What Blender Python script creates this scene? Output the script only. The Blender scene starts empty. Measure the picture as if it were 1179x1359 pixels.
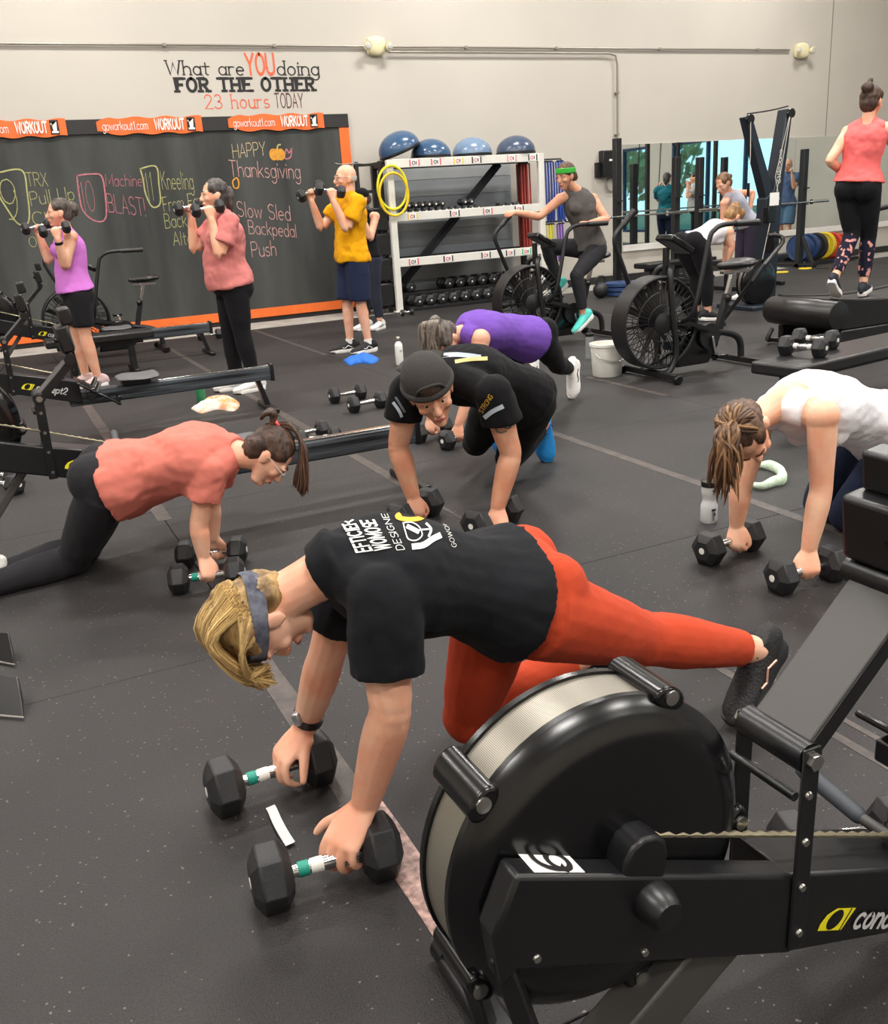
import bpy, bmesh, math, random
from mathutils import Vector, Matrix, Quaternion, noise
from mathutils.bvhtree import BVHTree
random.seed(7)
sc = bpy.context.scene
COL = sc.collection
V = Vector

# ------------------------------------------------------------------ camera
CX, CY, FPX = 589.5, 679.5, 1243.4          # pixels of the 1179 x 1359 frame
PITCH, ROLL, YAW, CAMH = 0.319443, 0.064658, 0.432683, 1.415
_f = V((math.sin(YAW)*math.cos(PITCH), math.cos(YAW)*math.cos(PITCH), -math.sin(PITCH)))
_r = V((math.cos(YAW), -math.sin(YAW), 0)); _d = _f.cross(_r)
RIGHT = math.cos(ROLL)*_r + math.sin(ROLL)*_d
DOWN = -math.sin(ROLL)*_r + math.cos(ROLL)*_d
FWD = _f
CAM = V((0, 0, CAMH))
cd = bpy.data.cameras.new('camera'); cam = bpy.data.objects.new('camera', cd); COL.objects.link(cam)
cam.matrix_world = Matrix(((RIGHT.x, -DOWN.x, -FWD.x, CAM.x), (RIGHT.y, -DOWN.y, -FWD.y, CAM.y),
                           (RIGHT.z, -DOWN.z, -FWD.z, CAM.z), (0, 0, 0, 1)))
cd.sensor_width = 36; cd.sensor_fit = 'AUTO'; cd.lens = FPX/1359*36; cd.clip_start = .05; cd.clip_end = 200
sc.camera = cam

# ------------------------------------------------------------------ world, exposure, lights
w = bpy.data.worlds.new('world'); sc.world = w; w.use_nodes = True
nt = w.node_tree; nt.nodes.clear()
sky = nt.nodes.new('ShaderNodeTexSky'); sky.sky_type = 'HOSEK_WILKIE'; sky.turbidity = 4.0
sky.sun_direction = V((-.5, .3, .8)).normalized()
bg = nt.nodes.new('ShaderNodeBackground'); out = nt.nodes.new('ShaderNodeOutputWorld')
bg.inputs[1].default_value = 16
nt.links.new(sky.outputs[0], bg.inputs[0]); nt.links.new(bg.outputs[0], out.inputs[0])
vs = sc.view_settings; vs.view_transform = 'Standard'; vs.look = 'None'; vs.gamma = 1; vs.exposure = -0.62
vs.use_curve_mapping = False
LAMPS = [(x, y) for x in (-3.5, 1.5, 6.5, 11.5) for y in (-3.5, 1.2, 5.9, 10.6)]
LAMP_Z, LAMP_W = 6.6, 330
for i, (x, y) in enumerate(LAMPS):
    ld = bpy.data.lights.new('high_bay_light', 'AREA'); ld.shape = 'RECTANGLE'; ld.size = 1.5; ld.size_y = .6
    ld.energy = LAMP_W; ld.color = (1.0, .965, .92)
    lo = bpy.data.objects.new('high_bay_light', ld); COL.objects.link(lo); lo.location = (x, y, LAMP_Z-.12)

# ------------------------------------------------------------------ pixels to places
def ray(px, py):
    return (RIGHT*((px-CX)/FPX) + DOWN*((py-CY)/FPX) + FWD)
def gZ(px, py, z=0.0):
    v = ray(px, py); return CAM + v*((z-CAMH)/v.z)
def gY(px, py, y):
    v = ray(px, py); return CAM + v*(y/v.y)
def gX(px, py, x):
    v = ray(px, py); return CAM + v*(x/v.x)
def gS(parent, px, py, L, s=1):             # on the pixel's ray, L metres from parent (s=-1 nearer, 1 farther)
    v = ray(px, py).normalized(); o = CAM - parent
    b = v.dot(o); c = o.length_squared - L*L; D = b*b - c
    t = -b + s*math.sqrt(D) if D > 0 else -b
    return CAM + v*t

HF = V((math.sin(YAW), math.cos(YAW), 0))
def gV(px, py, ref, off=0.0):               # on the upright plane through ref (pushed off metres away) that faces the camera
    v = ray(px, py); r = V(ref) + HF*off; return CAM + v*((r-CAM).dot(HF)/v.dot(HF))

# ------------------------------------------------------------------ materials
def lin(c):
    return tuple(((x/255)/12.92 if x/255 <= .04045 else ((x/255+.055)/1.055)**2.4) for x in c[:3]) + (1,)
MATS = {}
def mat(name, col, rough=.6, metal=0, bump=0, bscale=60, var=0, vscale=8, col2=None, spec=.5, aniso=None, alpha=1, trans=0, sheen=0, emit=0, island=0, sss=0, detail=3, stretch=None):
    if name in MATS: return MATS[name]
    m = bpy.data.materials.new(name); MATS[name] = m; m.use_nodes = True
    n = m.node_tree.nodes; l = m.node_tree.links; b = n['Principled BSDF']
    b.inputs['Base Color'].default_value = lin(col); b.inputs['Roughness'].default_value = rough
    b.inputs['Metallic'].default_value = metal; b.inputs['Specular IOR Level'].default_value = spec
    if sheen: b.inputs['Sheen Weight'].default_value = sheen
    if trans: b.inputs['Transmission Weight'].default_value = trans
    if sss: b.inputs['Subsurface Weight'].default_value = sss; b.inputs['Subsurface Radius'].default_value = (.02, .008, .004); b.inputs['Subsurface Scale'].default_value = .5
    if alpha < 1: b.inputs['Alpha'].default_value = alpha
    if emit: b.inputs['Emission Color'].default_value = lin(col); b.inputs['Emission Strength'].default_value = emit
    if bump or var or island:
        tc = n.new('ShaderNodeTexCoord'); src = tc.outputs['Object']
        if stretch:
            mp = n.new('ShaderNodeMapping'); mp.inputs['Scale'].default_value = stretch
            l.new(src, mp.inputs[0]); src = mp.outputs[0]
    if var or island:
        mx = n.new('ShaderNodeMix'); mx.data_type = 'RGBA'
        c2 = lin(col2) if col2 else tuple(x*(1-var) for x in lin(col)[:3]) + (1,)
        mx.inputs[6].default_value = lin(col); mx.inputs[7].default_value = c2
        if island:
            g = n.new('ShaderNodeNewGeometry'); l.new(g.outputs['Random Per Island'], mx.inputs[0])
        else:
            no = n.new('ShaderNodeTexNoise'); no.inputs['Scale'].default_value = vscale; no.inputs['Detail'].default_value = detail
            rp = n.new('ShaderNodeMapRange'); rp.inputs[1].default_value = .35; rp.inputs[2].default_value = .65
            l.new(src, no.inputs['Vector']); l.new(no.outputs[0], rp.inputs[0]); l.new(rp.outputs[0], mx.inputs[0])
        l.new(mx.outputs[2], b.inputs['Base Color'])
    if bump:
        nb = n.new('ShaderNodeTexNoise'); nb.inputs['Scale'].default_value = bscale; nb.inputs['Detail'].default_value = 4
        bp = n.new('ShaderNodeBump'); bp.inputs['Strength'].default_value = min(1, bump); bp.inputs['Distance'].default_value = .01
        l.new(src, nb.inputs['Vector']); l.new(nb.outputs[0], bp.inputs['Height']); l.new(bp.outputs[0], b.inputs['Normal'])
    return m

# ------------------------------------------------------------------ mesh building
def cat(P, sub):                             # Catmull-Rom through tuples or vectors of any size
    if len(P) < 3 or sub < 2: return [tuple(p) for p in P]
    out = []
    n = len(P); D = len(P[0])
    for i in range(n-1):
        p0 = P[max(i-1, 0)]; p1 = P[i]; p2 = P[i+1]; p3 = P[min(i+2, n-1)]
        for k in range(sub):
            t = k/sub
            out.append(tuple(.5*((2*p1[d]) + (-p0[d]+p2[d])*t + (2*p0[d]-5*p1[d]+4*p2[d]-p3[d])*t*t + (-p0[d]+3*p1[d]-3*p2[d]+p3[d])*t**3) for d in range(D)))
    out.append(tuple(P[-1])); return out

class MB:
    def __init__(s): s.v = []; s.f = []
    def add(s, v, f):
        o = len(s.v); s.v += [tuple(p) for p in v]; s.f += [tuple(i+o for i in q) for q in f]; return s
    def join(s, m): return s.add(m.v, m.f)
    def box(s, c, size, M=None):
        c = V(c); a, b, d = [x/2 for x in size]
        vs_ = [V((x*a, y*b, z*d)) for z in (-1, 1) for y in (-1, 1) for x in (-1, 1)]
        if M is not None: vs_ = [M @ p for p in vs_]
        return s.add([c+p for p in vs_], [(0, 2, 3, 1), (4, 5, 7, 6), (0, 1, 5, 4), (2, 6, 7, 3), (0, 4, 6, 2), (1, 3, 7, 5)])
    def span(s, a, b):
        a = V(a); b = V(b); return s.box((a+b)/2, [abs(x) for x in (b-a)])
    def beam(s, a, b, w_, h_, up=(0, 0, 1)):      # box from a to b, w_ across, h_ along up
        a = V(a); b = V(b); t = (b-a); L = t.length; t.normalize(); up = V(up)
        x = t.cross(up)
        if x.length < 1e-4: x = t.cross(V((1, 0, 0)))
        x.normalize(); z = x.cross(t)
        return s.box((a+b)/2, (w_, L, h_), Matrix((x, t, z)).transposed())
    def rings(s, R, cap=True, closed=False):
        n = len(R[0]); o = len(s.v); m = len(R)
        for r in R: s.v += [tuple(p) for p in r]
        for i in range(m if closed else m-1):
            j = (i+1) % m
            for k in range(n):
                k2 = (k+1) % n; s.f.append((o+i*n+k, o+i*n+k2, o+j*n+k2, o+j*n+k))
        if cap and not closed:
            s.f.append(tuple(o+k for k in reversed(range(n)))); s.f.append(tuple(o+(m-1)*n+k for k in range(n)))
        return s
    def cyl(s, a, b, r, r2=None, n=16):
        return s.loft([a, b], [(r, r), ((r if r2 is None else r2),)*2], n=n, cap='flat', sub=1)
    def loft(s, pts, rads, side=(1, 0, 0), n=14, sub=3, cap='round', sides=None, power=2.0):
        P = [tuple(V(p)) + ((r, r) if not hasattr(r, '__len__') else tuple(r)) for p, r in zip(pts, rads)]
        if sides: P = [p+tuple(V(q)) for p, q in zip(P, sides)]
        P = cat(P, sub); m = len(P); C = [V(p[:3]) for p in P]; R = []
        for i in range(m):
            t = C[min(i+1, m-1)] - C[max(i-1, 0)]
            if t.length < 1e-7: t = V((0, 0, 1))
            t.normalize(); sd = V(P[i][5:8]) if sides else V(side)
            x = sd - t*sd.dot(t)
            if x.length < 1e-3:
                x = t.orthogonal()
            x.normalize(); y = t.cross(x); a, b = max(P[i][3], 1e-4), max(P[i][4], 1e-4)
            def ring(cc, k):
                o = []
                for j in range(n):
                    A = 2*math.pi*j/n; ca, sa = math.cos(A), math.sin(A)
                    if power != 2.0:
                        ca = math.copysign(abs(ca)**(2/power), ca); sa = math.copysign(abs(sa)**(2/power), sa)
                    o.append(cc + x*(a*k*ca) + y*(b*k*sa))
                return o
            if i == 0 and cap == 'round':
                for q in (.97, .8, .5): R.append(ring(C[i]-t*(min(a, b)*q), math.sqrt(1-q*q)))
            R.append(ring(C[i], 1))
            if i == m-1 and cap == 'round':
                for q in (.5, .8, .97): R.append(ring(C[i]+t*(min(a, b)*q), math.sqrt(1-q*q)))
        return s.rings(R)
    def tube(s, pts, r, n=8, sub=1, closed=False, flat=None):
        P = [V(p) for p in (cat([tuple(V(p)) for p in pts], sub) if sub > 1 else pts)]
        m = len(P); R = []; x = None
        for i in range(m):
            t = (P[(i+1) % m] - P[i-1]) if closed else (P[min(i+1, m-1)] - P[max(i-1, 0)])
            t.normalize()
            if x is None: x = t.orthogonal()
            x = x - t*x.dot(t)
            if x.length < 1e-5: x = t.orthogonal()
            x.normalize(); y = t.cross(x); rr = r[i] if hasattr(r, '__len__') else r
            R.append([P[i] + x*(rr*math.cos(2*math.pi*k/n)) + y*(rr*math.sin(2*math.pi*k/n)) for k in range(n)])
        return s.rings(R, closed=closed)
    def ell(s, c, r, M=None, nu=16, nv=10):
        c = V(c); R = []
        for i in range(1, nv):
            A = math.pi*i/nv; R.append([V((r[0]*math.sin(A)*math.cos(2*math.pi*k/nu), r[1]*math.sin(A)*math.sin(2*math.pi*k/nu), -r[2]*math.cos(A))) for k in range(nu)])
        if M is not None: R = [[M @ p for p in q] for q in R]
        return s.rings([[c+p for p in q] for q in R])
    def lathe(s, prof, o=(0, 0, 0), axis=(0, 0, 1), n=24, closed=False):
        o = V(o); z = V(axis).normalized(); x = z.orthogonal().normalized(); y = z.cross(x)
        return s.rings([[o + z*h + x*(max(r, 1e-4)*math.cos(2*math.pi*k/n)) + y*(max(r, 1e-4)*math.sin(2*math.pi*k/n)) for k in range(n)] for r, h in prof], closed=closed)
    def prism(s, poly, O, U, W, N, th):           # polygon in the plane O,U,W pushed th along N
        O = V(O); U = V(U); W = V(W); N = V(N)
        a = [O + U*p[0] + W*p[1] for p in poly]
        if U.cross(W).dot(N) < 0: a.reverse()
        return s.rings([a, [p + N*th for p in a]])
    def build(s, name, m, parent=None, origin=None, smooth=40, bevel=0, seg=2, label=None, kind=None):
        me = bpy.data.meshes.new(name); o_ = V(origin) if origin is not None else V((0, 0, 0))
        me.from_pydata([tuple(V(p)-o_) for p in s.v], [], s.f)
        bm = bmesh.new(); bm.from_mesh(me); bmesh.ops.recalc_face_normals(bm, faces=bm.faces); bm.to_mesh(me); bm.free()
        ob = bpy.data.objects.new(name, me); COL.objects.link(ob); me.materials.append(m)
        if smooth:
            me.shade_smooth(); me.set_sharp_from_angle(angle=math.radians(smooth))
        if bevel:
            md = ob.modifiers.new('bevel', 'BEVEL'); md.width = bevel; md.segments = seg; md.limit_method = 'ANGLE'; md.angle_limit = math.radians(40)
        if parent: ob.parent = parent
        if label: ob['label'] = label
        if kind: ob['kind'] = kind
        return ob

def remesh(mb, voxel, name, m, parent=None, origin=None, it=4, fac=.5, disp=None):
    ob = mb.build('tmp', m, smooth=0); md = ob.modifiers.new('r', 'REMESH'); md.mode = 'VOXEL'; md.voxel_size = voxel; md.use_smooth_shade = True
    sm = ob.modifiers.new('s', 'SMOOTH'); sm.factor = fac; sm.iterations = it
    dg = bpy.context.evaluated_depsgraph_get(); dg.update()
    me = bpy.data.meshes.new_from_object(ob.evaluated_get(dg)); old = ob.data
    bpy.data.objects.remove(ob); bpy.data.meshes.remove(old)
    me.name = name
    if origin is not None: me.transform(Matrix.Translation(-V(origin)))
    if disp:
        off = V(origin) if origin is not None else V((0, 0, 0))
        amp, fr, seedv = disp
        vn = [v.normal.copy() for v in me.vertices]
        for v, nn in zip(me.vertices, vn):
            p = (v.co+off)
            q = V((p.x*fr[0], p.y*fr[1], p.z*fr[2])) + V((seedv, 0, 0))
            v.co += nn*(amp*noise.fractal(q, 1.0, 2.0, 3))
    o2 = bpy.data.objects.new(name, me); COL.objects.link(o2)
    me.materials.clear(); me.materials.append(m); me.shade_smooth()
    if parent: o2.parent = parent
    return o2

def tag(o, label=None, cat_=None, group=None, kind=None):
    if label: o['label'] = label
    if cat_: o['category'] = cat_
    if group: o['group'] = group
    if kind: o['kind'] = kind
    return o
def thing(name, loc, label, cat_, group=None, rz=0):
    o = bpy.data.objects.new(name, None); COL.objects.link(o); o.location = loc; o.rotation_euler = (0, 0, rz); o.empty_display_size = .1
    return tag(o, label, cat_, group)
def copy_tree(o, parent=None):
    c = o.copy(); COL.objects.link(c); c.parent = parent
    for ch in list(o.children): copy_tree(ch, c)
    return c

# ------------------------------------------------------------------ stroke lettering (strokes on a 4 x 6 grid)
def _arc(cx, cy, rx, ry, a0, a1, n=14):
    return [(cx+rx*math.cos(math.radians(a0+(a1-a0)*i/n)), cy+ry*math.sin(math.radians(a0+(a1-a0)*i/n))) for i in range(n+1)]
GL = {
 'A': (4, [[(0, 0), (2, 6), (4, 0)], [(.7, 2), (3.3, 2)]]),
 'B': (3.6, [[(0, 0), (0, 6)], [(0, 6), (1.8, 6)]+_arc(1.8, 4.55, 1.5, 1.45, 90, -90)+[(0, 3.1)], [(0, 3.1), (2, 3.1)]+_arc(2, 1.55, 1.6, 1.55, 90, -90)+[(0, 0)]]),
 'C': (4, [_arc(2.2, 3, 2.2, 3, 50, 310, 22)]), 'D': (4, [[(0, 0), (0, 6)], [(0, 6), (1.6, 6)]+_arc(1.6, 3, 2.4, 3, 90, -90)+[(0, 0)]]),
 'E': (3.4, [[(3.4, 6), (0, 6), (0, 0), (3.4, 0)], [(0, 3.1), (2.8, 3.1)]]), 'F': (3.2, [[(3.2, 6), (0, 6), (0, 0)], [(0, 3.1), (2.6, 3.1)]]),
 'G': (4, [_arc(2.1, 3, 2.1, 3, 45, 330, 22)+[(4, 2.6), (2.4, 2.6)]]), 'H': (4, [[(0, 0), (0, 6)], [(4, 0), (4, 6)], [(0, 3), (4, 3)]]),
 'I': (.4, [[(.2, 0), (.2, 6)]]), 'K': (3.6, [[(0, 0), (0, 6)], [(3.4, 6), (0, 2.6)], [(1.2, 3.6), (3.6, 0)]]), 'L': (3.2, [[(0, 6), (0, 0), (3.2, 0)]]),
 'M': (5, [[(0, 0), (.2, 6), (2.5, 1.2), (4.8, 6), (5, 0)]]), 'N': (4, [[(0, 0), (0, 6), (4, 0), (4, 6)]]), 'O': (4.2, [_arc(2.1, 3, 2.1, 3, 90, 450, 26)]),
 'P': (3.6, [[(0, 0), (0, 6)], [(0, 6), (1.9, 6)]+_arc(1.9, 4.4, 1.7, 1.6, 90, -90)+[(0, 2.8)]]),
 'R': (3.8, [[(0, 0), (0, 6)], [(0, 6), (1.9, 6)]+_arc(1.9, 4.5, 1.7, 1.5, 90, -90)+[(0, 3)], [(1.6, 3), (3.8, 0)]]),
 'S': (3.6, [_arc(1.8, 4.5, 1.6, 1.5, 30, 250, 14)+_arc(1.8, 1.5, 1.75, 1.5, 80, -150, 14)]), 'T': (3.8, [[(0, 6), (3.8, 6)], [(1.9, 6), (1.9, 0)]]),
 'U': (4, [[(0, 6), (0, 2)]+_arc(2, 2, 2, 2, 180, 360)+[(4, 6)]]), 'W': (5.6, [[(0, 6), (1.4, 0), (2.8, 5), (4.2, 0), (5.6, 6)]]),
 'X': (3.8, [[(0, 6), (3.8, 0)], [(3.8, 6), (0, 0)]]), 'Y': (4, [[(0, 6), (2, 2.9), (4, 6)], [(2, 2.9), (2, 0)]]),
 'a': (3, [_arc(1.5, 1.8, 1.5, 1.8, 0, 360, 20), [(3, 3.7), (3, 0)]]), 'b': (3, [[(0, 6), (0, 0)], _arc(1.5, 1.8, 1.5, 1.8, 180, -180, 20)]),
 'c': (2.8, [_arc(1.6, 1.8, 1.6, 1.8, 50, 310, 16)]), 'd': (3, [_arc(1.5, 1.8, 1.5, 1.8, 0, 360, 20), [(3, 6), (3, 0)]]),
 'e': (3, [[(0, 1.9), (3, 1.9)]+_arc(1.5, 1.8, 1.5, 1.8, 0, 310, 18)]), 'g': (3, [_arc(1.5, 1.8, 1.5, 1.8, 0, 360, 20), [(3, 3.7), (3, -.6)]+_arc(1.5, -.6, 1.5, 1.5, 0, -150, 10)]),
 'h': (2.8, [[(0, 6), (0, 0)], [(0, 2)]+_arc(1.4, 2.2, 1.4, 1.4, 180, 0)+[(2.8, 0)]]), 'i': (.4, [[(.2, 3.6), (.2, 0)], [(.2, 4.8), (.2, 5.3)]]),
 'k': (2.8, [[(0, 6), (0, 0)], [(2.6, 3.6), (0, 1.4)], [(.9, 2.1), (2.8, 0)]]), 'l': (.4, [[(.2, 6), (.2, 0)]]),
 'm': (4.4, [[(0, 3.6), (0, 0)], [(0, 2.2)]+_arc(1.1, 2.4, 1.1, 1.2, 180, 0)+[(2.2, 0)], [(2.2, 2.2)]+_arc(3.3, 2.4, 1.1, 1.2, 180, 0)+[(4.4, 0)]]),
 'n': (2.8, [[(0, 3.6), (0, 0)], [(0, 2)]+_arc(1.4, 2.2, 1.4, 1.4, 180, 0)+[(2.8, 0)]]), 'o': (3, [_arc(1.5, 1.8, 1.5, 1.8, 90, 450, 20)]),
 'p': (3, [[(0, 3.6), (0, -2)], _arc(1.5, 1.8, 1.5, 1.8, 180, -180, 20)]), 'r': (2, [[(0, 3.6), (0, 0)], [(0, 2)]+_arc(1.4, 2.2, 1.4, 1.4, 180, 60)]),
 's': (2.5, [_arc(1.25, 2.7, 1.1, .9, 40, 250, 10)+_arc(1.25, .9, 1.25, .9, 80, -150, 10)]), 't': (2, [[(.9, 5.2), (.9, .8)]+_arc(1.6, .8, .7, .8, 180, 290, 6), [(0, 3.6), (2, 3.6)]]),
 'u': (2.8, [[(0, 3.6), (0, 1.4)]+_arc(1.4, 1.4, 1.4, 1.4, 180, 360)+[(2.8, 3.6)], [(2.8, 3.6), (2.8, 0)]]), 'v': (2.8, [[(0, 3.6), (1.4, 0), (2.8, 3.6)]]),
 'w': (4.2, [[(0, 3.6), (1.05, 0), (2.1, 3.2), (3.15, 0), (4.2, 3.6)]]), 'x': (2.8, [[(0, 3.6), (2.8, 0)], [(2.8, 3.6), (0, 0)]]),
 '1': (1.4, [[(0, 4.8), (1, 6), (1, 0)]]), '2': (3.4, [_arc(1.7, 4.3, 1.6, 1.7, 170, -30, 14)+[(0, 0), (3.4, 0)]]),
 '3': (3.4, [_arc(1.5, 4.5, 1.5, 1.5, 150, -90, 14)+_arc(1.5, 1.5, 1.8, 1.5, 90, -150, 14)]), '0': (3.4, [_arc(1.7, 3, 1.7, 3, 90, 450, 24)]),
 '9': (3.4, [_arc(1.7, 4.2, 1.7, 1.8, 0, 360, 22), [(3.4, 4.2)]+_arc(1.2, 3, 2.2, 3, 25, -100, 12)]), '6': (3.4, [_arc(1.7, 1.8, 1.7, 1.8, 180, -180, 22), [(0, 1.8)]+_arc(2.2, 3, 2.2, 3, 205, 80, 12)]),
 '!': (.4, [[(.2, 6), (.2, 2)], [(.2, .5), (.2, 0)]]), '.': (.5, [[(.25, 0), (.25, .45)]]), ' ': (2, []), '-': (2, [[(0, 3), (2, 3)]]),
}
def text_strokes(t, gap=1.1):
    x = 0; S = []
    for ch in t:
        wd, st = GL[ch]; S += [[(p[0]+x, p[1]) for p in q] for q in st]; x += wd+gap
    return S, max(x-gap, .1)
def ribbon(mb, line, wt, place, step=None):
    L = [V((p[0], p[1])) for p in line]
    if step:
        out_ = [L[0]]
        for a, b in zip(L, L[1:]):
            k = max(1, int((b-a).length/step)); out_ += [a+(b-a)*(j/k) for j in range(1, k+1)]
        L = out_
    v = []; n = len(L)
    e = wt*.42
    for i in range(n):
        t = L[min(i+1, n-1)]-L[max(i-1, 0)]
        if i == 0 and n > 1: t = L[1]-L[0]
        if t.length < 1e-6: t = V((1, 0))
        t.normalize(); q = V((-t.y, t.x))*(wt/2)
        if 0 < i < n-1:                       # mitre
            a = (L[i]-L[i-1]).normalized(); cs = max(.45, abs(V((-a.y, a.x)).dot(q.normalized()))); q = q/cs
        p = L[i] - t*e*(i == 0) + t*e*(i == n-1)
        v += [place(*(p+q)), place(*(p-q))]
    mb.add(v, [(2*i, 2*i+1, 2*i+3, 2*i+2) for i in range(n-1)])
def lettering(t, place, wt=.5, gap=1.1, mb=None, serif=0, jitter=0, width=None, slant=0, step=None, fatx=1):
    """place(u, v) with u in 0..1 along the line and v in units of cap height"""
    mb = mb or MB(); S, W = text_strokes(t, gap)
    nl = (place(1, 0)-place(0, 0)).cross(place(0, 1)-place(0, 0))
    nl = nl.normalized() if nl.length > 1e-12 else V((0, 0, 0))
    for si, st in enumerate(S):
        if jitter: st = [(p[0]+random.uniform(-jitter, jitter), p[1]+random.uniform(-jitter, jitter)) for p in st]
        if slant: st = [(p[0]+slant*p[1], p[1]) for p in st]
        f = lambda a, b, lf=nl*(.0003*(1+2*(si % 5))): place(a/W, b/6)+lf
        f2 = lambda a, b, lf=nl*(.0003*(2+2*(si % 5))): place(a/W, b/6)+lf
        ribbon(mb, st, wt, f, step)
        if serif:
            for e in (st[0], st[-1]):
                if abs(e[1]-round(e[1]*5)/5) < .01 and (e[1] in (0, 6, 3.6)) and len(st) < 6 or (e[1] == 0 and len(st) > 6 and e in (st[0], st[-1])):
                    ribbon(mb, [(e[0]-serif, e[1]), (e[0]+serif, e[1])], wt*.8, f2, step)
    return mb

def words(t, place, wt, gap, **kw):
    """one mesh for each word of a line"""
    W = text_strokes(t, gap)[1]; x = 0; out_ = []
    for wd in t.split(' '):
        w_ = text_strokes(wd, gap)[1]
        out_.append(lettering(wd, lambda u, v, x=x, w_=w_: place((x+u*w_)/W, v), wt, gap, **kw)); x += w_+gap+GL[' '][0]+gap
    return out_
# ================================================================== the room
WY = 13.0                                   # back wall plane
RX0, RX1, RY0, RZ = -8.0, 17.0, -7.0, 7.6
M_wall = mat('painted_wall', (196, 190, 180), .75, var=.06, vscale=.7, bump=.05, bscale=90)
M_ceil = mat('ceiling_white', (222, 220, 214), .8, var=.04, vscale=.5)
M_conc = mat('bare_concrete', (176, 172, 164), .7, var=.25, vscale=5, bump=.1)
M_blackpl = mat('black_plastic', (22, 22, 24), .38, bump=.03, bscale=300)
M_blacksteel = mat('black_powder_coat', (24, 24, 26), .42, bump=.06, bscale=400)
M_orange = mat('orange_paint', (238, 112, 40), .6, var=.12, vscale=6)
M_white = mat('white_paint', (232, 230, 224), .5, var=.05, vscale=9)
M_chrome = mat('polished_steel', (205, 205, 205), .18, metal=1)
M_screw = mat('zinc_screw', (190, 188, 182), .3, metal=1)

def rubber_mat():
    m = bpy.data.materials.new('speckled_rubber'); m.use_nodes = True; n = m.node_tree.nodes; l = m.node_tree.links; b = n['Principled BSDF']
    g = n.new('ShaderNodeNewGeometry')
    n1 = n.new('ShaderNodeTexNoise'); n1.inputs['Scale'].default_value = 1.3; n1.inputs['Detail'].default_value = 6
    n2 = n.new('ShaderNodeTexNoise'); n2.inputs['Scale'].default_value = 230; n2.inputs['Detail'].default_value = 2
    vo = n.new('ShaderNodeTexVoronoi'); vo.inputs['Scale'].default_value = 240
    for q in (n1, n2, vo): l.new(g.outputs['Position'], q.inputs['Vector'])
    c1 = n.new('ShaderNodeValToRGB'); c1.color_ramp.elements[0].color = lin((33, 32, 32)); c1.color_ramp.elements[1].color = lin((50, 47, 47)); c1.color_ramp.elements[0].position = .3; c1.color_ramp.elements[1].position = .7
    l.new(n1.outputs[0], c1.inputs[0])
    mx = n.new('ShaderNodeMix'); mx.data_type = 'RGBA'; mx.blend_type = 'MULTIPLY'; mx.inputs[0].default_value = 1
    c2 = n.new('ShaderNodeValToRGB'); c2.color_ramp.elements[0].position = .35; c2.color_ramp.elements[0].color = (.5, .5, .5, 1); c2.color_ramp.elements[1].position = .7; c2.color_ramp.elements[1].color = (1.5, 1.45, 1.45, 1)
    l.new(n2.outputs[0], c2.inputs[0]); l.new(c1.outputs[0], mx.inputs[6]); l.new(c2.outputs[0], mx.inputs[7])
    lt = n.new('ShaderNodeMath'); lt.operation = 'LESS_THAN'; lt.inputs[1].default_value = .004       # rare pale crumbs
    wn = n.new('ShaderNodeTexWhiteNoise'); l.new(vo.outputs['Color'], wn.inputs['Vector']); l.new(wn.outputs['Value'], lt.inputs[0])
    m2 = n.new('ShaderNodeMix'); m2.data_type = 'RGBA'; m2.inputs[7].default_value = lin((120, 112, 110)); l.new(lt.outputs[0], m2.inputs[0]); l.new(mx.outputs[2], m2.inputs[6])
    l.new(m2.outputs[2], b.inputs['Base Color']); b.inputs['Roughness'].default_value = .58; b.inputs['Specular IOR Level'].default_value = .42
    bp = n.new('ShaderNodeBump'); bp.inputs['Strength'].default_value = .55; bp.inputs['Distance'].default_value = .004
    l.new(n2.outputs[0], bp.inputs['Height']); l.new(bp.outputs[0], b.inputs['Normal'])
    return m
M_rubber = rubber_mat()
M_tape = mat('worn_floor_tape', (84, 76, 72), .5, var=.5, vscale=14, bump=.3, bscale=70, detail=6)
M_tape2 = mat('scuffed_pink_tape', (196, 160, 150), .3, var=.55, vscale=45, bump=.7, bscale=60, col2=(110, 88, 84), detail=5)

floor = tag(MB().span((RX0, RY0, -.2), (RX1, WY, -.014)).build('floor', M_conc, smooth=0), kind='structure')
# rubber mats 4 ft wide: joints found at X = .6, 1.82, 3.04, 4.26
MW, ML = 1.22, 1.83
me0 = None
Y1 = 12.1
for i in range(-4, 14):
    x0 = .60 + i*MW
    for j in range(9):
        y1 = Y1 - j*ML; y0 = y1-ML
        if x0+MW > RX1 or x0 < RX0 or y0 < RY0: continue
        if me0 is None:
            o = MB().span((-MW/2+.0015, -ML/2+.0015, -.014), (MW/2-.0015, ML/2-.0015, 0)).build('rubber_mat', M_rubber, floor, smooth=0, bevel=.002, seg=1); me0 = o
        else:
            o = me0.copy(); COL.objects.link(o)
        o.location = (x0+MW/2, (y0+y1)/2, 0)
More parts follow.
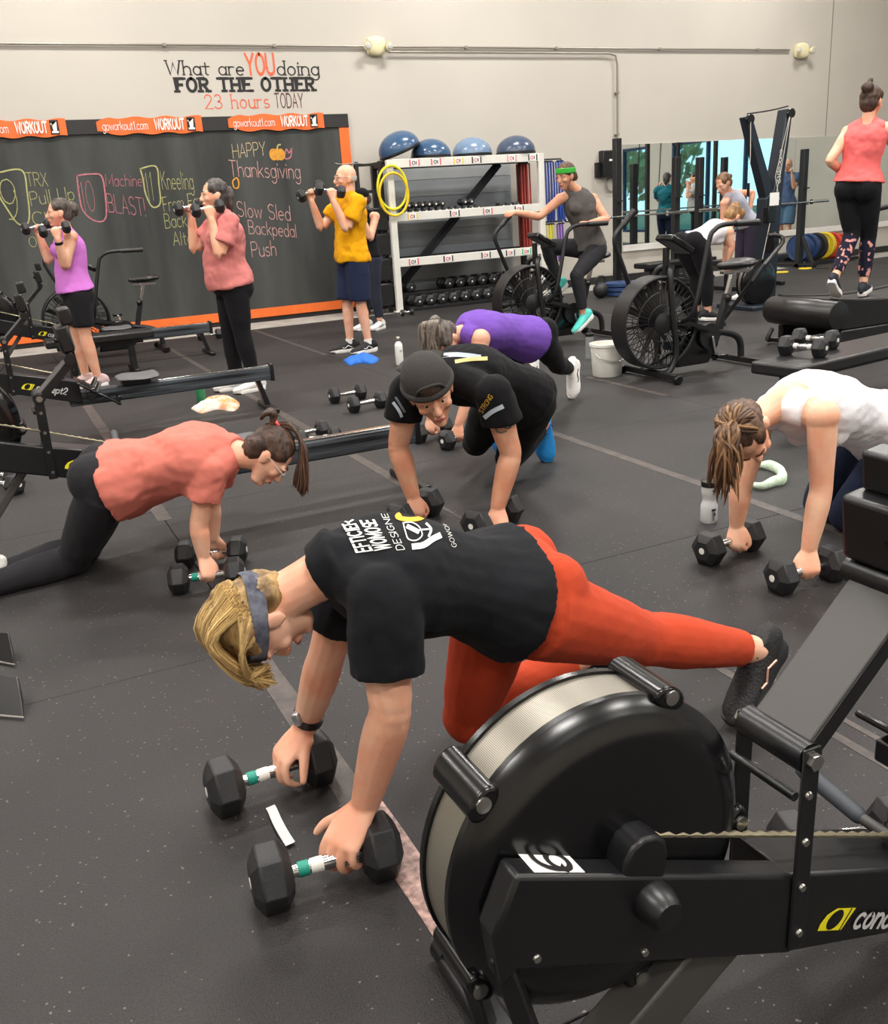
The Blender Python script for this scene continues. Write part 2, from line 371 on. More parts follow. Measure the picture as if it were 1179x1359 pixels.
# worn tape over the lengthwise joints
def strip(x, y0, y1, w_, name='seam_tape', m=M_tape):
    b = MB(); n = max(2, int((y1-y0)/.12)); R = []
    for k in range(n+1):
        y = y0+(y1-y0)*k/n; a = w_/2*(1+.12*noise.noise((x*9, y*5, 0))); c = w_/2*(1+.12*noise.noise((x*9, y*5, 7)))
        R.append([(x-a, y, .0002), (x+c, y, .0002), (x+c, y, .0012), (x-a, y, .0012)])
    b.rings(R); return b.build(name, m, floor, smooth=0)
for (x, y0, y1, w_) in ((.6, 1.9, 3.35, .075), (.6, 4.6, 8.2, .07), (1.82, 1.2, 2.75, .03), (1.90, 1.2, 2.2, .02), (1.82, 4.2, 7.9, .06), (1.82, 8.4, 11.9, .05),
                        (3.04, 2.5, 5.6, .06), (3.04, 9.2, 12.0, .05), (4.26, 5.3, 6.3, .05), (1.82, 2.75, 4.2, .02), (6.7, 9.2, 10.6, .05)):
    strip(x, y0, y1, w_)
strip(.615, 1.36, 1.92, .085, 'seam_tape', M_tape2)

def wall(name, a, b_, m=M_wall): return tag(MB().span(a, b_).build(name, m, smooth=0), kind='structure')
wb = wall('wall_back', (RX0, WY, -.2), (RX1, WY+.25, RZ))
wall('wall_left', (RX0-.25, RY0, -.2), (RX0, WY+.25, RZ)); wall('wall_front', (RX0-.25, RY0-.25, -.2), (RX1+.25, RY0, RZ))
tag(MB().span((RX0-.25, RY0-.25, RZ), (RX1+.25, WY+.25, RZ+.2)).build('ceiling', M_ceil, smooth=0), kind='structure')
MB().span((13.86, WY-.003, 0), (13.875, WY+.01, RZ)).build('panel_joint', mat('joint_grey', (120, 116, 108), .8), wb, smooth=0)
tag(MB().span((RX0, WY-.012, -.014), (RX1, WY, .10)).build('baseboard_back', mat('black_cove_base', (34, 33, 33), .6), smooth=0), kind='structure')
# right wall with a long window band (it shows in the mirror)
WINS = [(-3.2, -.4), (.4, 3.9), (4.9, 8.9)]; WZ0, WZ1 = .25, 2.5
mw = MB(); ys = RY0
for a, b_ in WINS:
    mw.span((RX1, ys, -.2), (RX1+.25, a, RZ)); mw.span((RX1, a, -.2), (RX1+.25, b_, WZ0)); mw.span((RX1, a, WZ1), (RX1+.25, b_, RZ)); ys = b_
mw.span((RX1, ys, -.2), (RX1+.25, WY+.25, RZ))
tag(mw.build('wall_right', M_wall, smooth=0), kind='structure')
M_frame = mat('blue_black_aluminium', (34, 62, 92), .4, metal=.3)
M_glass = mat('window_glass', (190, 238, 240), .02, trans=1, spec=.3)
for k, (a, b_) in enumerate(WINS):
    wn_ = bpy.data.objects.new('window_%d' % (k+1), None); COL.objects.link(wn_); wn_.location = (RX1, (a+b_)/2, WZ0); tag(wn_, kind='structure')
    hw = (b_-a)/2; H_ = WZ1-WZ0; f = MB(); t = .07
    f.span((.02, -hw, 0), (.14, hw, t)); f.span((.02, -hw, H_-t), (.14, hw, H_)); f.span((.02, -hw, 0), (.14, -hw+t, H_)); f.span((.02, hw-t, 0), (.14, hw, H_))
    f.build('window_frame', M_frame, wn_, smooth=0)
    nb = max(2, round(2*hw/1.2))
    for q in range(1, nb): MB().span((.03, -hw+2*hw*q/nb-.035, t), (.13, -hw+2*hw*q/nb+.035, H_-t)).build('mullion', M_frame, wn_, smooth=0)
    for q in range(nb): MB().span((.075, -hw+2*hw*q/nb+.03, t), (.081, -hw+2*hw*(q+1)/nb-.03, H_-t)).build('pane', M_glass, wn_, smooth=0)
# outside: a lawn and some trees beyond the windows
tag(MB().span((RX1+.3, -30, -.5), (60, 40, -.31)).build('lawn', mat('lawn_green', (96, 128, 70), .9, var=.4, vscale=1), smooth=0), 'green lawn outside the windows', 'lawn', kind='stuff')
M_leaf = mat('tree_leaves', (104, 150, 84), .6, island=1, col2=(160, 196, 120)); M_bark = mat('tree_bark', (88, 70, 56), .9, bump=.4, bscale=20)
tl = ('wide leafy tree outside the last window', 'tall leafy tree outside the middle window', 'round leafy tree outside between the windows', 'small leafy tree outside the first window', 'slim leafy tree at the far end of the lawn')
for k, (x, y, h) in enumerate(((24, 10.5, 5), (23.5, 6, 5.5), (27, 2, 6.4), (23, -3.5, 5), (26, 15.5, 6))):
    t = thing('tree', (x, y, -.312), tl[k], 'tree', 'trees outside')
    MB().tube([(0, 0, 0), (.1, 0, h*.3), (0, .1, h*.6)], [.2, .16, .08], 8).build('trunk', M_bark, t)
    b = MB(); rn = random.Random(k)
    for q in range(900):
        A, B = rn.uniform(0, 6.28), math.acos(rn.uniform(-1, 1)); rr = rn.uniform(.55, 1)
        c = V((rr*h*.36*math.sin(B)*math.cos(A), rr*h*.36*math.sin(B)*math.sin(A), h*.62+rr*h*.38*math.cos(B)))
        n_ = V((rn.uniform(-1, 1), rn.uniform(-1, 1), rn.uniform(-.3, 1))).normalized(); u = n_.orthogonal().normalized()*.22; w2 = n_.cross(u.normalized())*.13
        b.add([c-u, c-w2, c+u, c+w2], [(0, 1, 2, 3)])
    b.build('foliage', M_leaf, t, smooth=0, kind='stuff')

# high-bay fixtures that carry the lights
M_lampbody = mat('lamp_housing', (190, 190, 188), .5); M_lampglow = mat('lamp_diffuser', (255, 248, 236), .5, emit=4)
f0 = None
for (x, y) in LAMPS:
    if f0 is None:
        f0 = thing('high_bay_lamp', (x, y, LAMP_Z), 'flat white high bay lamp hanging under the ceiling', 'lamp', 'high bay lamps')
        MB().span((-.8, -.34, -.05), (.8, .34, .04)).build('housing', M_lampbody, f0, bevel=.01)
        MB().span((-.76, -.3, -.075), (.76, .3, -.05)).build('diffuser', M_lampglow, f0)
        for sx in (-.6, .6): MB().cyl((sx, 0, .03), (sx, 0, RZ-LAMP_Z+.02), .006, n=6).build('hanger', M_lampbody, f0)
    else:
        c = copy_tree(f0); c.location = (x, y, LAMP_Z)

# ------------------------------------------------------------------ wall: lettering, conduit, emergency lights
def wplace(p0, p1, hpx, y=WY-.002):
    P0 = gY(*p0, y); P1 = gY(*p1, y); hh = hpx*((P0-CAM).dot(FWD))/FPX
    return lambda u, v: P0 + (P1-P0)*u + V((0, 0, hh*v))
M_ink = mat('black_vinyl', (28, 26, 26), .6); M_ink2 = mat('orange_vinyl', (226, 98, 62), .6); M_ink3 = mat('maroon_vinyl', (84, 32, 30), .6)
q = thing('wall_quote', gY(320, 110, WY), 'vinyl wall quote "What are YOU doing FOR THE OTHER 23 hours TODAY"', 'wall lettering')
for s_, p0, p1, h, wt, sf, m, nm, gp in (('What are', (222, 99), (324, 99.6), 17, .55, .5, M_ink, 'dark slab letters', 1.2), ('YOU', (328, 98.6), (365, 98.6), 24.5, 1.0, 0, M_ink2, 'tall orange letters', 1.2),
                                 ('doing', (369, 99.6), (423.5, 99.6), 17, .55, .5, M_ink, 'dark slab letters', 1.2), ('FOR THE OTHER', (235.5, 121.3), (417, 119.6), 15.5, 1.45, 1.1, M_ink, 'heavy black slab letters', 2.0),
                                 ('23 hours', (273, 144.3), (358, 142.7), 17, .5, .45, M_ink2, 'thin orange letters', 1.4), ('TODAY', (366, 142.7), (403, 142.4), 17, .6, 0, M_ink3, 'narrow maroon letters', 1.2)):
    for b_ in words(s_, wplace(p0, p1, h), wt, gp, serif=sf): b_.build('letter_line', m, q, origin=q.location, smooth=0, label=nm)
M_cond = mat('grey_conduit', (146, 140, 130), .45, metal=.4)
zc = 3.46
cp = thing('conduit_pipe', (0, WY-.032, zc), 'long grey electrical conduit running high along the wall', 'pipe')
MB().cyl((RX0, 0, 0), (12.9, 0, 0), .014, n=8).build('pipe', M_cond, cp)
for x in (.55, 2.6, 4.0, 6.8, 8.3, 10.2, 12.2): MB().span((x-.02, -.02, -.02), (x+.02, .03, .02)).build('strap', M_cond, cp, bevel=.004)
xd = gY(817, 120, WY).x
cp2 = thing('conduit_pipe', (5.6, WY-.05, zc-.07), 'grey conduit bending down to the black box', 'pipe')
MB().tube([(0, 0, 0), (xd-5.6-.15, 0, 0), (xd-5.6-.03, 0, -.03), (xd-5.6, 0, -.15), (xd-5.6, 0, 2.02-zc)], .014, 8).build('pipe', M_cond, cp2)
for z in (-.55, -1.15): MB().span((xd-5.6-.03, -.016, z-.01), (xd-5.6+.03, .046, z+.01)).build('strap', M_cond, cp2)
M_cream = mat('cream_plastic', (226, 216, 176), .5)
for (px, py, lb) in ((497, 62, 'cream emergency light above the shelf of balance balls'), (1061, 68, 'cream emergency light beside the wall panel joint')):
    P = gY(px, py, WY); e = thing('emergency_light', (P.x, WY, P.z), lb, 'light', 'emergency lights')
    MB().loft([(-.12, -.05, 0), (0, -.05, 0), (.12, -.05, 0)], [(.05, .10), (.06, .125), (.05, .10)], side=(0, 1, 0), n=20, power=3, cap='flat').build('case', M_cream, e, bevel=.01)
    for sx in (-1, 1):
        k = MB().lathe([(.03, 0), (.058, .05), (.062, .06)], (sx*.135, -.11, .0), (sx*.35, -.9, -.2), 20).build('lamp_head', M_cream, e)
        MB().ell((sx*.135+sx*.02, -.168, -.012), (.045, .014, .045)).build('lens', mat('lens_clear', (190, 190, 186), .1), k)
P = gY(806, 217, WY)
bx_ = thing('control_box', (P.x, WY, P.z), 'black control box mounted on the wall at the end of the conduit', 'box')
MB().span((-.16, -.13, -.20), (.16, 0, .19)).build('case', M_blackpl, bx_, bevel=.012)
MB().span((-.24, -.06, -.2), (-.16, 0, .02)).build('side_plate', M_blackpl, bx_, bevel=.004)
MB().span((-.05, -.134, .03), (.05, -.129, .06)).build('label_strip', M_white, bx_)
MB().tube([V((.05, -.04, -.26)) + V((.09*math.cos(a*.42), 0, .1*math.sin(a*.42)-.06)) for a in range(15)], .012, 6, closed=True).build('cable_loop', M_cond, bx_)

# ------------------------------------------------------------------ chalkboard
BY = WY-.035
def boardmat():
    m = mat('chalkboard_black', (46, 48, 46), .8, var=.35, vscale=1.1, col2=(72, 74, 72), stretch=(2.2, 1, .35), detail=6); return m
tr = gY(461, 151, BY); bl_z = .17
xr = tr.x; ztop = tr.z; xl = -4.2
cb = thing('chalkboard', (0, WY, 0), 'huge black chalkboard covered in chalk writing with orange edging', 'chalkboard')
MB().span((xl, BY, bl_z-.05), (xr-.02, WY, ztop-.02)).build('board', boardmat(), cb, origin=cb.location, smooth=0)
MB().span((xl, BY-.02, ztop-.17), (xr, WY, ztop)).build('top_rail', mat('black_rail', (36, 35, 35), .5, var=.3, vscale=3), cb, origin=cb.location, bevel=.004)
MB().span((xr-.14, BY-.012, bl_z), (xr, WY, ztop-.17)).build('orange_edge', M_orange, cb, origin=cb.location, bevel=.003)
MB().span((xl, BY-.012, bl_z-.12), (xr-.14, WY, bl_z)).build('orange_edge', M_orange, cb, origin=cb.location, bevel=.003)
M_ban = mat('orange_banner', (236, 110, 44), .5, var=.1, vscale=8)
for (x0, x1, yl, yr) in ((-62, 88, 172, 168), (128, 268, 165.5, 161.5), (303, 430, 163, 160.5)):
    A = gY(x0, yl, BY-.03); B = gY(x1, yr, BY-.03); zc_ = ztop-.085; hb = .095
    n = 24; R = []
    for k in range(n+1):
        x = A.x+(B.x-A.x)*k/n; hh = hb*(min(1, .55+k*.15) if True else 1); dz = .012*math.sin(k*.9)
        yy = BY-.028-.006*math.sin(k*1.3)
        R.append([(x, yy, zc_-hh+dz), (x, yy-.003, zc_-hh+dz), (x, yy-.003, zc_+hh+dz), (x, yy, zc_+hh+dz)])
    bn = MB().rings(R).build('banner', M_ban, cb, origin=cb.location)
    yb = BY-.042; wx = B.x-A.x
    lettering('goworkout1.com', lambda u, v: V((A.x+wx*(.05+.42*u), yb, zc_-.045+.10*v)), .55, .9).build('banner_text', M_white, bn, origin=cb.location, smooth=0)
    lettering('WORKOUT', lambda u, v: V((A.x+wx*(.54+.28*u), yb, zc_-.05+.115*v)), 1.3, 1.4).build('banner_text', M_white, bn, origin=cb.location, smooth=0)
    MB().span((A.x+wx*.85, yb, zc_-.075), (A.x+wx*.93, yb+.006, zc_+.085)).build('number_block', M_ink, bn, origin=cb.location, bevel=.002)
    lettering('1', lambda u, v: V((A.x+wx*(.87+.03*u), yb-.002, zc_-.05+.115*v)), 1.4, serif=1.0).build('banner_text', M_white, bn, origin=cb.location, smooth=0)
CHK = {'y': mat('chalk_yellow', (186, 184, 124), .9, var=.3, vscale=40), 'p': mat('chalk_pink', (196, 124, 134), .9, var=.3, vscale=40), 'w': mat('chalk_cream', (226, 206, 160), .9, var=.3, vscale=40), 'r': mat('chalk_rose', (226, 176, 170), .9, var=.3, vscale=40), 'o': mat('chalk_orange', (226, 160, 60), .9, var=.3, vscale=40)}
cy_ = BY-.003
for s_, p0, p1, h, c, sl in (('TRX', (37, 247), (64, 247), 17, 'y', 0), ('Pull Up', (42, 273), (99, 265), 17, 'y', 0), ('Chin', (45, 299), (90, 299), 17, 'y', 0), ('On', (40, 328), (58, 327), 13, 'y', 0),
                          ('Machine', (141, 247), (189, 247), 15, 'p', .1), ('BLAST!', (145, 281), (194, 287), 23, 'p', 0), ('Kneeling', (216, 251), (257.5, 251), 22, 'y', 0), ('From Far', (218, 281), (268, 274), 18, 'y', 0),
                          ('Back F', (220, 303), (262, 299), 18, 'y', 0), ('Alter', (231, 326), (262, 323), 17, 'y', 0), ('HAPPY', (310, 210), (353, 206), 17, 'w', 0), ('Thanksgiving', (306, 234), (399, 237), 20, 'r', 0),
                          ('Slow Sled', (316, 287), (386, 293), 19, 'r', 0), ('Backpedal', (331, 310), (394, 315), 17, 'r', 0), ('Push', (335, 341), (367, 339), 19, 'r', 0),
                          ('9', (8, 292), (27, 290), 50, 'y', 0), ('10', (111, 282), (128, 280), 38, 'p', 0), ('11', (196, 268), (205, 266), 36, 'y', .05)):
    for b_ in words(s_, wplace(p0, p1, h, cy_), .30 if h < 30 else .16, 1.0, jitter=.06, slant=sl): b_.build('chalk_writing', CHK[c], cb, origin=cb.location, smooth=0)
def wline(pts, c, wpx=1.7, closed=True):
    b = MB(); P = [gY(*p, cy_) for p in pts]; P = [V(p) for p in cat([tuple(p) for p in P], 6)]
    s_ = wpx*12.6/FPX
    ribbon(b, [(p.x, p.z) for p in P], s_, lambda u, v: V((u, cy_, v)))
    b.build('chalk_drawing', CHK[c], cb, origin=cb.location, smooth=0)
wline([(-2, 229), (29, 226), (36, 255), (39, 287), (34, 299), (22, 295), (8, 275), (-2, 258), (-6, 240), (-2, 229)], 'y')
wline([(102, 233), (120, 231), (135, 234), (140, 262), (141, 286), (135, 294), (122, 291), (110, 279), (105, 258), (102, 233)], 'p')
wline([(186, 224), (207, 221), (211, 245), (213, 268), (207, 275), (200, 272), (193, 256), (190, 238), (186, 224)], 'y')
for k, dx in enumerate((-5, 0, 5)):
    pc = gY(368+dx, 205, cy_); MB().rings([[pc+V((.055*math.cos(a*.393), yy, .075*math.sin(a*.393))) for a in range(16)] for yy in (-.0006*(k+1), 0)]).build('chalk_drawing', CHK['o'], cb, origin=cb.location, smooth=0)
wline([(368, 198), (369, 193), (372, 192)], 'y', 2)
wline([(378, 208), (380, 198), (384, 203), (387, 197), (386, 208), (380, 211), (378, 208)], 'p', 1.6)
wline([(311, 250), (309, 241), (314, 236), (317, 242), (316, 249), (311, 250)], 'o', 1.8)

# ------------------------------------------------------------------ mirror along the back wall
M_mirror = mat('mirror_silver', (228, 236, 234), .015, metal=1)
mx0, mz0, mz1 = gY(826, 250, WY).x, .56, 2.09
mr = thing('wall_mirror', (mx0, WY, mz0), 'long frameless gym mirror on the back wall behind the racks', 'mirror')
k = 0
while mx0+k*1.22 < RX1-.1:
    a = k*1.22; b_ = min((k+1)*1.22, RX1-.02-mx0)
    MB().span((a+.002, -.012, 0), (b_-.002, -.002, mz1-mz0)).build('mirror_panel', M_mirror, mr, smooth=0); k += 1
MB().span((0, -.05, -.10), (RX1-.02-mx0, -.001, -.003)).build('ledge', M_white, mr, smooth=0, bevel=.004)
# ================================================================== machines
M_gloss = mat('gloss_black_plastic', (12, 12, 14), .22, spec=.55)
M_semi = mat('satin_black', (20, 20, 22), .36, spec=.5, bump=.02, bscale=200)
M_grey = mat('dark_grey_plastic', (70, 68, 66), .5, bump=.04, bscale=300)
M_steelgrey = mat('grey_leg', (74, 72, 70), .45, metal=.2)
M_vinyl = mat('black_vinyl_pad', (30, 29, 29), .35, bump=.05, bscale=250)
M_yel = mat('logo_yellow', (236, 224, 30), .5); M_logow = mat('logo_grey', (200, 200, 200), .5); M_wlabel = mat('label_white', (240, 240, 236), .5)
def perf():
    m = mat('perforated_steel', (205, 198, 184), .38, metal=.55); n = m.node_tree.nodes; l = m.node_tree.links; b = n['Principled BSDF']
    tc = n.new('ShaderNodeTexCoord'); vo = n.new('ShaderNodeTexVoronoi'); vo.voronoi_dimensions = '2D'; vo.inputs['Scale'].default_value = 1; vo.inputs['Randomness'].default_value = 0
    sp = n.new('ShaderNodeSeparateXYZ'); l.new(tc.outputs['Object'], sp.inputs[0]); sb = n.new('ShaderNodeMath'); sb.operation = 'SUBTRACT'; sb.inputs[1].default_value = .46; l.new(sp.outputs[2], sb.inputs[0])
    at_ = n.new('ShaderNodeMath'); at_.operation = 'ARCTAN2'; l.new(sb.outputs[0], at_.inputs[0]); l.new(sp.outputs[0], at_.inputs[1]); m1 = n.new('ShaderNodeMath'); m1.operation = 'MULTIPLY'; m1.inputs[1].default_value = 95; l.new(at_.outputs[0], m1.inputs[0]); m2 = n.new('ShaderNodeMath'); m2.operation = 'MULTIPLY'; m2.inputs[1].default_value = 370; l.new(sp.outputs[1], m2.inputs[0])
    cb_ = n.new('ShaderNodeCombineXYZ'); l.new(m1.outputs[0], cb_.inputs[0]); l.new(m2.outputs[0], cb_.inputs[1])
    r = n.new('ShaderNodeValToRGB'); r.color_ramp.elements[0].position = .27; r.color_ramp.elements[0].color = lin((60, 57, 52)); r.color_ramp.elements[1].position = .36; r.color_ramp.elements[1].color = lin((158, 152, 140))
    l.new(cb_.outputs[0], vo.inputs['Vector']); l.new(vo.outputs['Distance'], r.inputs[0]); l.new(r.outputs[0], b.inputs['Base Color']); return m
M_perf = perf()
M_rail = mat('streaky_anodised_rail', (20, 22, 26), .3, var=.5, vscale=3, col2=(88, 94, 100), stretch=(.6, 20, 26), metal=.2, detail=2)  # pale streaks are reflections along the rail, painted into its dark colour
M_chain = mat('nickel_chain', (188, 178, 150), .35, metal=.8)

def screw(mb, p, ax, r=.007):
    p = V(p); a = V(ax).normalized(); return mb.cyl(p, p+a*.004, r, r*.8, 10)
def make_rower(loc, label, number=None, v=None):
    v = dict(dict(zc=.46, R=1.0, t0=.48, sl=.415, th=.158, ub=.205, ut=.585, arm=.30), **(v or {})); q_ = v['R']
    R_ = thing('rowing_machine', loc, label, 'rower', 'rowing machines'); zc_ = v['zc']
    fw = MB().lathe([(r_*q_, h_) for r_, h_ in [(.02, -.088), (.12, -.087), (.205, -.083), (.232, -.076), (.243, -.066), (.248, -.062), (.256, -.055), (.262, -.048), (.262, -.037), (.252, -.036)]], (0, 0, zc_), (0, 1, 0), 72).build('flywheel_cover', M_gloss, R_)
    MB().lathe([(r_*q_, h_) for r_, h_ in [(.252, .036), (.262, .037), (.262, .048), (.256, .055), (.243, .066), (.232, .076), (.205, .083), (.02, .088)]], (0, 0, zc_), (0, 1, 0), 72).build('flywheel_cover', M_gloss, R_)
    MB().lathe([(r_*q_, h_) for r_, h_ in [(.2, -.038), (.2565, -.038), (.2565, .038), (.2, .038)]], (0, 0, zc_), (0, 1, 0), 96).build('perforated_band', M_perf, R_)
    for a in (140, 64, 212, 284, 352):
        u = V((math.cos(math.radians(a)), 0, math.sin(math.radians(a)))); t = V((-u.z, 0, u.x)); c = V((0, 0, zc_))+u*(.262*q_)
        k = MB().loft([c+V((0, -.062, 0)), c+V((0, 0, 0)), c+V((0, .062, 0))], [(.030, .020)]*3, side=t, n=16, cap='flat').build('rim_clip', M_gloss, R_, bevel=.006)
        MB().lathe([(.012, 0), (.012, .003), (.006, .0035)], c+V((0, -.062, 0))+u*.004, (0, -1, 0), 14).build('clip_screw', M_screw, k)
    top = lambda x: v['t0']-v['sl']*x
    bot = lambda x: v['t0']-v['th']-v['sl']*x
    OC = -.066
    for s in (-1,):
        b = MB().prism([(-.225, bot(-.2)-.02), (-.235, top(-.195)-.085), (-.195, top(-.195)), (.32, top(.32)), (.32, bot(.32)), (-.2, bot(-.2))], (0, s*.086, 0), (1, 0, 0), (0, 0, 1), (0, s, 0), .048)
        ar = b.build('frame_arm', M_semi, R_, bevel=.007, smooth=30)
        if s < 0:
            m2 = MB(); 
            pass
            for q in ((-.17, bot(-.17)+.02), (.015, bot(.015)+.02)): screw(MB(), (q[0], -.1335, q[1]), (0, -1, 0)).build('screw', M_screw, ar)
    bm_ = MB().prism([(.30, top(.30)), (.74, top(.74)+.02), (.74, bot(.74)+(.05 if v['sl'] > .4 else 0)), (.30, bot(.30))], (0, -.132, 0), (1, 0, 0), (0, 0, 1), (0, 1, 0), .132).build('main_beam', M_semi, R_, bevel=.006, smooth=30)
    # name on the beam sides
    d = V((1, 0, -v['sl'])).normalized(); nrm = V((v['sl'], 0, 1)).normalized()
    for s in (-1, 1):
        o = V((.375 if s < 0 else .70, OC+s*.0675, 0)); o.z = bot(o.x)+.045; dd = d*(-s)
        pl = lambda u, v, o=o, dd=dd: o + dd*u + nrm*v
        lg = MB(); pts = [(0, 0), (-.0, .012), (.01, .03), (.03, .042), (.078, .042), (.06, 0)]
        lg.prism(pts, o, dd, nrm, (0, s, 0), .0006)
        lgo = lg.build('logo_block', M_yel, bm_, smooth=0)
        e = MB(); e.rings([[o + V((0, s*.001, 0)) + dd*(.033+.0165*math.cos(a*.314)+.006*math.sin(a*.314)) + nrm*(.021+.019*math.sin(a*.314)) for a in range(20)], [o + V((0, s*.0016, 0)) + dd*(.033+.0165*math.cos(a*.314)+.006*math.sin(a*.314)) + nrm*(.021+.019*math.sin(a*.314)) for a in range(20)]])
        e.build('logo_eye', M_semi, lgo, smooth=0)
        MB().prism([(.054, 0), (.0565, 0), (.0685, .042), (.066, .042)], o+V((0, s*.0007, 0)), dd, nrm, (0, s, 0), .0006).build('logo_bar', M_semi, lgo, smooth=0)
        lettering('concept2', lambda u, v: o + V((0, s*.0015, 0)) + dd*(.088+.19*u) + nrm*(.004+.044*v), 1.05, 1.0, slant=.25).build('brand_text', M_logow, bm_, smooth=0)
    # number label on the near arm
    if number:
        o = V((-.165, -.127, top(-.165)+.0012)); u = d.copy(); vv = V((0, 1, 0)); nn = nrm
        st = MB().prism([(0, 0), (.088, 0), (.088, .052), (0, .052)], o, u, vv, nn, .0006).build('number_label', M_wlabel, R_, smooth=0)
        lettering('9', lambda a, b_: o + nn*.0012 + u*(.018+.056*b_) + vv*(.046-.040*a), .9).build('number_print', M_ink, st, smooth=0)
    # hub cover and side knob
    MB().prism([(-.038, 0), (-.038, .045), (-.03, .066), (-.012, .078), (.012, .078), (.03, .066), (.038, .045), (.038, 0)], (.012, -.05, zc_-.005), (1, 0, -.2), (.2, 0, 1), (0, -1, 0), .082).build('hub_cover', M_semi, R_, bevel=.006)
    MB().lathe([(.034, 0), (.033, .012), (.027, .035), (.022, .042), (.002, .044)], (.028, -.133, zc_-.035), (0, -1, 0), 22).build('adjust_knob', M_semi, R_)
    # uprights carrying the display arm
    for s in (-1, 1):
        up = MB().beam((.322, OC+s*.071, v['ub']), (.328, OC+s*.071, v['ut']), .006, .036, (1, 0, 0)).build('upright_plate', M_semi, R_, bevel=.003)
        for z in [v['ub']+(v['ut']-v['ub'])*f_ for f_ in (.08, .32, .55, .78)]:
            screw(MB(), (.324, OC+s*.074, z), (0, s, 0), .0075).build('screw', M_screw, up)
        MB().cyl((.328, OC+s*.074, v['ut']-.022), (.328, OC+s*.084, v['ut']-.022), .014, n=6).build('pivot_bolt', M_screw, up)
    MB().cyl((.328, OC-.068, v['ut']-.022), (.328, OC+.068, v['ut']-.022), .026, n=24).build('arm_roller', M_semi, R_)
    MB().cyl((.30, OC-.07, v['ut']-.08), (.30, OC+.07, v['ut']-.08), .008, n=10).build('cross_rod', M_semi, R_)
    a0 = V((.335, OC, v['ut']-.01)); ad = V((.72, 0, .69)).normalized(); a1 = a0+ad*v['arm']; an = V((-.69, 0, .72))
    arm = MB().beam(a0, a1, .118, .014, an).build('display_arm', M_grey, R_, bevel=.003)
    for s in (-1, 1): MB().beam(a0-an*.012+V((0, s*.057, 0)), a1-an*.012+V((0, s*.057, 0)), .008, .03, an).build('arm_rib', M_semi, arm)
    MB().cyl(a1+V((0, -.075, 0)), a1+V((0, .075, 0)), .024, n=20).build('display_hinge', M_semi, R_)
    c = a1+V((-.005, 0, .085)); Mx = Matrix.Rotation(math.radians(-8), 3, 'Y')
    ds = MB().box(c, (.055, .15, .115), Mx).build('display', M_semi, R_, bevel=.01)
    MB().box(c+V((.02, 0, .095)), (.05, .125, .07), Mx).build('display_hood', M_semi, ds, bevel=.008)
    MB().lathe([(.014, 0), (.014, .01), (.011, .016), (.002, .017)], c+V((-.026, -.035, .0)), (-1, 0, 0), 16).build('back_knob', M_gloss, ds)
    MB().box(c+V((.0305, 0, .0)), (.004, .12, .08), Mx).build('screen', mat('lcd_grey', (120, 126, 116), .3), ds)
    # legs
    MB().beam((-.215, -.11, bot(-.2)+.02), (-.13, -.16, .03), .03, .03).build('front_leg', M_semi, R_, bevel=.004)
    MB().beam((-.2, .06, .30), (-.13, .12, .03), .03, .03).build('front_leg', M_semi, R_, bevel=.004)
    MB().beam((.235, OC, bot(.235)+.04), (-.09, OC, .03), v.get('lw', .075), v.get('lw', .075)*1.3, (0, 0, 1)).build('front_leg', M_steelgrey, R_, bevel=.006)
    MB().beam((-.115, -.3, .024), (-.115, .3, .024), .06, .04).build('front_foot', M_semi, R_, bevel=.01)
    for s in (-1, 1): MB().lathe([(.03, -.02), (.03, .02)], (-.115, s*.31, .03), (0, 1, 0), 18).build('transport_wheel', M_gloss, R_)
    # rail
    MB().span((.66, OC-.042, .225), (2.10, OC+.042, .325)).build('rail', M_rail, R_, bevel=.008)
    MB().span((.7, OC-.02, .325), (2.09, OC+.02, .333)).build('rail_strip', M_chrome, R_, bevel=.002)
    MB().span((2.085, OC-.05, .215), (2.115, OC+.05, .345)).build('rail_end_cap', M_semi, R_, bevel=.008)
    MB().beam((1.99, OC, .23), (2.05, OC, .03), .05, .035, (1, 0, 0)).build('rear_leg', M_semi, R_, bevel=.004)
    MB().beam((2.05, OC-.22, .02), (2.05, OC+.22, .02), .055, .04).build('rear_foot', M_semi, R_, bevel=.01)
    # foot plates
    for s in (-1, 1):
        p0 = V((.72, OC+s*.12, .40)); p1 = V((.98, OC+s*.12, .22))
        fp = MB().beam(p0, p1, .12, .016, (.57, 0, .82)).build('foot_plate', M_gloss, R_, bevel=.006)
        MB().beam(p1+V((-.02, 0, .0)), p1+V((.0, 0, .06)), .11, .02).build('heel_cup', M_gloss, fp, bevel=.005)
        MB().tube([p0*.55+p1*.45+V((0, -.06, .01)), p0*.55+p1*.45+V((.03, -.03, .06)), p0*.55+p1*.45+V((.03, .03, .06)), p0*.55+p1*.45+V((0, .06, .01))], .008, 6, sub=4).build('foot_strap', M_grey, fp)
    MB().beam((.80, OC-.17, .30), (.80, OC+.17, .30), .05, .05).build('foot_bracket', M_semi, R_, bevel=.005)
    # seat
    sx = 1.12
    st = MB().loft([(sx-.12, OC, .375), (sx-.06, OC, .378), (sx+.05, OC, .372), (sx+.14, OC, .378)], [(.11, .014), (.16, .02), (.165, .02), (.15, .02)], side=(0, 1, 0), n=20, sub=4).build('seat', mat('seat_grey', (84, 84, 86), .6, bump=.05, bscale=200), R_)
    MB().span((sx-.1, OC-.06, .325), (sx+.1, OC+.06, .362)).build('seat_carriage', M_semi, R_, bevel=.006)
    # chain and handle
    hz = top(.62)+.04; ch = MB(); n_ = 40; h0 = V((.05, OC-.02, zc_+.04)); h1 = V((.62, OC, hz))
    pts = [h0+(h1-h0)*(k/n_) for k in range(n_+1)]
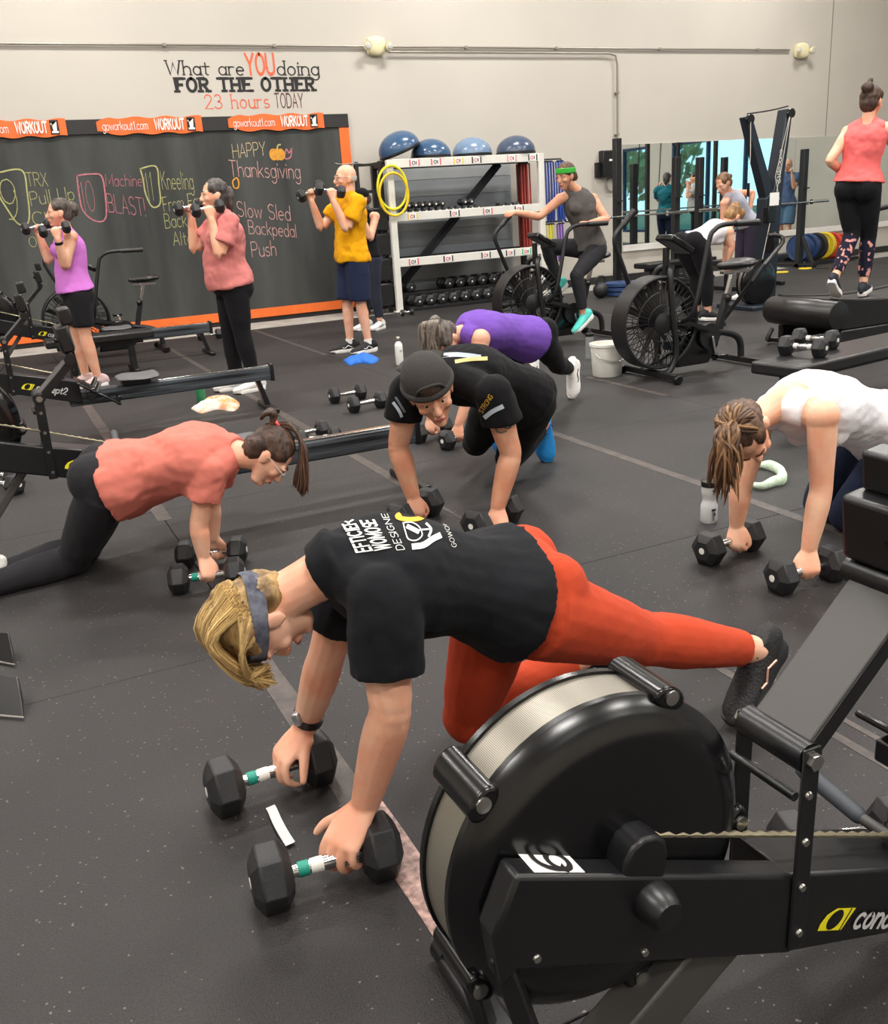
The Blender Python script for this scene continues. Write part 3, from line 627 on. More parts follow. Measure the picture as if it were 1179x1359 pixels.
    ch.tube([p+V((0, .0, .002*(k % 2))) for k, p in enumerate(pts)], [.004+.0022*(k % 2) for k in range(n_+1)], 6)
    ch.build('chain', M_chain, R_)
    MB().tube([(.63, OC-.2, hz+.008), (.62, OC-.08, hz), (.62, OC, hz-.002), (.62, OC+.08, hz), (.63, OC+.2, hz+.008)], .011, 10, sub=5).build('handle_bar', M_grey, R_)
    for s in (-1, 1): MB().loft([(.62, OC+s*.07, hz), (.632, OC+s*.215, hz+.01)], [.0165, .0175], side=(1, 0, 0), n=14).build('handle_grip', mat('rubber_grip', (58, 62, 68), .6), R_)
    return R_
rower_f = make_rower((.685, 1.038, 0), 'big close rowing machine with a taped number label on its flywheel arm', number=True)
VB = dict(zc=.62, R=.92, t0=.60, sl=.30, th=.135, ub=.36, ut=.74, arm=.2, lw=.028)
r1 = make_rower((-.195, 4.49, 0), 'rowing machine beside the kneeling woman in the salmon shirt', v=VB)
r2 = make_rower((-.26, 7.0, 0), 'rowing machine with the grey seat in front of the lavender-top woman', v=VB)
r3 = make_rower((.05, 10.45, 0), 'rowing machine nearest the chalkboard', v=VB)

# ------------------------------------------------------------------ air bikes (built where the empty one stands, then copied)
def make_bike(label):
    cx, cy = 5.05, 5.9; O = V((cx, cy, 0)); B = thing('air_bike', O, label, 'exercise bike', 'air bikes')
    L = lambda p: V(p)-O
    fc = V((4.62, cy, .43))-O; FR = .34
    for y in (-.075, .075):
        rg = MB(); rg.tube([fc+V((FR*math.cos(a*math.pi/24), y, FR*math.sin(a*math.pi/24))) for a in range(48)], .013, 8, closed=True); rg.build('cage_ring', M_blacksteel, B)
        cg = MB()
        for q in range(44):
            a = q*math.pi/22; u = V((math.cos(a), 0, math.sin(a))); t = V((-u.z, 0, u.x))
            cg.tube([fc+V((0, y*1.25, 0))+u*.07, fc+V((0, y*1.35, 0))+u*.2+t*.02, fc+V((0, y, 0))+u*FR], .0035, 5)
        for rr in (.14, .24): cg.tube([fc+V((rr*math.cos(a*math.pi/20), y*1.32, rr*math.sin(a*math.pi/20))) for a in range(40)], .0035, 5, closed=True)
        cg.build('cage_wires', M_blacksteel, B, kind='stuff')
        MB().lathe([(.02, 0), (.075, .004), (.08, .012), (.03, .03), (.002, .031)], fc+V((0, y*1.2, 0)), (0, 1 if y > 0 else -1, 0), 22).build('hub_plate', M_blacksteel, B)
    MB().lathe([(FR+.002, -.09), (FR+.012, -.085), (FR+.012, .085), (FR+.002, .09), (FR+.004, .0)], fc, (0, 1, 0), 56, closed=True).build('cage_rim', M_blacksteel, B)
    for q in range(12):
        a = q*math.pi/6; u = V((math.cos(a), 0, math.sin(a))); t = V((-u.z, 0, u.x))
        MB().add([fc+u*.06+V((0, -.05, 0)), fc+u*.06+V((0, .05, 0))+t*.01, fc+u*.31+V((0, .05, 0))+t*.05, fc+u*.31+V((0, -.05, 0))], [(0, 1, 2, 3)]).build('fan_blade', M_grey, B, smooth=0)
    fs = M_blacksteel
    MB().beam(L((4.60, cy-.34, .04)), L((4.60, cy+.34, .04)), .05, .05).build('front_foot', fs, B, bevel=.008)
    MB().beam(L((5.50, cy-.28, .04)), L((5.50, cy+.28, .04)), .05, .05).build('rear_foot', fs, B, bevel=.008)
    for (x, w_) in ((4.60, .34), (5.50, .28)):
        for s in (-1, 1): MB().lathe([(.028, -.02), (.034, -.012), (.034, .012), (.028, .02)], L((x-.03, cy+s*w_, .034)), (0, 1, 0), 14).build('foot_cap', M_gloss, B)
    MB().tube([L((4.58, cy-.11, .05)), L((4.68, cy-.11, .06)), L((4.74, cy-.11, .2)), L((4.70, cy-.11, .5)), L((4.69, cy-.09, .78)), L((4.74, cy-.04, .84))], .024, 10, sub=4).build('front_fork', fs, B)
    MB().tube([L((4.58, cy+.11, .05)), L((4.68, cy+.11, .06)), L((4.74, cy+.11, .2)), L((4.70, cy+.11, .5)), L((4.69, cy+.09, .78)), L((4.74, cy+.04, .84))], .024, 10, sub=4).build('front_fork', fs, B)
    MB().tube([L((4.74, cy-.05, .40)), L((5.1, cy-.02, .32)), L((5.38, cy, .26)), L((5.48, cy, .19)), L((5.5, cy, .05))], .028, 10, sub=4).build('main_tube', fs, B)
    MB().beam(L((4.72, cy, .24)), L((5.14, cy, .22)), .06, .07).build('lower_tube', mat('blue_black_tube', (38, 52, 62), .4), B, bevel=.006)
    MB().prism([(-.02, .06), (.30, .06), (.40, .20), (.36, .34), (.22, .38), (.02, .30)], L((4.82, cy-.05, .0)), (1, 0, 0), (0, 0, 1), (0, 1, 0), .10).build('chain_case', M_gloss, B, bevel=.01)
    MB().beam(L((4.72, cy, .78)), L((4.72, cy, .98)), .04, .04, (1, 0, 0)).build('display_post', fs, B, bevel=.004)
    Mx = Matrix.Rotation(math.radians(30), 3, 'Y')
    d = MB().box(L((4.80, cy, 1.0)), (.24, .20, .05), Mx).build('display', M_gloss, B, bevel=.012)
    MB().box(L((4.815, cy, 1.026)), (.14, .14, .004), Mx).build('screen', mat('lcd_grey', (120, 126, 116), .3), d)
    # seat
    MB().beam(L((5.24, cy, .26)), L((5.33, cy, .58)), .055, .05, (1, 0, 0)).build('seat_tube', fs, B, bevel=.006)
    MB().beam(L((5.33, cy, .56)), L((5.38, cy, .74)), .036, .036, (1, 0, 0)).build('seat_post', M_chrome, B, bevel=.004)
    MB().span(L((5.27, cy-.025, .735)), L((5.52, cy+.025, .76))).build('seat_slider', M_chrome, B, bevel=.003)
    MB().loft([L((5.25, cy, .80)), L((5.32, cy, .80)), L((5.44, cy, .805)), L((5.53, cy, .81))], [(.03, .025), (.06, .034), (.125, .042), (.11, .036)], side=(0, 1, 0), n=18, sub=4).build('saddle', M_vinyl, B)
    MB().lathe([(.02, 0), (.028, .012), (.028, .03), (.01, .04)], L((5.30, cy-.03, .55)), (0, -1, 0), 12).build('seat_knob', M_gloss, B)
    # cranks, pedals
    cc = L((5.10, cy, .28))
    MB().lathe([(.10, -.012), (.10, .012)], cc+V((0, -.07, 0)), (0, 1, 0), 28).build('chain_ring', fs, B)
    for s, a in ((-1, -80), (1, 100)):
        e = cc+V((.15*math.cos(math.radians(a)), s*.11, .15*math.sin(math.radians(a))))
        cr = MB().beam(cc+V((0, s*.10, 0)), e, .02, .03, (0, 1, 0)).build('crank_arm', M_chrome, B, bevel=.004)
        MB().box(e+V((0, s*.06, 0)), (.10, .09, .026)).build('pedal', M_gloss, cr, bevel=.006)
    # levers
    for s, P in ((-1, [(4.78, .43), (4.92, 1.0), (4.97, 1.09), (5.08, 1.125), (5.38, 1.12)]), (1, [(4.66, .45), (4.45, .95), (4.42, 1.05), (4.45, 1.12), (4.60, 1.24)])):
        y = cy+s*.24
        lv = MB().tube([L((P[0][0], cy+s*.13, P[0][1])), L((P[0][0]+(P[1][0]-P[0][0])*.15, y, P[0][1]+.1))]+[L((p[0], y, p[1])) for p in P[1:]], .019, 10, sub=4).build('lever', fs, B)
        MB().cyl(L((P[3][0]+(P[4][0]-P[3][0])*.3, y, P[3][1]+(P[4][1]-P[3][1])*.3)), L((P[4][0]+.02*(s < 0), y, P[4][1]+(.02 if s > 0 else 0))), .024, n=12).build('lever_grip', M_vinyl, lv)
        MB().beam(L((P[0][0], cy+s*.12, P[0][1])), cc+V((0, s*.11, .05)), .016, .03).build('link_rod', fs, B)
    return B
bike = make_bike('empty air bike with a fan cage beside the white bucket')
def bike_at(x, y, label):
    c = copy_tree(bike); c.location = (x, y, 0); c['label'] = label; return c
bike2 = bike_at(5.22, 8.1, 'air bike ridden by the woman with the green headband')
bike3 = bike_at(1.30, 11.15, 'air bike standing against the chalkboard behind the lavender-top woman')
# bent push bar leaning beside the empty bike
pb = thing('push_bar', gZ(957, 432, 0), 'bent black steel bar leaning behind the empty air bike', 'bar')
P0 = pb.location
MB().tube([V((0, 0, .02)), gY(1000, 371, 6.55)-P0, gY(1036, 326, 6.7)-P0, gY(1039, 318, 6.72)-P0, gY(1037, 314, 6.74)-P0, gY(1029, 312.5, 6.76)-P0, gY(1020, 313, 6.78)-P0], .02, 10, sub=3).build('bar', M_blacksteel, pb)
MB().cyl((0, 0, 0), (0, 0, .03), .05, n=16).build('foot', M_blacksteel, pb)

# ------------------------------------------------------------------ ski machine
S_ = thing('ski_machine', (8.35, 8.62, 0), 'tall black ski pulling machine with two pulley arms and floor flywheel', 'ski machine')
M_ski = mat('slate_blue_steel', (30, 38, 48), .4)
MB().span((-.45, -.30, 0), (.45, .30, .05)).build('floor_stand', M_ski, S_, bevel=.01)
cl = MB().prism([(-.02, .03), (.17, .03), (.20, 1.25), (.30, 2.17), (.22, 2.17), (.07, 1.30), (-.04, 1.22)], (0, -.02, 0), (1, 0, 0), (0, 0, 1), (0, 1, 0), .16).build('column', M_ski, S_, bevel=.01, smooth=30)
MB().prism([(-.02, 1.2), (.09, 1.28), (-.28, 2.10), (-.37, 2.10)], (0, 0, 0), (1, 0, 0), (0, 0, 1), (0, 1, 0), .12).build('pulley_arm', M_ski, S_, bevel=.008, smooth=30)
for (x, z) in ((-.36, 2.1), (.24, 2.15)):
    MB().lathe([(.02, -.02), (.05, -.018), (.04, 0), (.05, .018), (.02, .02)], (x, -.05, z-.03), (0, 1, 0), 20).build('pulley', M_gloss, S_)
MB().tube([(-.34, .02, 2.13), (0, .02, 2.16), (.26, .02, 2.2)], .008, 6, sub=4).build('top_cord', M_blacksteel, S_)
M_cord = mat('pale_cord', (190, 186, 176), .7)
for P in ([(-.36, -.06, 2.08), (-.40, -.12, 1.7), (-.45, -.16, 1.42)], [(.22, -.06, 2.08), (.08, -.1, 1.5), (-.16, -.12, .55)], [(.20, -.07, 2.08), (.02, -.08, 1.45), (.1, -.08, 1.2)]): MB().tube(P, .004, 5).build('cord', M_cord, S_)
for (x, z) in ((-.45, 1.40), (-.16, .55)): MB().cyl((x, -.16, z), (x+.02, -.14, z-.14), .016, n=10).build('pull_handle', M_vinyl, S_)
fl = V((-.20, -.06, .30))
MB().lathe([(.02, -.10), (.16, -.095), (.235, -.085), (.26, -.06), (.265, -.045), (.26, -.04)], fl, (0, 1, 0), 40).build('flywheel_cover', M_gloss, S_)
MB().lathe([(.26, .0), (.262, .03), (.2, .08), (.02, .09)], fl, (0, 1, 0), 40).build('flywheel_cover', M_gloss, S_)
MB().lathe([(.24, -.045), (.257, -.045), (.257, .005), (.24, .005)], fl, (0, 1, 0), 48).build('perforated_band', M_perf, S_)
MB().span((-.10, -.12, .95), (.02, -.03, 1.13)).build('display', M_gloss, S_, bevel=.01)
MB().span((-.085, -.128, 1.14), (.045, -.118, 1.28)).build('instruction_card', M_wlabel, S_)
MB().span((-.02, -.15, .62), (.06, -.02, .85)).build('damper_box', M_gloss, S_, bevel=.01)
bt = V((.135, -.0225, 1.98))
lettering('concept2', lambda u, v: V((.135-.035*u+.055*v, -.0225, 1.74-.36*u)), .9, 1.0).build('brand_text', M_logow, cl, smooth=0)

# ------------------------------------------------------------------ curved treadmill with handrails
T_ = thing('treadmill', (6.35, 6.15, 0), 'big black curved running treadmill under the woman in the coral top', 'treadmill')
M_tread = mat('treadmill_shell', (30, 28, 28), .35, bump=.03, bscale=150); M_belt = mat('slatted_belt', (52, 48, 46), .6)
tl_ = 2.3; yw = .34
top_ = lambda x: .360 + .10*((x-1.0)/1.1)**2 - .02
for s in (-1, 1):
    pts = [(x*.1, top_(x*.1)+.035) for x in range(1, 23)] + [(2.2, .16), (.18, .16)]
    MB().prism(pts, (0, s*(yw-.07 if s > 0 else yw), 0), (1, 0, 0), (0, 0, 1), (0, 1, 0), .07 if s > 0 else .09).build('side_shell', M_tread, T_, bevel=.012, smooth=30)
MB().lathe([(.02, -.40), (.115, -.39), (.12, -.37), (.12, -.20), (.124, -.19), (.124, .30), (.12, .31), (.12, .36), (.11, .38), (.02, .385)], (.08, 0, .30), (0, 1, 0), 32).build('rear_roller_cover', M_tread, T_)
for k in range(46):
    x = .10+k*.046; MB().box((x, 0, top_(x)+.012), (.042, 2*yw-.10, .018), Matrix.Rotation(-math.atan(.2*(x-1.0)/1.21), 3, 'Y')).build('belt_slat', M_belt, T_, smooth=0)
MB().tube([(.02, -.30, .14), (-.03, -.30, .05), (.1, -.3, .03), (.1, .3, .03), (-.03, .3, .05), (.02, .3, .14)], .022, 8, sub=3).build('rear_frame', M_blacksteel, T_)
MB().span((.15, -.36, .02), (2.2, -.30, .16)).build('base_rail', M_blacksteel, T_, bevel=.01); MB().span((.15, .30, .02), (2.2, .36, .16)).build('base_rail', M_blacksteel, T_, bevel=.01)
for s in (-1, 1):
    MB().tube([(1.75, s*.38, .1), (1.8, s*.38, .7), (1.78, s*.38, 1.05), (1.62, s*.38, 1.12), (1.2, s*.38, 1.08)], .024, 10, sub=4).build('handrail', M_blacksteel, T_)
MB().tube([(1.78, -.38, 1.05), (1.85, -.2, 1.25), (1.85, .2, 1.25), (1.78, .38, 1.05)], .022, 8, sub=4).build('console_bar', M_blacksteel, T_)
MB().box((1.85, 0, 1.30), (.05, .34, .22), Matrix.Rotation(-.3, 3, 'Y')).build('console', M_gloss, T_, bevel=.012)
lettering('ASSAULT', lambda u, v: V((.42+.16*u, -yw-.012+.09, 0)) + V((0, -.04+.03*v, top_(.5)+.037)), .8).build('brand_text', M_logow, T_, smooth=0)

# ------------------------------------------------------------------ benches
def make_bench(loc, rz, label, L_=1.45, w_=.30, h_=.43, name='flat_bench'):
    B = thing(name, loc, label, 'bench', 'flat benches', rz)
    MB().span((0, -w_/2, h_-.075), (L_, w_/2, h_)).build('pad', M_vinyl, B, bevel=.018, seg=3)
    MB().span((.1, -.04, h_-.12), (L_-.1, .04, h_-.075)).build('spine', M_blacksteel, B, bevel=.004)
    for x in (.22, L_-.22):
        MB().beam((x, 0, h_-.1), (x, 0, .05), .07, .06, (1, 0, 0)).build('leg', M_blacksteel, B, bevel=.005)
        MB().beam((x, -.26, .03), (x, .26, .03), .06, .05).build('foot', M_blacksteel, B, bevel=.008)
    return B
bench1 = make_bench((3.98, 4.0, 0), .14, 'long flat black bench with two hex dumbbells on top', 1.9, .34, .42)
bench2 = make_bench((.44, 9.75, 0), 0, 'flat black bench with a copper bottle on it', 1.0, .3, .40)
bench3 = make_bench((9.1, 10.3, 0), .1, 'flat black bench beside the ski machine, before the mirror', 1.3, .3, .42)
bench4 = make_bench((8.35, 11.0, 0), .05, 'flat black bench at the foot of the rack beside the bumper plates', 1.3, .3, .42)
# ================================================================== dumbbells
M_hex = mat('black_rubber_head', (30, 30, 32), .5, bump=.12, bscale=120); M_teal = mat('teal_tape', (20, 140, 120), .5); M_red = mat('red_tape', (200, 40, 36), .5)
M_dot = mat('white_stamp', (226, 224, 216), .5); M_lime = mat('lime_tape', (170, 200, 60), .5)
def make_db(a, hl, tot, band=None, n_bands=1):
    """hex dumbbell lying along x, origin at its underside; a = half of the width across flats"""
    D = thing('dumbbell', (0, 0, 0), 'x', 'dumbbell'); rc = a/math.cos(math.pi/6)
    for s in (-1, 1):
        R = []
        for (k, q) in ((tot/2, .55), (tot/2-.006, .72), (tot/2-.02, 1), (tot/2-hl+.02, 1), (tot/2-hl, .6)):
            R.append([V((s*k, rc*q*math.cos(math.pi/6+i*math.pi/3+math.pi/6), a+rc*q*math.sin(math.pi/6+i*math.pi/3+math.pi/6))) for i in range(6)])
        h = MB().rings(R).build('hex_head', M_hex, D, bevel=.004, smooth=25)
        MB().lathe([(.013, 0), (.013, .002), (.004, .0022)], (s*(tot/2-.0005), 0, a), (s, 0, 0), 12).build('end_stamp', M_dot, h)
    hh = tot/2-hl+.005
    MB().lathe([(.0135, -hh), (.0150, -hh*.5), (.017, 0), (.0150, hh*.5), (.0135, hh)], (0, 0, a), (1, 0, 0), 16).build('handle', M_chrome, D)
    if band:
        for q in range(n_bands):
            sx = -hh*.62 if q == 0 else hh*.62
            MB().lathe([(.0165, -.012), (.0172, 0), (.0165, .012)], (sx, 0, a), (1, 0, 0), 16).build('tape_band', band, D)
    if band is M_teal: MB().lathe([(.0165, -.016), (.017, 0), (.0165, .016)], (-hh*.62+.032, 0, a), (1, 0, 0), 16).build('tape_band', M_dot, D)
    return D
DBP = {'big': make_db(.066, .088, .33, M_teal), 'mid': make_db(.058, .08, .30), 'teal': make_db(.056, .08, .30, M_teal), 'red': make_db(.062, .085, .32, M_red), 'white': make_db(.056, .08, .29, M_dot, 2), 'lime': make_db(.055, .078, .29, M_lime), 'small': make_db(.042, .05, .2), 'hand': make_db(.052, .07, .26), 'rack': make_db(.072, .09, .33)}
DBA = dict(big=.066, mid=.058, teal=.056, red=.062, white=.056, lime=.055, small=.042, hand=.052, rack=.072)
_used = set()
def put_db(kind, loc, rz=0, label='', group=None, M=None):
    """loc = underside on a surface, or, with a rotation M, the handle's middle"""
    p = DBP[kind]
    o = p if kind not in _used else copy_tree(p)
    _used.add(kind)
    if M is not None:
        o.rotation_mode = 'QUATERNION'; o.rotation_quaternion = M.to_quaternion(); o.location = V(loc) - M @ V((0, 0, DBA[kind]))
    else:
        o.rotation_mode = 'XYZ'; o.rotation_euler = (0, 0, rz); o.location = loc
    o['label'] = label
    if group: o['group'] = group
    elif 'group' in o.keys(): del o['group']
    return o
def db_px(kind, A, B, label, group=None, z=0):        # lies between two pixels of its heads' undersides
    a = gZ(*A, z); b = gZ(*B, z); c = (a+b)/2; d = b-a
    return put_db(kind, (c.x, c.y, z), math.atan2(d.y, d.x), label, group)
# on the floor, away from people
db_px('mid', (437, 536), (487, 528), 'hex dumbbell of the floor pair near the blue cloth, the one lying farther back', 'loose floor pair')
db_px('mid', (466, 548), (510, 540), 'hex dumbbell of the floor pair near the blue cloth, lying in front of its twin', 'loose floor pair')
db_px('lime', (390, 588), (428, 580), 'hex dumbbell with a lime green band behind the rowing rail')
db_px('white', (402, 596), (446, 590), 'white-banded hex dumbbell resting against the rowing rail')
db_px('white', (-22, 652), (30, 656), 'hex dumbbell with white handle bands on the floor under the rowing machine')
db_px('white', (-25, 640), (32, 645), 'hex dumbbell with white handle bands lying behind its twin under the rowing machine')
db_px('red', (1060, 1150), (1175, 1132), 'hex dumbbell with a red handle band beside the big close rowing machine')
db_px('mid', (266, 452), (292, 449), 'hex dumbbell on the floor close to the chalkboard')
for (A, B, lb) in (((1046, 471), (1085, 474), 'white-banded hex dumbbell on the long bench, closer to its edge'), ((1062, 460), (1102, 463), 'white-banded hex dumbbell on the long bench, behind the first')):
    db_px('white', A, B, lb, 'dumbbells on the bench', z=.42)

# ------------------------------------------------------------------ storage shelf
SY = 12.2; sx0, sx1 = 5.16, 7.50
SH = thing('storage_shelf', (sx0, SY, 0), 'wide white steel storage shelf with three beams and a dark diagonal brace', 'shelf')
M_shelf = mat('white_steel', (226, 224, 216), .45, var=.05, vscale=7); M_board = mat('dark_shelf_board', (52, 50, 48), .7, var=.2, vscale=4)
sw = sx1-sx0; sd = .55
for x in (0, sw):
    MB().span((x-.045, -.03, 0), (x+.045, .03, 1.98)).build('front_post', M_shelf, SH, bevel=.004)
    MB().span((x-.04, sd-.03, 0), (x+.04, sd+.03, 1.98)).build('rear_post', M_blacksteel, SH, bevel=.004)
    MB().span((x-.02, 0, 1.9), (x+.02, sd, 1.94)).build('side_tie', M_blacksteel, SH); MB().span((x-.02, 0, .3), (x+.02, sd, .34)).build('side_tie', M_blacksteel, SH)
    MB().span((x-.07, -.05, 0), (x+.07, .05, .012)).build('foot_plate', M_shelf, SH)
rn = random.Random(4); SC = [mat('sticker_pink', (222, 96, 110), .5), mat('sticker_yellow', (222, 208, 90), .5), mat('sticker_black', (40, 40, 42), .5), mat('sticker_green', (70, 190, 130), .5), mat('sticker_rose', (214, 150, 150), .5)]
STK = {1.93: ((.36, 0), (.68, 0), (1.02, 1), (1.30, 2), (1.86, 4), (2.2, 2)), 1.25: ((.28, 1), (.92, 2), (1.44, 0), (1.95, 2)), .655: ((.25, 0), (.78, 2), (1.38, 2), (1.78, 2), (2.05, 3))}
for z in (1.93, 1.25, .655):
    bmz = MB().span((.04, -.028, z-.055), (sw-.04, .02, z+.055)).build('front_beam', M_shelf, SH, bevel=.004)
    for (x, c) in STK[z]:
        MB().span((x-.075, -.031, z-.04), (x-.055, -.028, z+.04)).build('sticker_bar', SC[c], bmz); MB().span((x+.055, -.031, z-.04), (x+.075, -.028, z+.04)).build('sticker_bar', SC[c], bmz)
        MB().span((x-.055, -.0305, z-.04), (x+.055, -.028, z+.04)).build('sticker', M_wlabel, bmz)
        MB().tube([(x-.015+.022*math.cos(a*.785), -.032, z+.022*math.sin(a*.785)) for a in range(8)], .005, 5, closed=True).build('sticker_mark', SC[0] if c != 0 else SC[2], bmz)
        MB().span((x+.018, -.0325, z-.022), (x+.03, -.0305, z+.022)).build('sticker_mark', SC[2], bmz)
    MB().span((.04, sd-.02, z-.05), (sw-.04, sd+.02, z+.05)).build('rear_beam', M_blacksteel, SH)
    zo = .043 if z > 1.5 else 0            # the top board is flush with its beams
    MB().span((.03, .0, z-.01+zo), (sw-.03 if z > 1.5 else 2.05, sd, z+.012+zo)).build('shelf_board', M_board, SH)
MB().beam((.10, sd+.04, .12), (sw-.34, sd+.04, 1.9), .012, .03, (0, 1, 0)).build('diagonal_brace', mat('navy_brace', (34, 38, 46), .5), SH, bevel=.002)
MB().beam((.10, sd+.045, .12), (sw-.34, sd+.045, 1.9), .12, .012, (0, 1, 0)).build('diagonal_brace', mat('navy_brace', (34, 38, 46), .5), SH, bevel=.002)
# grey painted band boards behind the shelf
for k in range(8):
    z0 = .12+k*.23
    o = MB().span((sx0+.05, WY-.03, z0+.003), (sx1-.05, WY-.002, z0+.227)).build('wall_board', mat('grey_board_%d' % (k % 3), ((158, 164, 168), (182, 186, 188), (148, 155, 162))[k % 3], .6, var=.1, vscale=3), wb, smooth=0)
# balance domes on top
M_bosu = mat('blue_dome', (58, 88, 122), .22, spec=.6); M_bosu2 = mat('pale_blue_dome', (112, 136, 164), .25, spec=.6); M_bosu3 = mat('slate_dome', (66, 80, 104), .25, spec=.6)
zt = 1.985; dy = SY+.24; mpp = 13.2/FPX                     # metres for a pixel at the shelf
for k, (px, r, m, tilt, lb) in enumerate(((507, .29, M_bosu, 1, 'deep blue balance dome tipped over its neighbour on the shelf top'), (572, .275, M_bosu, 0, 'deep blue balance dome lying flat under the tipped one'), (627, .275, M_bosu2, 0, 'pale blue balance dome on the shelf top'), (685, .28, M_bosu3, 0, 'slate grey balance dome at the end post of the shelf'))):
    x = gY(px, 207, dy).x
    if tilt:                                # one rim on the shelf, the other resting on the next dome
        x1 = gY(572, 207, dy).x; r1 = .275; th = .2
        for _ in range(40):
            xr_ = x+2*r*math.cos(th); q = min(1, abs(xr_-x1)/r1); th = math.asin((.041+r1*.78*math.sqrt(1-q*q))/(2*r))
        x += (r+.004)*math.cos(th); zb = zt+(r-.012)*math.sin(th)
    else: th = 0; zb = zt
    B = thing('balance_dome', (x, dy, zb), lb, 'balance ball', 'balance domes on the shelf'); Mx = Matrix.Rotation(-th, 3, 'Y')
    MB().lathe([(.02, 0), (r-.01, 0), (r+.006, .012), (r+.006, .03), (r-.006, .042)], (0, 0, 0), Mx @ V((0, 0, 1)), 40).build('base_disc', M_blackpl, B)
    MB().lathe([(r*math.cos(a*math.pi/24), .04+r*.78*math.sin(a*math.pi/24)) for a in range(0, 13)], (0, 0, 0), Mx @ V((0, 0, 1)), 40).build('dome', m, B)
    if tilt: MB().box(Mx @ V((-.05, 0, -.006)), (.2, .1, .02), Mx).build('strap_grip', M_blackpl, B)
# hoops hanging on the post
M_hy = mat('yellow_hoop', (226, 222, 40), .4); M_hy2 = mat('amber_hoop', (236, 196, 30), .4)
for (px, py, r, m, lb) in ((521, 249, .245, M_hy, 'upper yellow-green plastic hoop hanging on the shelf post'), (523, 258, .24, M_hy2, 'lower amber plastic hoop hanging on the shelf post')):
    c = gY(px, py, SY-.065+(.0 if m is M_hy else -.05))
    h_ = thing('hoop', c, lb, 'hoop', 'hoops on the shelf post')
    MB().tube([(r*.86*math.cos(a*math.pi/20), .0, r*1.12*math.sin(a*math.pi/20)) for a in range(40)], .017, 8, closed=True).build('ring', m, h_)
    MB().beam((0, 0, r*1.12+.012), (.0, .045 if m is M_hy else .09, r*1.12+.016), .012, .012).build('hook', M_blacksteel, h_)
# small dumbbells on the middle shelf and hex dumbbells on the floor rack
g1 = 'small dumbbells on the middle shelf'
zs = 1.25+.013
for k in range(15):
    x = sx0+.22+k*.102 if k < 12 else sx0+1.74+(k-12)*.12
    put_db('small', (x, SY+.14, zs), math.pi/2, 'small black dumbbell in the row on the middle shelf', g1)
for k in range(8):
    x = sx0+.28+k*.102+(.25 if k > 5 else 0)
    put_db('small', (x, SY+.16, zs+.086), math.pi/2, 'small black dumbbell lying on top of the middle shelf row', g1)
FR_ = thing('floor_dumbbell_rack', (sx0+.15, SY-.10, 0), 'low black two-step rack under the shelf holding hex dumbbells', 'rack')
MB().span((0, .0, 0), (2.08, .30, .05)).build('lower_step', M_blacksteel, FR_, bevel=.006)
MB().span((.0, .31, 0), (2.08, .62, .22)).build('upper_step', M_blacksteel, FR_, bevel=.006)
g2 = 'hex dumbbells on the floor rack'
for k in range(11): put_db('rack', (sx0+.26+k*.180, SY+.043, .05), math.pi/2, 'black hex dumbbell in the lower step of the floor rack', g2)
for k in range(8): put_db('rack', (sx0+.30+k*.182+.42*(k > 0), SY+.38, .22), math.pi/2, 'black hex dumbbell in the upper step of the floor rack', g2)
put_db('small', (5.05, 11.7, 0), .2, 'small chrome-handled dumbbell on the floor at the shelf foot')
# bands hanging at the end of the shelf
BC = [((36, 58, 130), 'dark blue'), ((44, 76, 160), 'bright blue'), ((150, 52, 44), 'red'), ((120, 44, 40), 'maroon'), ((206, 196, 50), 'yellow'), ((110, 70, 160), 'purple')]
BPOS = [(sx1+.135, 0, 1.86, 1.09), (sx1+.315, 0, 1.86, 1.09), (sx1-.185, .135, 1.86, .72), (sx1-.175, .275, 1.86, .72), (sx1+.145, 0, 1.0, .5), (sx1+.315, 0, 1.0, .5)]
for k, (c, nm) in enumerate(BC):
    red = k in (2, 3); x, yo, z1, z0 = BPOS[k]; y = SY+yo
    b_ = thing('resistance_band', (x, y, z1), nm+' resistance band hanging in a loop at the end of the shelf', 'band', 'hanging bands')
    bm2 = mat('band_'+nm.replace(' ', '_'), c, .6)
    for q in range(3 if k < 4 else 2):
        dx = (q-1)*.035
        MB().tube([(dx-.02, -.02*q, 0), (dx-.03, -.03-.02*q, -(z1-z0)*.5), (dx-.02, -.03-.02*q, -(z1-z0)), (dx+.02, -.02*q, -(z1-z0)), (dx+.03, -.02*q, -(z1-z0)*.5), (dx+.02, -.02*q, 0)], .014, 6, sub=4, closed=False).build('loop', bm2, b_)
    if red: MB().beam((0, -.02, -.012), (0, -.02, .108), .09, .05).build('hook', M_blacksteel, b_)
    else: MB().tube([(-.05, -.02, .004), (.05, -.02, .004), (.055, .02, .006), (.05, .038, .006+.03*(k in (1, 5))), (sx1+.03-x, .038, .006+.03*(k in (1, 5)))], .013, 6).build('hook', M_blacksteel, b_)
# black pads and tower at the shelf's left end
tw = thing('storage_tower', (4.75, 12.35, 0), 'black storage tower of padded bins beside the shelf', 'tower')
for x in (0, .34): MB().span((x-.025, -.03, 0), (x+.025, .03, 1.98)).build('post', M_blacksteel, tw, bevel=.004)
for k in range(4): MB().span((-.03, -.12, .10+k*.33), (.36, .28, .40+k*.33)).build('bin', M_vinyl, tw, bevel=.02)
for z in (1.6, 1.94): MB().span((-.02, -.02, z-.02), (.36, .02, z+.02)).build('cross_bar', M_blacksteel, tw)
MB().tube([(-.3, -.02, 1.97), (-.2, -.02, 1.95), (0, -.02, 1.96), (.12, -.02, 1.95), (.3, -.02, 1.97)], .012, 6, sub=3).build('chain', M_screw, tw)

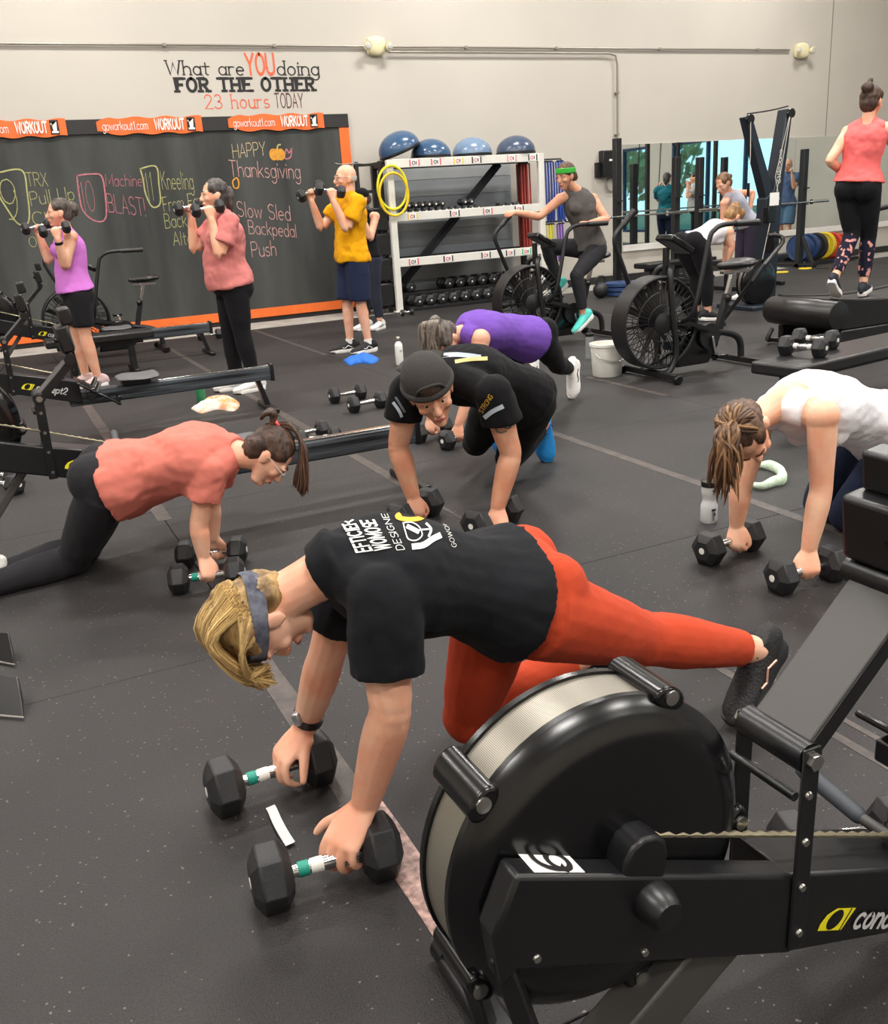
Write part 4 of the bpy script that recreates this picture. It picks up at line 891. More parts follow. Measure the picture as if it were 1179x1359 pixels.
# ------------------------------------------------------------------ racks before the mirror
def make_rack(loc, label, h=2.1, bar=None, cross=None):
    R_ = thing('rack_upright', loc, label, 'rack', 'rack uprights at the mirror')
    MB().span((-.05, -.05, 0), (.05, .05, h)).build('post', M_blacksteel, R_, bevel=.006)
    MB().span((-.05, -.35, 0), (.05, .45, .06)).build('foot', M_blacksteel, R_, bevel=.006)
    MB().beam((0, -.3, .06), (0, -.04, .5), .05, .05).build('gusset', M_blacksteel, R_, bevel=.004)
    for z in (1.0, 1.25): MB().span((-.04, -.11, z), (.04, -.045, z+.02)).build('j_hook', M_blacksteel, R_)
    return R_
make_rack((8.72, 12.05, 0), 'black rack upright beside the control box', 2.13)
make_rack((9.85, 12.1, 0), 'black rack upright before the mirror behind the empty air bike', 1.84)
make_rack((10.35, 12.15, 0), 'black rack upright before the mirror behind the grey-top woman', 1.82)
make_rack((12.42, 12.05, 0), 'black rack upright before the mirror beside the runner', 1.86)
def barbell(a, b, label):
    a = V(a); b = V(b); c = (a+b)/2; B = thing('barbell', c, label, 'barbell', 'barbells on the racks'); d = (b-a).normalized(); h = (b-a).length/2
    MB().cyl(-d*h, d*h, .014, n=10).build('shaft', M_chrome, B)
    for s in (-1, 1): MB().cyl(d*s*(h-.36), d*s*h, .025, n=14).build('sleeve', M_chrome, B); MB().cyl(d*s*(h-.38), d*s*(h-.36), .04, n=14).build('collar', M_chrome, B)
barbell((7.75, 11.95, 1.04), (9.95, 11.95, 1.04), 'chrome barbell racked beside the control box')
barbell((10.2, 11.95, 1.04), (12.9, 11.95, 1.04), 'chrome barbell racked before the mirror near the runner')
M_pl = {'blue': mat('plate_blue', (36, 62, 104), .6), 'yellow': mat('plate_yellow', (220, 190, 40), .6), 'red': mat('plate_red', (196, 64, 44), .6), 'black': mat('plate_black', (30, 30, 32), .6)}
pt = thing('plate_tree', (13.25, 12.45, 0), 'black plate holder with bumper plates behind the runner', 'plate rack')
MB().span((-.55, -.28, 0), (.75, .28, .06)).build('base', M_blacksteel, pt, bevel=.006); MB().span((-.55, .2, .06), (.75, .26, .2)).build('back_bar', M_blacksteel, pt, bevel=.004)
for k, (c, r) in enumerate((('blue', .225), ('blue', .225), ('black', .225), ('yellow', .225), ('red', .215), ('red', .2))):
    x = 13.25-.48+k*.19
    o = thing('bumper_plate', (x, 12.40, .06+r), c+' bumper plate '+('first in the holder', 'second in the holder', 'between blue and yellow', 'beside the red ones', 'next to the yellow one', 'last in the holder')[k], 'weight plate', 'bumper plates')
    MB().lathe([(.03, -.035), (r*.55, -.035), (r*.6, -.025), (r*.85, -.025), (r*.9, -.04), (r, -.034), (r, .034), (r*.9, .04), (r*.85, .025), (r*.6, .025), (r*.55, .035), (.03, .035)], (0, 0, 0), (1, .25, 0), 36).build('disc', M_pl[c], o)
    MB().lathe([(.026, -.037), (.036, -.037), (.036, .037), (.026, .037)], (0, 0, 0), (1, .25, 0), 20).build('hub_ring', M_chrome, o)
for k, (px, py, c, lb) in enumerate(((1038, 362, 'yellow', 'small yellow plate lying on the floor alone'), (1069, 357, 'yellow', 'small yellow plate beside the black one on the floor'), (1092, 356, 'black', 'small black plate lying on the floor'))):
    g = gZ(px, py); o = thing('change_plate', g, lb, 'weight plate', 'small plates on the floor'); MB().lathe([(.02, 0), (.1, 0), (.105, .008), (.1, .02), (.03, .024), (.02, .024)], (0, 0, 0), (0, 0, 1), 28).build('disc', M_pl[c], o); MB().lathe([(.012, .0), (.022, .0), (.022, .027), (.012, .027)], (0, 0, 0), (0, 0, 1), 18).build('hub_ring', M_chrome, o)
# plate stack beside the rack (blue)
g = gZ(800, 388); 
for k in range(3):
    o = thing('bumper_plate', (8.15, 11.2, .03+k*.062), 'blue bumper plate in the stack beside the rack, '+('bottom one', 'middle one', 'top one')[k], 'weight plate', 'stacked blue plates')
    MB().lathe([(.03, -.028), (.2, -.028), (.225, -.02), (.225, .02), (.2, .028), (.03, .028)], (0, 0, 0), (0, 0, 1), 32).build('disc', M_pl['blue'], o); MB().lathe([(.025, -.029), (.035, -.029), (.035, .029), (.025, .029)], (0, 0, 0), (0, 0, 1), 18).build('hub_ring', M_chrome, o)
kt = thing('kettlebell', (7.75, 11.1, 0), 'black kettlebell standing beside the stacked blue plates', 'kettlebell')
MB().ell((0, 0, .11), (.11, .11, .11)).build('bell', M_hex, kt); MB().tube([(-.06, 0, .18), (-.075, 0, .25), (-.04, 0, .29), (.04, 0, .29), (.075, 0, .25), (.06, 0, .18)], .016, 8, sub=4).build('handle', M_hex, kt)

# ------------------------------------------------------------------ bottles, bucket, cloths
def bottle(px, py, prof, m, label, capm=None, cap=None, z=0, extra=None):
    g = gZ(px, py, z); o = thing('water_bottle', g, label, 'bottle'); MB().lathe(prof, (0, 0, 0), (0, 0, 1), 28).build('bottle_body', m, o)
    if cap: MB().lathe(cap, (0, 0, 0), (0, 0, 1), 24).build('bottle_cap', capm, o)
    return o
M_bw = mat('white_bottle', (236, 236, 232), .35); M_clear = mat('clear_plastic', (226, 232, 234), .08, trans=.85); M_cop = mat('copper_bottle', (198, 150, 138), .35, metal=.4); M_grn = mat('green_bottle', (30, 110, 70), .4); M_frost = mat('frosted_plastic', (228, 230, 230), .45, trans=.25)
o = bottle(531, 484, [(.004, 0), (.034, 0), (.037, .006), (.037, .17), (.033, .195), (.018, .215), (.018, .225)], M_bw, 'white steel water bottle standing behind the man in the backward cap', M_screw, [(.004, .222), (.02, .222), (.021, .226), (.021, .252), (.016, .26), (.004, .26)])
lettering('TF', lambda u, v: V((-.012+.03*u, -.0375, .12+.018*v)), .8).build('logo_print', M_ink, o, smooth=0)
bottle(783, 476, [(.004, 0), (.036, 0), (.038, .01), (.037, .09), (.036, .1), (.038, .2), (.034, .205)], M_clear, 'clear water bottle with a dark lid beside the white bucket', M_blackpl, [(.004, .2), (.039, .2), (.039, .225), (.02, .232), (.012, .262), (.004, .264)])
o = bottle(941, 692, [(.004, 0), (.034, 0), (.037, .008), (.037, .075), (.034, .085), (.029, .10), (.029, .112), (.034, .128), (.036, .14), (.036, .165), (.028, .17)], M_frost, 'frosted squeeze bottle with a black cap near the woman in the white tank', M_blackpl, [(.004, .165), (.0375, .165), (.0375, .188), (.03, .196), (.014, .2), (.012, .214), (.004, .218)])
for (z, h) in ((.02, .045), (.135, .02)): lettering('TF', lambda u, v: V((-.02+.026*v if False else -.018+.02*u, -.0378, z+h*v)), 1.2).build('logo_print', M_ink, o, smooth=0)
bb = bottle(68, 447, [(.004, 0), (.034, 0), (.036, .006), (.036, .2), (.03, .215)], M_cop, 'copper pink steel bottle standing on the flat bench', M_blackpl, [(.004, .21), (.031, .21), (.031, .25), (.02, .258), (.004, .258)], z=.40)
bb.location = (.64, 9.75, .40)
bottle(268, 534, [(.004, 0), (.034, 0), (.036, .008), (.037, .15), (.034, .155)], M_grn, 'green plastic cup under the rowing rail', M_grn, [(.004, .153), (.037, .153), (.037, .165), (.004, .168)])
g = gZ(806, 498); bk = thing('bucket', g, 'white plastic bucket with a wire handle', 'bucket')
M_buck = mat('bucket_white', (232, 230, 222), .5)
MB().lathe([(.01, 0), (.11, 0), (.115, .006), (.132, .24), (.14, .242), (.14, .262), (.133, .264), (.128, .255), (.112, .012), (.01, .01)], (0, 0, 0), (0, 0, 1), 36).build('pail', M_buck, bk)
MB().tube([(-.138, 0, .22), (-.12, -.09, .16), (-.0, -.15, .13), (.12, -.09, .16), (.138, 0, .22)], .004, 6, sub=5).build('wire_handle', M_screw, bk)
def cloth(name, pts, m, label, h=.05, seed=1, cat_='towel'):
    c = sum((gZ(*p) for p in pts), V((0, 0, 0)))/len(pts); o = thing(name, (c.x, c.y, 0), label, cat_)
    P = [gZ(*p)-V((c.x, c.y, 0)) for p in pts]; P = cat([tuple(p) for p in P+[P[0]]], 6)[:-1]; n = len(P); R = []
    for k, q in enumerate((1.0, .99, .9, .75, .55, .35, .15, .02)):
        R.append([V((p[0]*q, p[1]*q, (.004 if k == 0 else .003+h*(math.sin((1-q)*2.2)**.5)*(.55+.9*abs(noise.noise((p[0]*14*q+seed, p[1]*14*q, seed*3.1)))) if q < 1 else .004))) for p in P])
    R.insert(0, [V((p[0], p[1], .0005)) for p in P])
    MB().rings(R).build('fabric', m, o, smooth=70); return o
M_blue = mat('blue_cloth', (34, 104, 196), .85, bump=.2, bscale=60); M_twl = mat('white_orange_towel', (236, 232, 222), .9, var=1, vscale=9, col2=(232, 150, 90), bump=.3, bscale=90)
cloth('cloth', [(456, 479), (470, 473), (488, 471), (503, 477), (494, 483), (478, 482), (464, 485)], M_blue, 'crumpled bright blue cloth on the floor beside the man in the yellow shirt', .05, 2)
cloth('towel', [(254, 543), (270, 536), (283, 529), (300, 527), (318, 536), (310, 546), (288, 544), (268, 549)], M_twl, 'white and orange towel on the floor under the rowing rail', .06, 5)
mg = mat('mint_headband', (196, 226, 190), .8, var=.3, vscale=30, col2=(226, 240, 222), bump=.3, bscale=60)
c = gZ(1018, 632); o = thing('headband', (c.x, c.y, 0), 'pale mint green headband lying on the floor', 'headband')
MB().loft([gZ(*p, .02)-V((c.x, c.y, 0)) for p in ((1000, 643), (1012, 645), (1026, 640), (1038, 636), (1036, 625), (1022, 618), (1008, 617))], [(.012, .012), (.02, .014), (.03, .02), (.035, .024), (.03, .02), (.03, .018), (.012, .012)], side=(0, 0, 1), n=10, sub=4).build('fabric', mg, o)
# paper strip on the floor
b = MB(); R = []
for k, (x, y) in enumerate(cat([(351, 1073), (359, 1071), (368, 1090), (376, 1105), (386, 1121)], 4)[4:]):
    p = gZ(x, y, .003+.010*abs(math.sin(k*.3))); R.append([p+V((-.012, 0, 0)), p+V((.012, .004, 0)), p+V((.012, .004, .0008)), p+V((-.012, 0, .0008))])
o = b.rings(R).build('paper_strip', mat('paper_white', (214, 214, 216), .7), smooth=0); tag(o, 'curled white paper strip on the floor between the two close dumbbells', 'paper strip')
# black wedge blocks at the picture's edge
for k, (P, lb) in enumerate((([(-60, 838), (12, 838), (21, 884), (-60, 868)], 'black rubber wedge block lying behind its twin'), ([(-60, 890), (24, 896), (33, 954), (-60, 946)], 'black rubber wedge block lying in front of its twin'))):
    c = gZ(-10, P[2][1]); o = thing('wedge_block', (c.x, c.y, 0), lb, 'block', 'wedge blocks')
    q = [gZ(P[3][0], P[3][1], .002), gZ(P[2][0], P[2][1], .002), gZ(P[1][0], P[1][1], .085), gZ(P[0][0], P[0][1], .085)]
    q = [p-o.location for p in q]; bk_ = [V((q[2].x, q[2].y+.01, .0)), V((q[3].x, q[3].y+.01, 0))]
    MB().add([q[0], q[1], q[2], q[3], bk_[0], bk_[1]], [(0, 1, 2, 3), (2, 4, 5, 3), (0, 5, 4, 1), (0, 3, 5), (1, 4, 2)]).build('body', M_semi, o, bevel=.006)
    MB().tube([q[0]+V((0, -.004, .006)), q[1]+V((0, -.004, .006))], .004, 6).build('steel_edge', M_screw, o)
# ================================================================== people: builder
def skin(name, c): return mat(name, c, .48, var=.12, vscale=11, sss=.12, bump=.05, bscale=140, col2=(c[0]*.97, c[1]*.86, c[2]*.82))
SK1 = skin('skin_fair', (234, 184, 156)); SK2 = skin('skin_light', (240, 192, 162)); SK3 = skin('skin_tan', (216, 164, 134))
M_eye = mat('eye_white', (230, 226, 222), .2); M_iris = mat('eye_dark', (44, 34, 28), .2); M_lip = mat('lip_rose', (176, 96, 88), .5); M_brow = mat('brow_brown', (84, 62, 46), .8)
def fabric(name, c, b=.25, sc_=26, **k): return mat(name, c, .88, spec=.18, bump=b, bscale=sc_, sheen=.03, **k)
def basis(Fv, Uv):
    y = V(Fv).normalized(); z = V(Uv); z = (z-y*z.dot(y)).normalized(); x = y.cross(z); return Matrix((x, y, z)).transposed()
def lerp(a, b, t): return V(a)*(1-t)+V(b)*t

TORSO = [(-.17, .085, .08), (-.08, .150, .108), (.03, .166, .116), (.18, .150, .106), (.34, .130, .097), (.48, .132, .100), (.64, .148, .110), (.78, .158, .108), (.89, .135, .088), (.97, .076, .066), (1.03, .064, .058)]
def torso(J, o, lo=-.2, hi=1.0, e=0.0, hem=0.0, wk=None):
    pel = (J['hipL']+J['hipR'])/2; nk = J['neck']; hs = (J['hipR']-J['hipL']).normalized(); ss = (J['shR']-J['shL']).normalized()
    bulge = o.get('arch', V((0, 0, 0))); kx, kd = o.get('kx', 1), o.get('kd', 1); s = o['h']/1.68
    prof = TORSO; P, R, S = [], [], []
    ts = [p[0] for p in prof]
    def at(t):
        for a, b in zip(prof, prof[1:]):
            if a[0] <= t <= b[0]: q = (t-a[0])/(b[0]-a[0]); return a[1]+(b[1]-a[1])*q, a[2]+(b[2]-a[2])*q
        return prof[0][1:] if t < ts[0] else prof[-1][1:]
    tl2 = sorted(set([t for t in ts if lo < t < hi] + [max(lo, ts[0]), min(hi, ts[-1])]))
    bel = o.get('belly', 0)
    for t in tl2:
        a, b = at(t); tt = min(max(t, 0), 1); bl = bel*math.exp(-((t-.28)/.22)**2)
        hipk = o.get('hipk', 1) if t < .2 else 1 + (o.get('hipk', 1)-1)*max(0, 1-(t-.2)/.2)
        f = (nk-pel).normalized().cross(lerp(hs, ss, tt).normalized())
        ex = e + hem*max(0, 1-(t-tl2[0])/.25)
        P.append(pel + (nk-pel)*t + bulge*(math.sin(math.pi*tt)) + f*bl*.5); R.append((a*kx*hipk*s+ex, b*kd*s+bl*.5+ex)); S.append(lerp(hs, ss, tt))
    return P, R, S
def front_of(J):
    pel = (J['hipL']+J['hipR'])/2; return (J['neck']-pel).normalized().cross((J['shR']-J['shL']).normalized()).normalized()
def arm_r(o): k = o.get('ak', 1)*o['h']/1.68; return [x*k for x in (.050, .047, .041, .0375, .0395, .033, .0265)]
def arm_p(J, s):
    a, b, c = J['sh'+s], J['el'+s], J['wr'+s]; return [a, lerp(a, b, .35), lerp(a, b, .72), b, lerp(b, c, .28), lerp(b, c, .68), c]
def leg_r(o): k = o.get('lk', 1)*o['h']/1.68; return [x*k for x in (.090, .086, .070, .055, .057, .046, .034)]
def leg_p(J, s):
    a, b, c = J['hip'+s], J['kn'+s], J['an'+s]; back = V((0, 0, 0))
    return [a, lerp(a, b, .3), lerp(a, b, .72), b, lerp(b, c, .3), lerp(b, c, .65), c]
def cut(P, R, t0, t1, n=9):                  # part of a limb by its overall fraction
    L = [0]
    for a, b in zip(P, P[1:]): L.append(L[-1]+(b-a).length)
    T = L[-1]; out_p, out_r = [], []
    for k in range(n):
        d = T*(t0+(t1-t0)*k/(n-1)); i = 0
        while i < len(P)-2 and L[i+1] < d: i += 1
        q = (d-L[i])/max(L[i+1]-L[i], 1e-6); out_p.append(lerp(P[i], P[i+1], q)); out_r.append(R[i]+(R[i+1]-R[i])*q)
    return out_p, out_r

def hand(mb, wr, Fv, Bk, left, s=1.0, curl=(10, 20, 15), spread=4, thumb=(35, 20), nails=None, per=None):
    """palm and five fingers; Fv points from wrist to knuckles, Bk out of the back of the hand"""
    M = basis(Fv, Bk); ts = 1 if left else -1; wr = V(wr)
    L = lambda x, y, z: wr + M @ V((x*s*ts, y*s, z*s))
    mb.loft([L(0, -.02, 0), L(0, .012, 0), L(.002, .045, -.001), L(.0, .082, -.002)], [(.026*s, .019*s), (.030*s, .018*s), (.040*s, .0165*s), (.041*s, .0135*s)], side=M @ V((1, 0, 0)), n=14, sub=3)
    mb.ell(L(.026, .034, -.012), (.017*s, .028*s, .015*s), M)
    tips = []
    for k, (bx, by, ln, r) in enumerate(((.030, .086, .072, .0088), (.0105, .091, .080, .0092), (-.0095, .088, .074, .0087), (-.0285, .079, .058, .0078))):
        c = per[k] if per else curl
        a = 0; p = V((bx, by, -.002)); P = [V((bx*.85, by-.03, -.001)), p.copy()]; sp = math.radians(spread*(1.5-k))
        for seg, cc in zip((.44, .31, .25), c):
            a -= math.radians(cc); d = V((math.sin(sp)*math.cos(a), math.cos(sp)*math.cos(a), math.sin(a))); p = p+d*ln*seg; P.append(p.copy())
        mb.loft([L(*q) for q in P], [r*1.02*s, r*1.05*s, r*s, r*.92*s, r*.72*s], side=M @ V((1, 0, 0)), n=10, sub=3)
        up = V((0, -math.sin(a), math.cos(a))); tips.append((L(*(p+up*r*.55)), M @ V((d.x*ts, d.y, d.z)), M @ up, r*s))
    # thumb
    A, B = thumb; a0 = math.radians(A); P = [V((.022, .018, -.006)), V((.040, .042, -.012))]
    d = V((math.sin(a0), math.cos(a0), -.35)).normalized(); P.append(P[-1]+d*.034)
    d2 = V((math.sin(a0-math.radians(B)), math.cos(a0-math.radians(B)), -.55)).normalized(); P.append(P[-1]+d2*.027)
    mb.loft([L(*q) for q in P], [.0135*s, .0125*s, .0105*s, .0078*s], side=M @ V((0, 0, 1)), n=10, sub=3)
    return tips

def head_mesh(mb, c, M, s=1.0, fem=True):
    L = lambda x, y, z: V(c) + M @ V((x*s, y*s, z*s))
    E = lambda p, r: mb.ell(L(*p), [q*s for q in r], M, 20, 14)
    E((0, -.012, .035), (.074, .094, .086)); E((0, .028, -.005), (.066, .068, .080))
    mb.loft([L(0, .02, .02), L(0, .038, -.045), L(0, .052, -.088)], [(.062*s, .056*s), (.054*s, .05*s), (.032*s, .032*s)], side=M @ V((1, 0, 0)), n=18, sub=3)
    E((0, .078, -.096), (.020, .016, .014))
    mb.loft([L(0, .086, .022), L(0, .102, -.008), L(0, .112, -.026), L(0, .100, -.034)], [.009*s, .0105*s, .0125*s, .011*s], side=M @ V((1, 0, 0)), n=10, sub=2)
    for q in (-1, 1):
        E((q*.011, .100, -.031), (.008, .009, .007)); E((q*.030, .082, .024), (.025, .016, .010)); E((q*.029, .079, .0155), (.015, .0135, .0055)); E((q*.029, .078, -.006), (.015, .0125, .005)); E((q*.040, .066, -.022), (.022, .022, .02))
        E((q*.073, -.004, -.012), (.008, .020, .031)); E((q*.079, -.010, -.002), (.006, .018, .024))
    E((0, .092, -.058), (.023, .011, .006)); E((0, .090, -.069), (.020, .011, .0065))
def face_parts(root, c, M, s, org, brow=M_brow):
    L = lambda x, y, z: V(c) + M @ V((x*s, y*s, z*s))
    for q in (-1, 1):
        e = MB().ell(L(q*.029, .0805, .006), (.0098*s,)*3, M, 12, 8).build('eye', M_eye, root, origin=org)
        MB().ell(L(q*.029, .0888, .005), (.0055*s, .0025*s, .0055*s), M, 10, 6).build('iris', M_iris, e, origin=org)
        MB().loft([L(q*.012, .096, .029), L(q*.03, .094, .034), L(q*.048, .080, .030)], [(.003*s, .0035*s), (.003*s, .004*s), (.002*s, .002*s)], side=M @ V((0, 1, 0)), n=8).build('eyebrow', brow, root, origin=org)
    MB().loft([L(-.022, .092, -.064), L(-.008, .1015, -.060), L(0, .1005, -.0615), L(.008, .1015, -.060), L(.022, .092, -.064)], [(.002*s, .003*s), (.004*s, .006*s), (.004*s, .006*s), (.004*s, .006*s), (.002*s, .003*s)], side=M @ V((0, 1, 0)), n=8).build('lips', M_lip, root, origin=org)
def hair_cap(root, c, M, s, m, org, extra=(), voxel=.007, back=1.0, name='hair'):
    L = lambda x, y, z: V(c) + M @ V((x*s, y*s, z*s)); mb = MB()
    mb.ell(L(0, -.022, .045), (.081*s, .094*s*back, .088*s), M, 24, 16); mb.ell(L(0, -.052, -.01), (.072*s, .062*s, .075*s), M, 20, 14)
    for q in (-1, 1): mb.ell(L(q*.055, .018, .052), (.026*s, .045*s, .04*s), M)
    for (p, r) in extra: mb.ell(L(*p), [x*s for x in r], M)
    return remesh(mb, voxel, name, m, root, org, it=3, disp=(.006, (55, 55, 20), 3.0))
def strands(root, c, M, s, m, org, paths, name='hair_strands', r=.006, n=5):
    """each path: local points from root to tip"""
    L = lambda q: V(c) + M @ (V(q)*s); mb = MB()
    for P in paths:
        Q = cat([tuple(p) for p in P], 4); k = len(Q)
        mb.tube([L(q) for q in Q], [r*s*(.55+.6*math.sin(math.pi*min(1, .25+.75*i/(k-1)))) * (1 if i < k-1 else .2) for i in range(k)], n)
    return mb.build(name, m, root, origin=org, smooth=80, kind='stuff')
def hairmat(name, a, b): return mat(name, a, .45, island=1, col2=b, bump=.5, bscale=40, stretch=(3, 3, .6))
def hairmat2(name, a, b): return mat(name, a, .5, var=1, vscale=9, col2=b, bump=.6, bscale=30, stretch=(4, 4, .8))

def shoe(root, an, toe, up, m, msole, org, s=1.0, mlace=None, logo=None, side=1):
    M = basis(toe, up); L = lambda x, y, z: V(an) + M @ V((x*s, y*s, z*s)); X = M @ V((1, 0, 0))
    mb = MB(); ST = [(-.078, .022, .03, -.05), (-.062, .033, .048, -.036), (-.03, .037, .058, -.028), (.02, .040, .050, -.036), (.075, .044, .037, -.047), (.125, .046, .028, -.055), (.165, .040, .022, -.059), (.19, .024, .015, -.064)]
    mb.loft([L(0, y, z) for y, a, b, z in ST], [(a*s, b*s) for y, a, b, z in ST], side=X, n=16, sub=3)
    mb.loft([L(0, -.014, -.03), L(0, -.018, .022)], [(.037*s, .046*s), (.036*s, .043*s)], side=X, n=16, cap='flat')
    up_ = remesh(mb, .006*s, 'shoe', m, root, org, it=3)
    out_ = [(.0, -.088), (.026, -.080), (.037, -.05), (.036, .0), (.040, .06), (.050, .11), (.048, .15), (.034, .187), (.008, .2), (-.02, .19), (-.042, .15), (-.046, .10), (-.038, .05), (-.034, 0), (-.037, -.05), (-.026, -.08)]
    O2 = cat(out_+[out_[0]], 3)[:-1]
    R = [[L(x*k, y*(1 if k == 1 else .985), z + (.012 if y > .15 else 0)*(1 if z < -.07 else .6) + (.006 if y < -.06 else 0)) for x, y in O2] for z, k in ((-.096, .93), (-.092, 1), (-.07, 1), (-.060, .93))]
    MB().rings(R).build('sole', msole, up_, origin=org)
    if mlace:
        lc = MB()
        for k in range(4):
            y = .028+k*.022; z = .018-.009*k-(k*.006); lc.tube([L(-.022, y, z-.012), L(0, y+.006, z), L(.022, y, z-.012)], .0036*s, 6, sub=3)
        lc.tube([L(0, .02, .012), L(-.022, .015, .025), L(-.03, .03, .012)], .003*s, 5, sub=3); lc.tube([L(0, .02, .012), L(.022, .015, .025), L(.03, .03, .012)], .003*s, 5, sub=3)
        lc.build('laces', mlace, up_, origin=org)
    if logo:
        for q in (-1, 1):
            b = MB(); b.tube([L(q*.0395, -.01, -.05), L(q*.0435, .03, -.03), L(q*.046, .06, -.052), L(q*.046, .085, -.045)], .0035*s, 5); b.build('side_stripe', logo, up_, origin=org)
    return up_

def person(label, base, J, o):
    """o: build and clothing; J: joints in metres, head frame HF_/HU_, hands, feet"""
    org = V(base); root = thing('person', org, label, 'person'); s = o['h']/1.68; vx = o.get('voxel', .006); sk = o['skin']; fr = front_of(J)
    pel = (J['hipL']+J['hipR'])/2; sd_h = (J['hipR']-J['hipL']).normalized(); sd_s = (J['shR']-J['shL']).normalized()
    mb = MB()
    P, R, S = torso(J, o, lo=-.09 if o.get('bottom') else -.2, e=-.010 if o.get('top') else 0); mb.loft(P, R, sides=S, n=20, sub=2)
    nb = J['neck']; hc = J['head']; HM = basis(J['hf'], J['hu']); hs = o.get('hs', 1.0)*s
    hb = hc + HM @ V((0, -.022, -.055))*hs
    up_n = (hb-nb)
    mb.loft([nb-up_n.normalized()*.03, lerp(nb, hb, .35), lerp(nb, hb, .75), hb+HM @ V((0, .004, .03))*hs], [(.068*s, .06*s), (.054*s, .054*s), (.050*s, .052*s), (.050*s, .056*s)], side=sd_s, n=16, sub=3)
    head_mesh(mb, hc, HM, hs)
    for q in 'LR':
        mb.loft([lerp(nb, J['sh'+q], .12), lerp(nb, J['sh'+q], .6)-V((0, 0, 0)), J['sh'+q]], [(.055*s, .05*s), (.055*s, .05*s), (.052*s, .050*s)], side=fr, n=12, sub=2)
        ar = arm_r(o); mb.loft(arm_p(J, q), ar, side=fr, n=14, sub=3); mb.ell(J['sh'+q], (.056*s*o.get('ak', 1),)*3)
        lr = leg_r(o); cvl = o['bottom']['len'] if o.get('bottom') else 0; lr = [r*(.86 if f_ < cvl-.06 else 1) for r, f_ in zip(lr, (0, .15, .36, .5, .65, .82, 1))]; mb.loft(leg_p(J, q), lr, side=sd_h, n=16, sub=3)
        cal = lerp(J['kn'+q], J['an'+q], .3); bk_ = ((J['kn'+q]-J['hip'+q]).normalized() - (J['an'+q]-J['kn'+q]).normalized())
        bk_ = bk_ if bk_.length > .15 else -fr
        mb.ell(cal - bk_.normalized()*(-.012)*s, (.046*s, .046*s, .06*s)) if cvl < .7 else None
    glut = [(J['hip'+q] - fr*(.045*s) + (pel-J['hip'+q])*.15 - (J['neck']-pel).normalized()*.03, .098*s*o.get('glute', 1)) for q in 'LR']
    for p, r in glut: mb.ell(p, (r*.78, r*.78, r*.82))
    br = []
    if o.get('bust', 1):
        for q in (-1, 1): br.append((lerp(pel, nb, .70) + fr*(.068*s*o.get('kd', 1)) + sd_s*(q*.066*s) + o.get('arch', V((0, 0, 0)))*.8, .060*s*o.get('bust', 1)))
        for p, r in br: mb.ell(p, (r, r, r))
    tips = {}
    for q in 'LR':
        h_ = J.get('hand'+q)
        if h_: tips[q] = hand(mb, J['wr'+q], h_['F'], h_['B'], q == 'L', s*h_.get('s', 1), h_.get('curl', (60, 75, 40)), h_.get('spread', 2), h_.get('thumb', (30, 40)), per=h_.get('per'))
    body = remesh(mb, vx, 'body', sk, root, org, it=o.get('bit', 3))
    face_parts(root, hc, HM, hs, org, o.get('brow', M_brow))
    if o.get('nails'):
        for q in 'LR':
            for (p, d, u, r) in tips[q]:
                N = basis(d, u); MB().ell(p-d*.004, (r*.62, r*.8, r*.28), N, 10, 6).build('fingernail', o['nails'], body, origin=org)
    cv = o.get('cvoxel', .008)
    # ---- lower garment
    b = o.get('bottom')
    if b:
        mb = MB(); e = b.get('e', .008); P, R, S = torso(J, o, -.2, b.get('waist', .12), e+.003); mb.loft(P, R, sides=S, n=20, sub=2, cap='flat')
        for p, r in glut: mb.ell(p, (r*.9+e, r*.9+e, r*.95+e))
        for q in 'LR':
            hr_ = leg_r(o)[0]*.86+e+.005; mb.ell(J['hip'+q], (hr_,)*3)
            t1 = b['len']; P, R = cut(leg_p(J, q), leg_r(o), 0, t1, 11)
            if b.get('loose'): R = [max(r+e+b['loose']*(.4+.6*k/10), .0) for k, r in enumerate(R)]
            else: R = [r+e for r in R]
            mb.loft(P, R, side=sd_h, n=18, sub=2, cap='flat')
            if t1 > .55: kr = leg_r(o)[3]+e+.004; mb.ell(J['kn'+q], (kr, kr, kr))
            if not b.get('loose') and t1 > .6:
                cal = lerp(J['kn'+q], J['an'+q], .3); mb.ell(cal, (.05*s*o.get('lk', 1)+e, .05*s*o.get('lk', 1)+e, .06*s))
        lo_ = remesh(mb, cv, b['name'], b['m'], root, org, it=9, disp=b.get('disp', (.004, (9, 9, 9), 1.3)))
        if b.get('m2'):                                    # patterned lower leg
            lo_.data.materials.append(b['m2'])
            for pg in lo_.data.polygons:
                cc = pg.center+org
                for q in 'LR':
                    if (cc-J['an'+q]).length < (J['kn'+q]-J['an'+q]).length*.95 and (cc-J['an'+q]).dot(J['kn'+q]-J['an'+q]) < (J['kn'+q]-J['an'+q]).length_squared*.92 and (cc-lerp(J['an'+q], J['kn'+q], .5)).length < .27: pg.material_index = 1
    # ---- upper garment
    t = o.get('top')
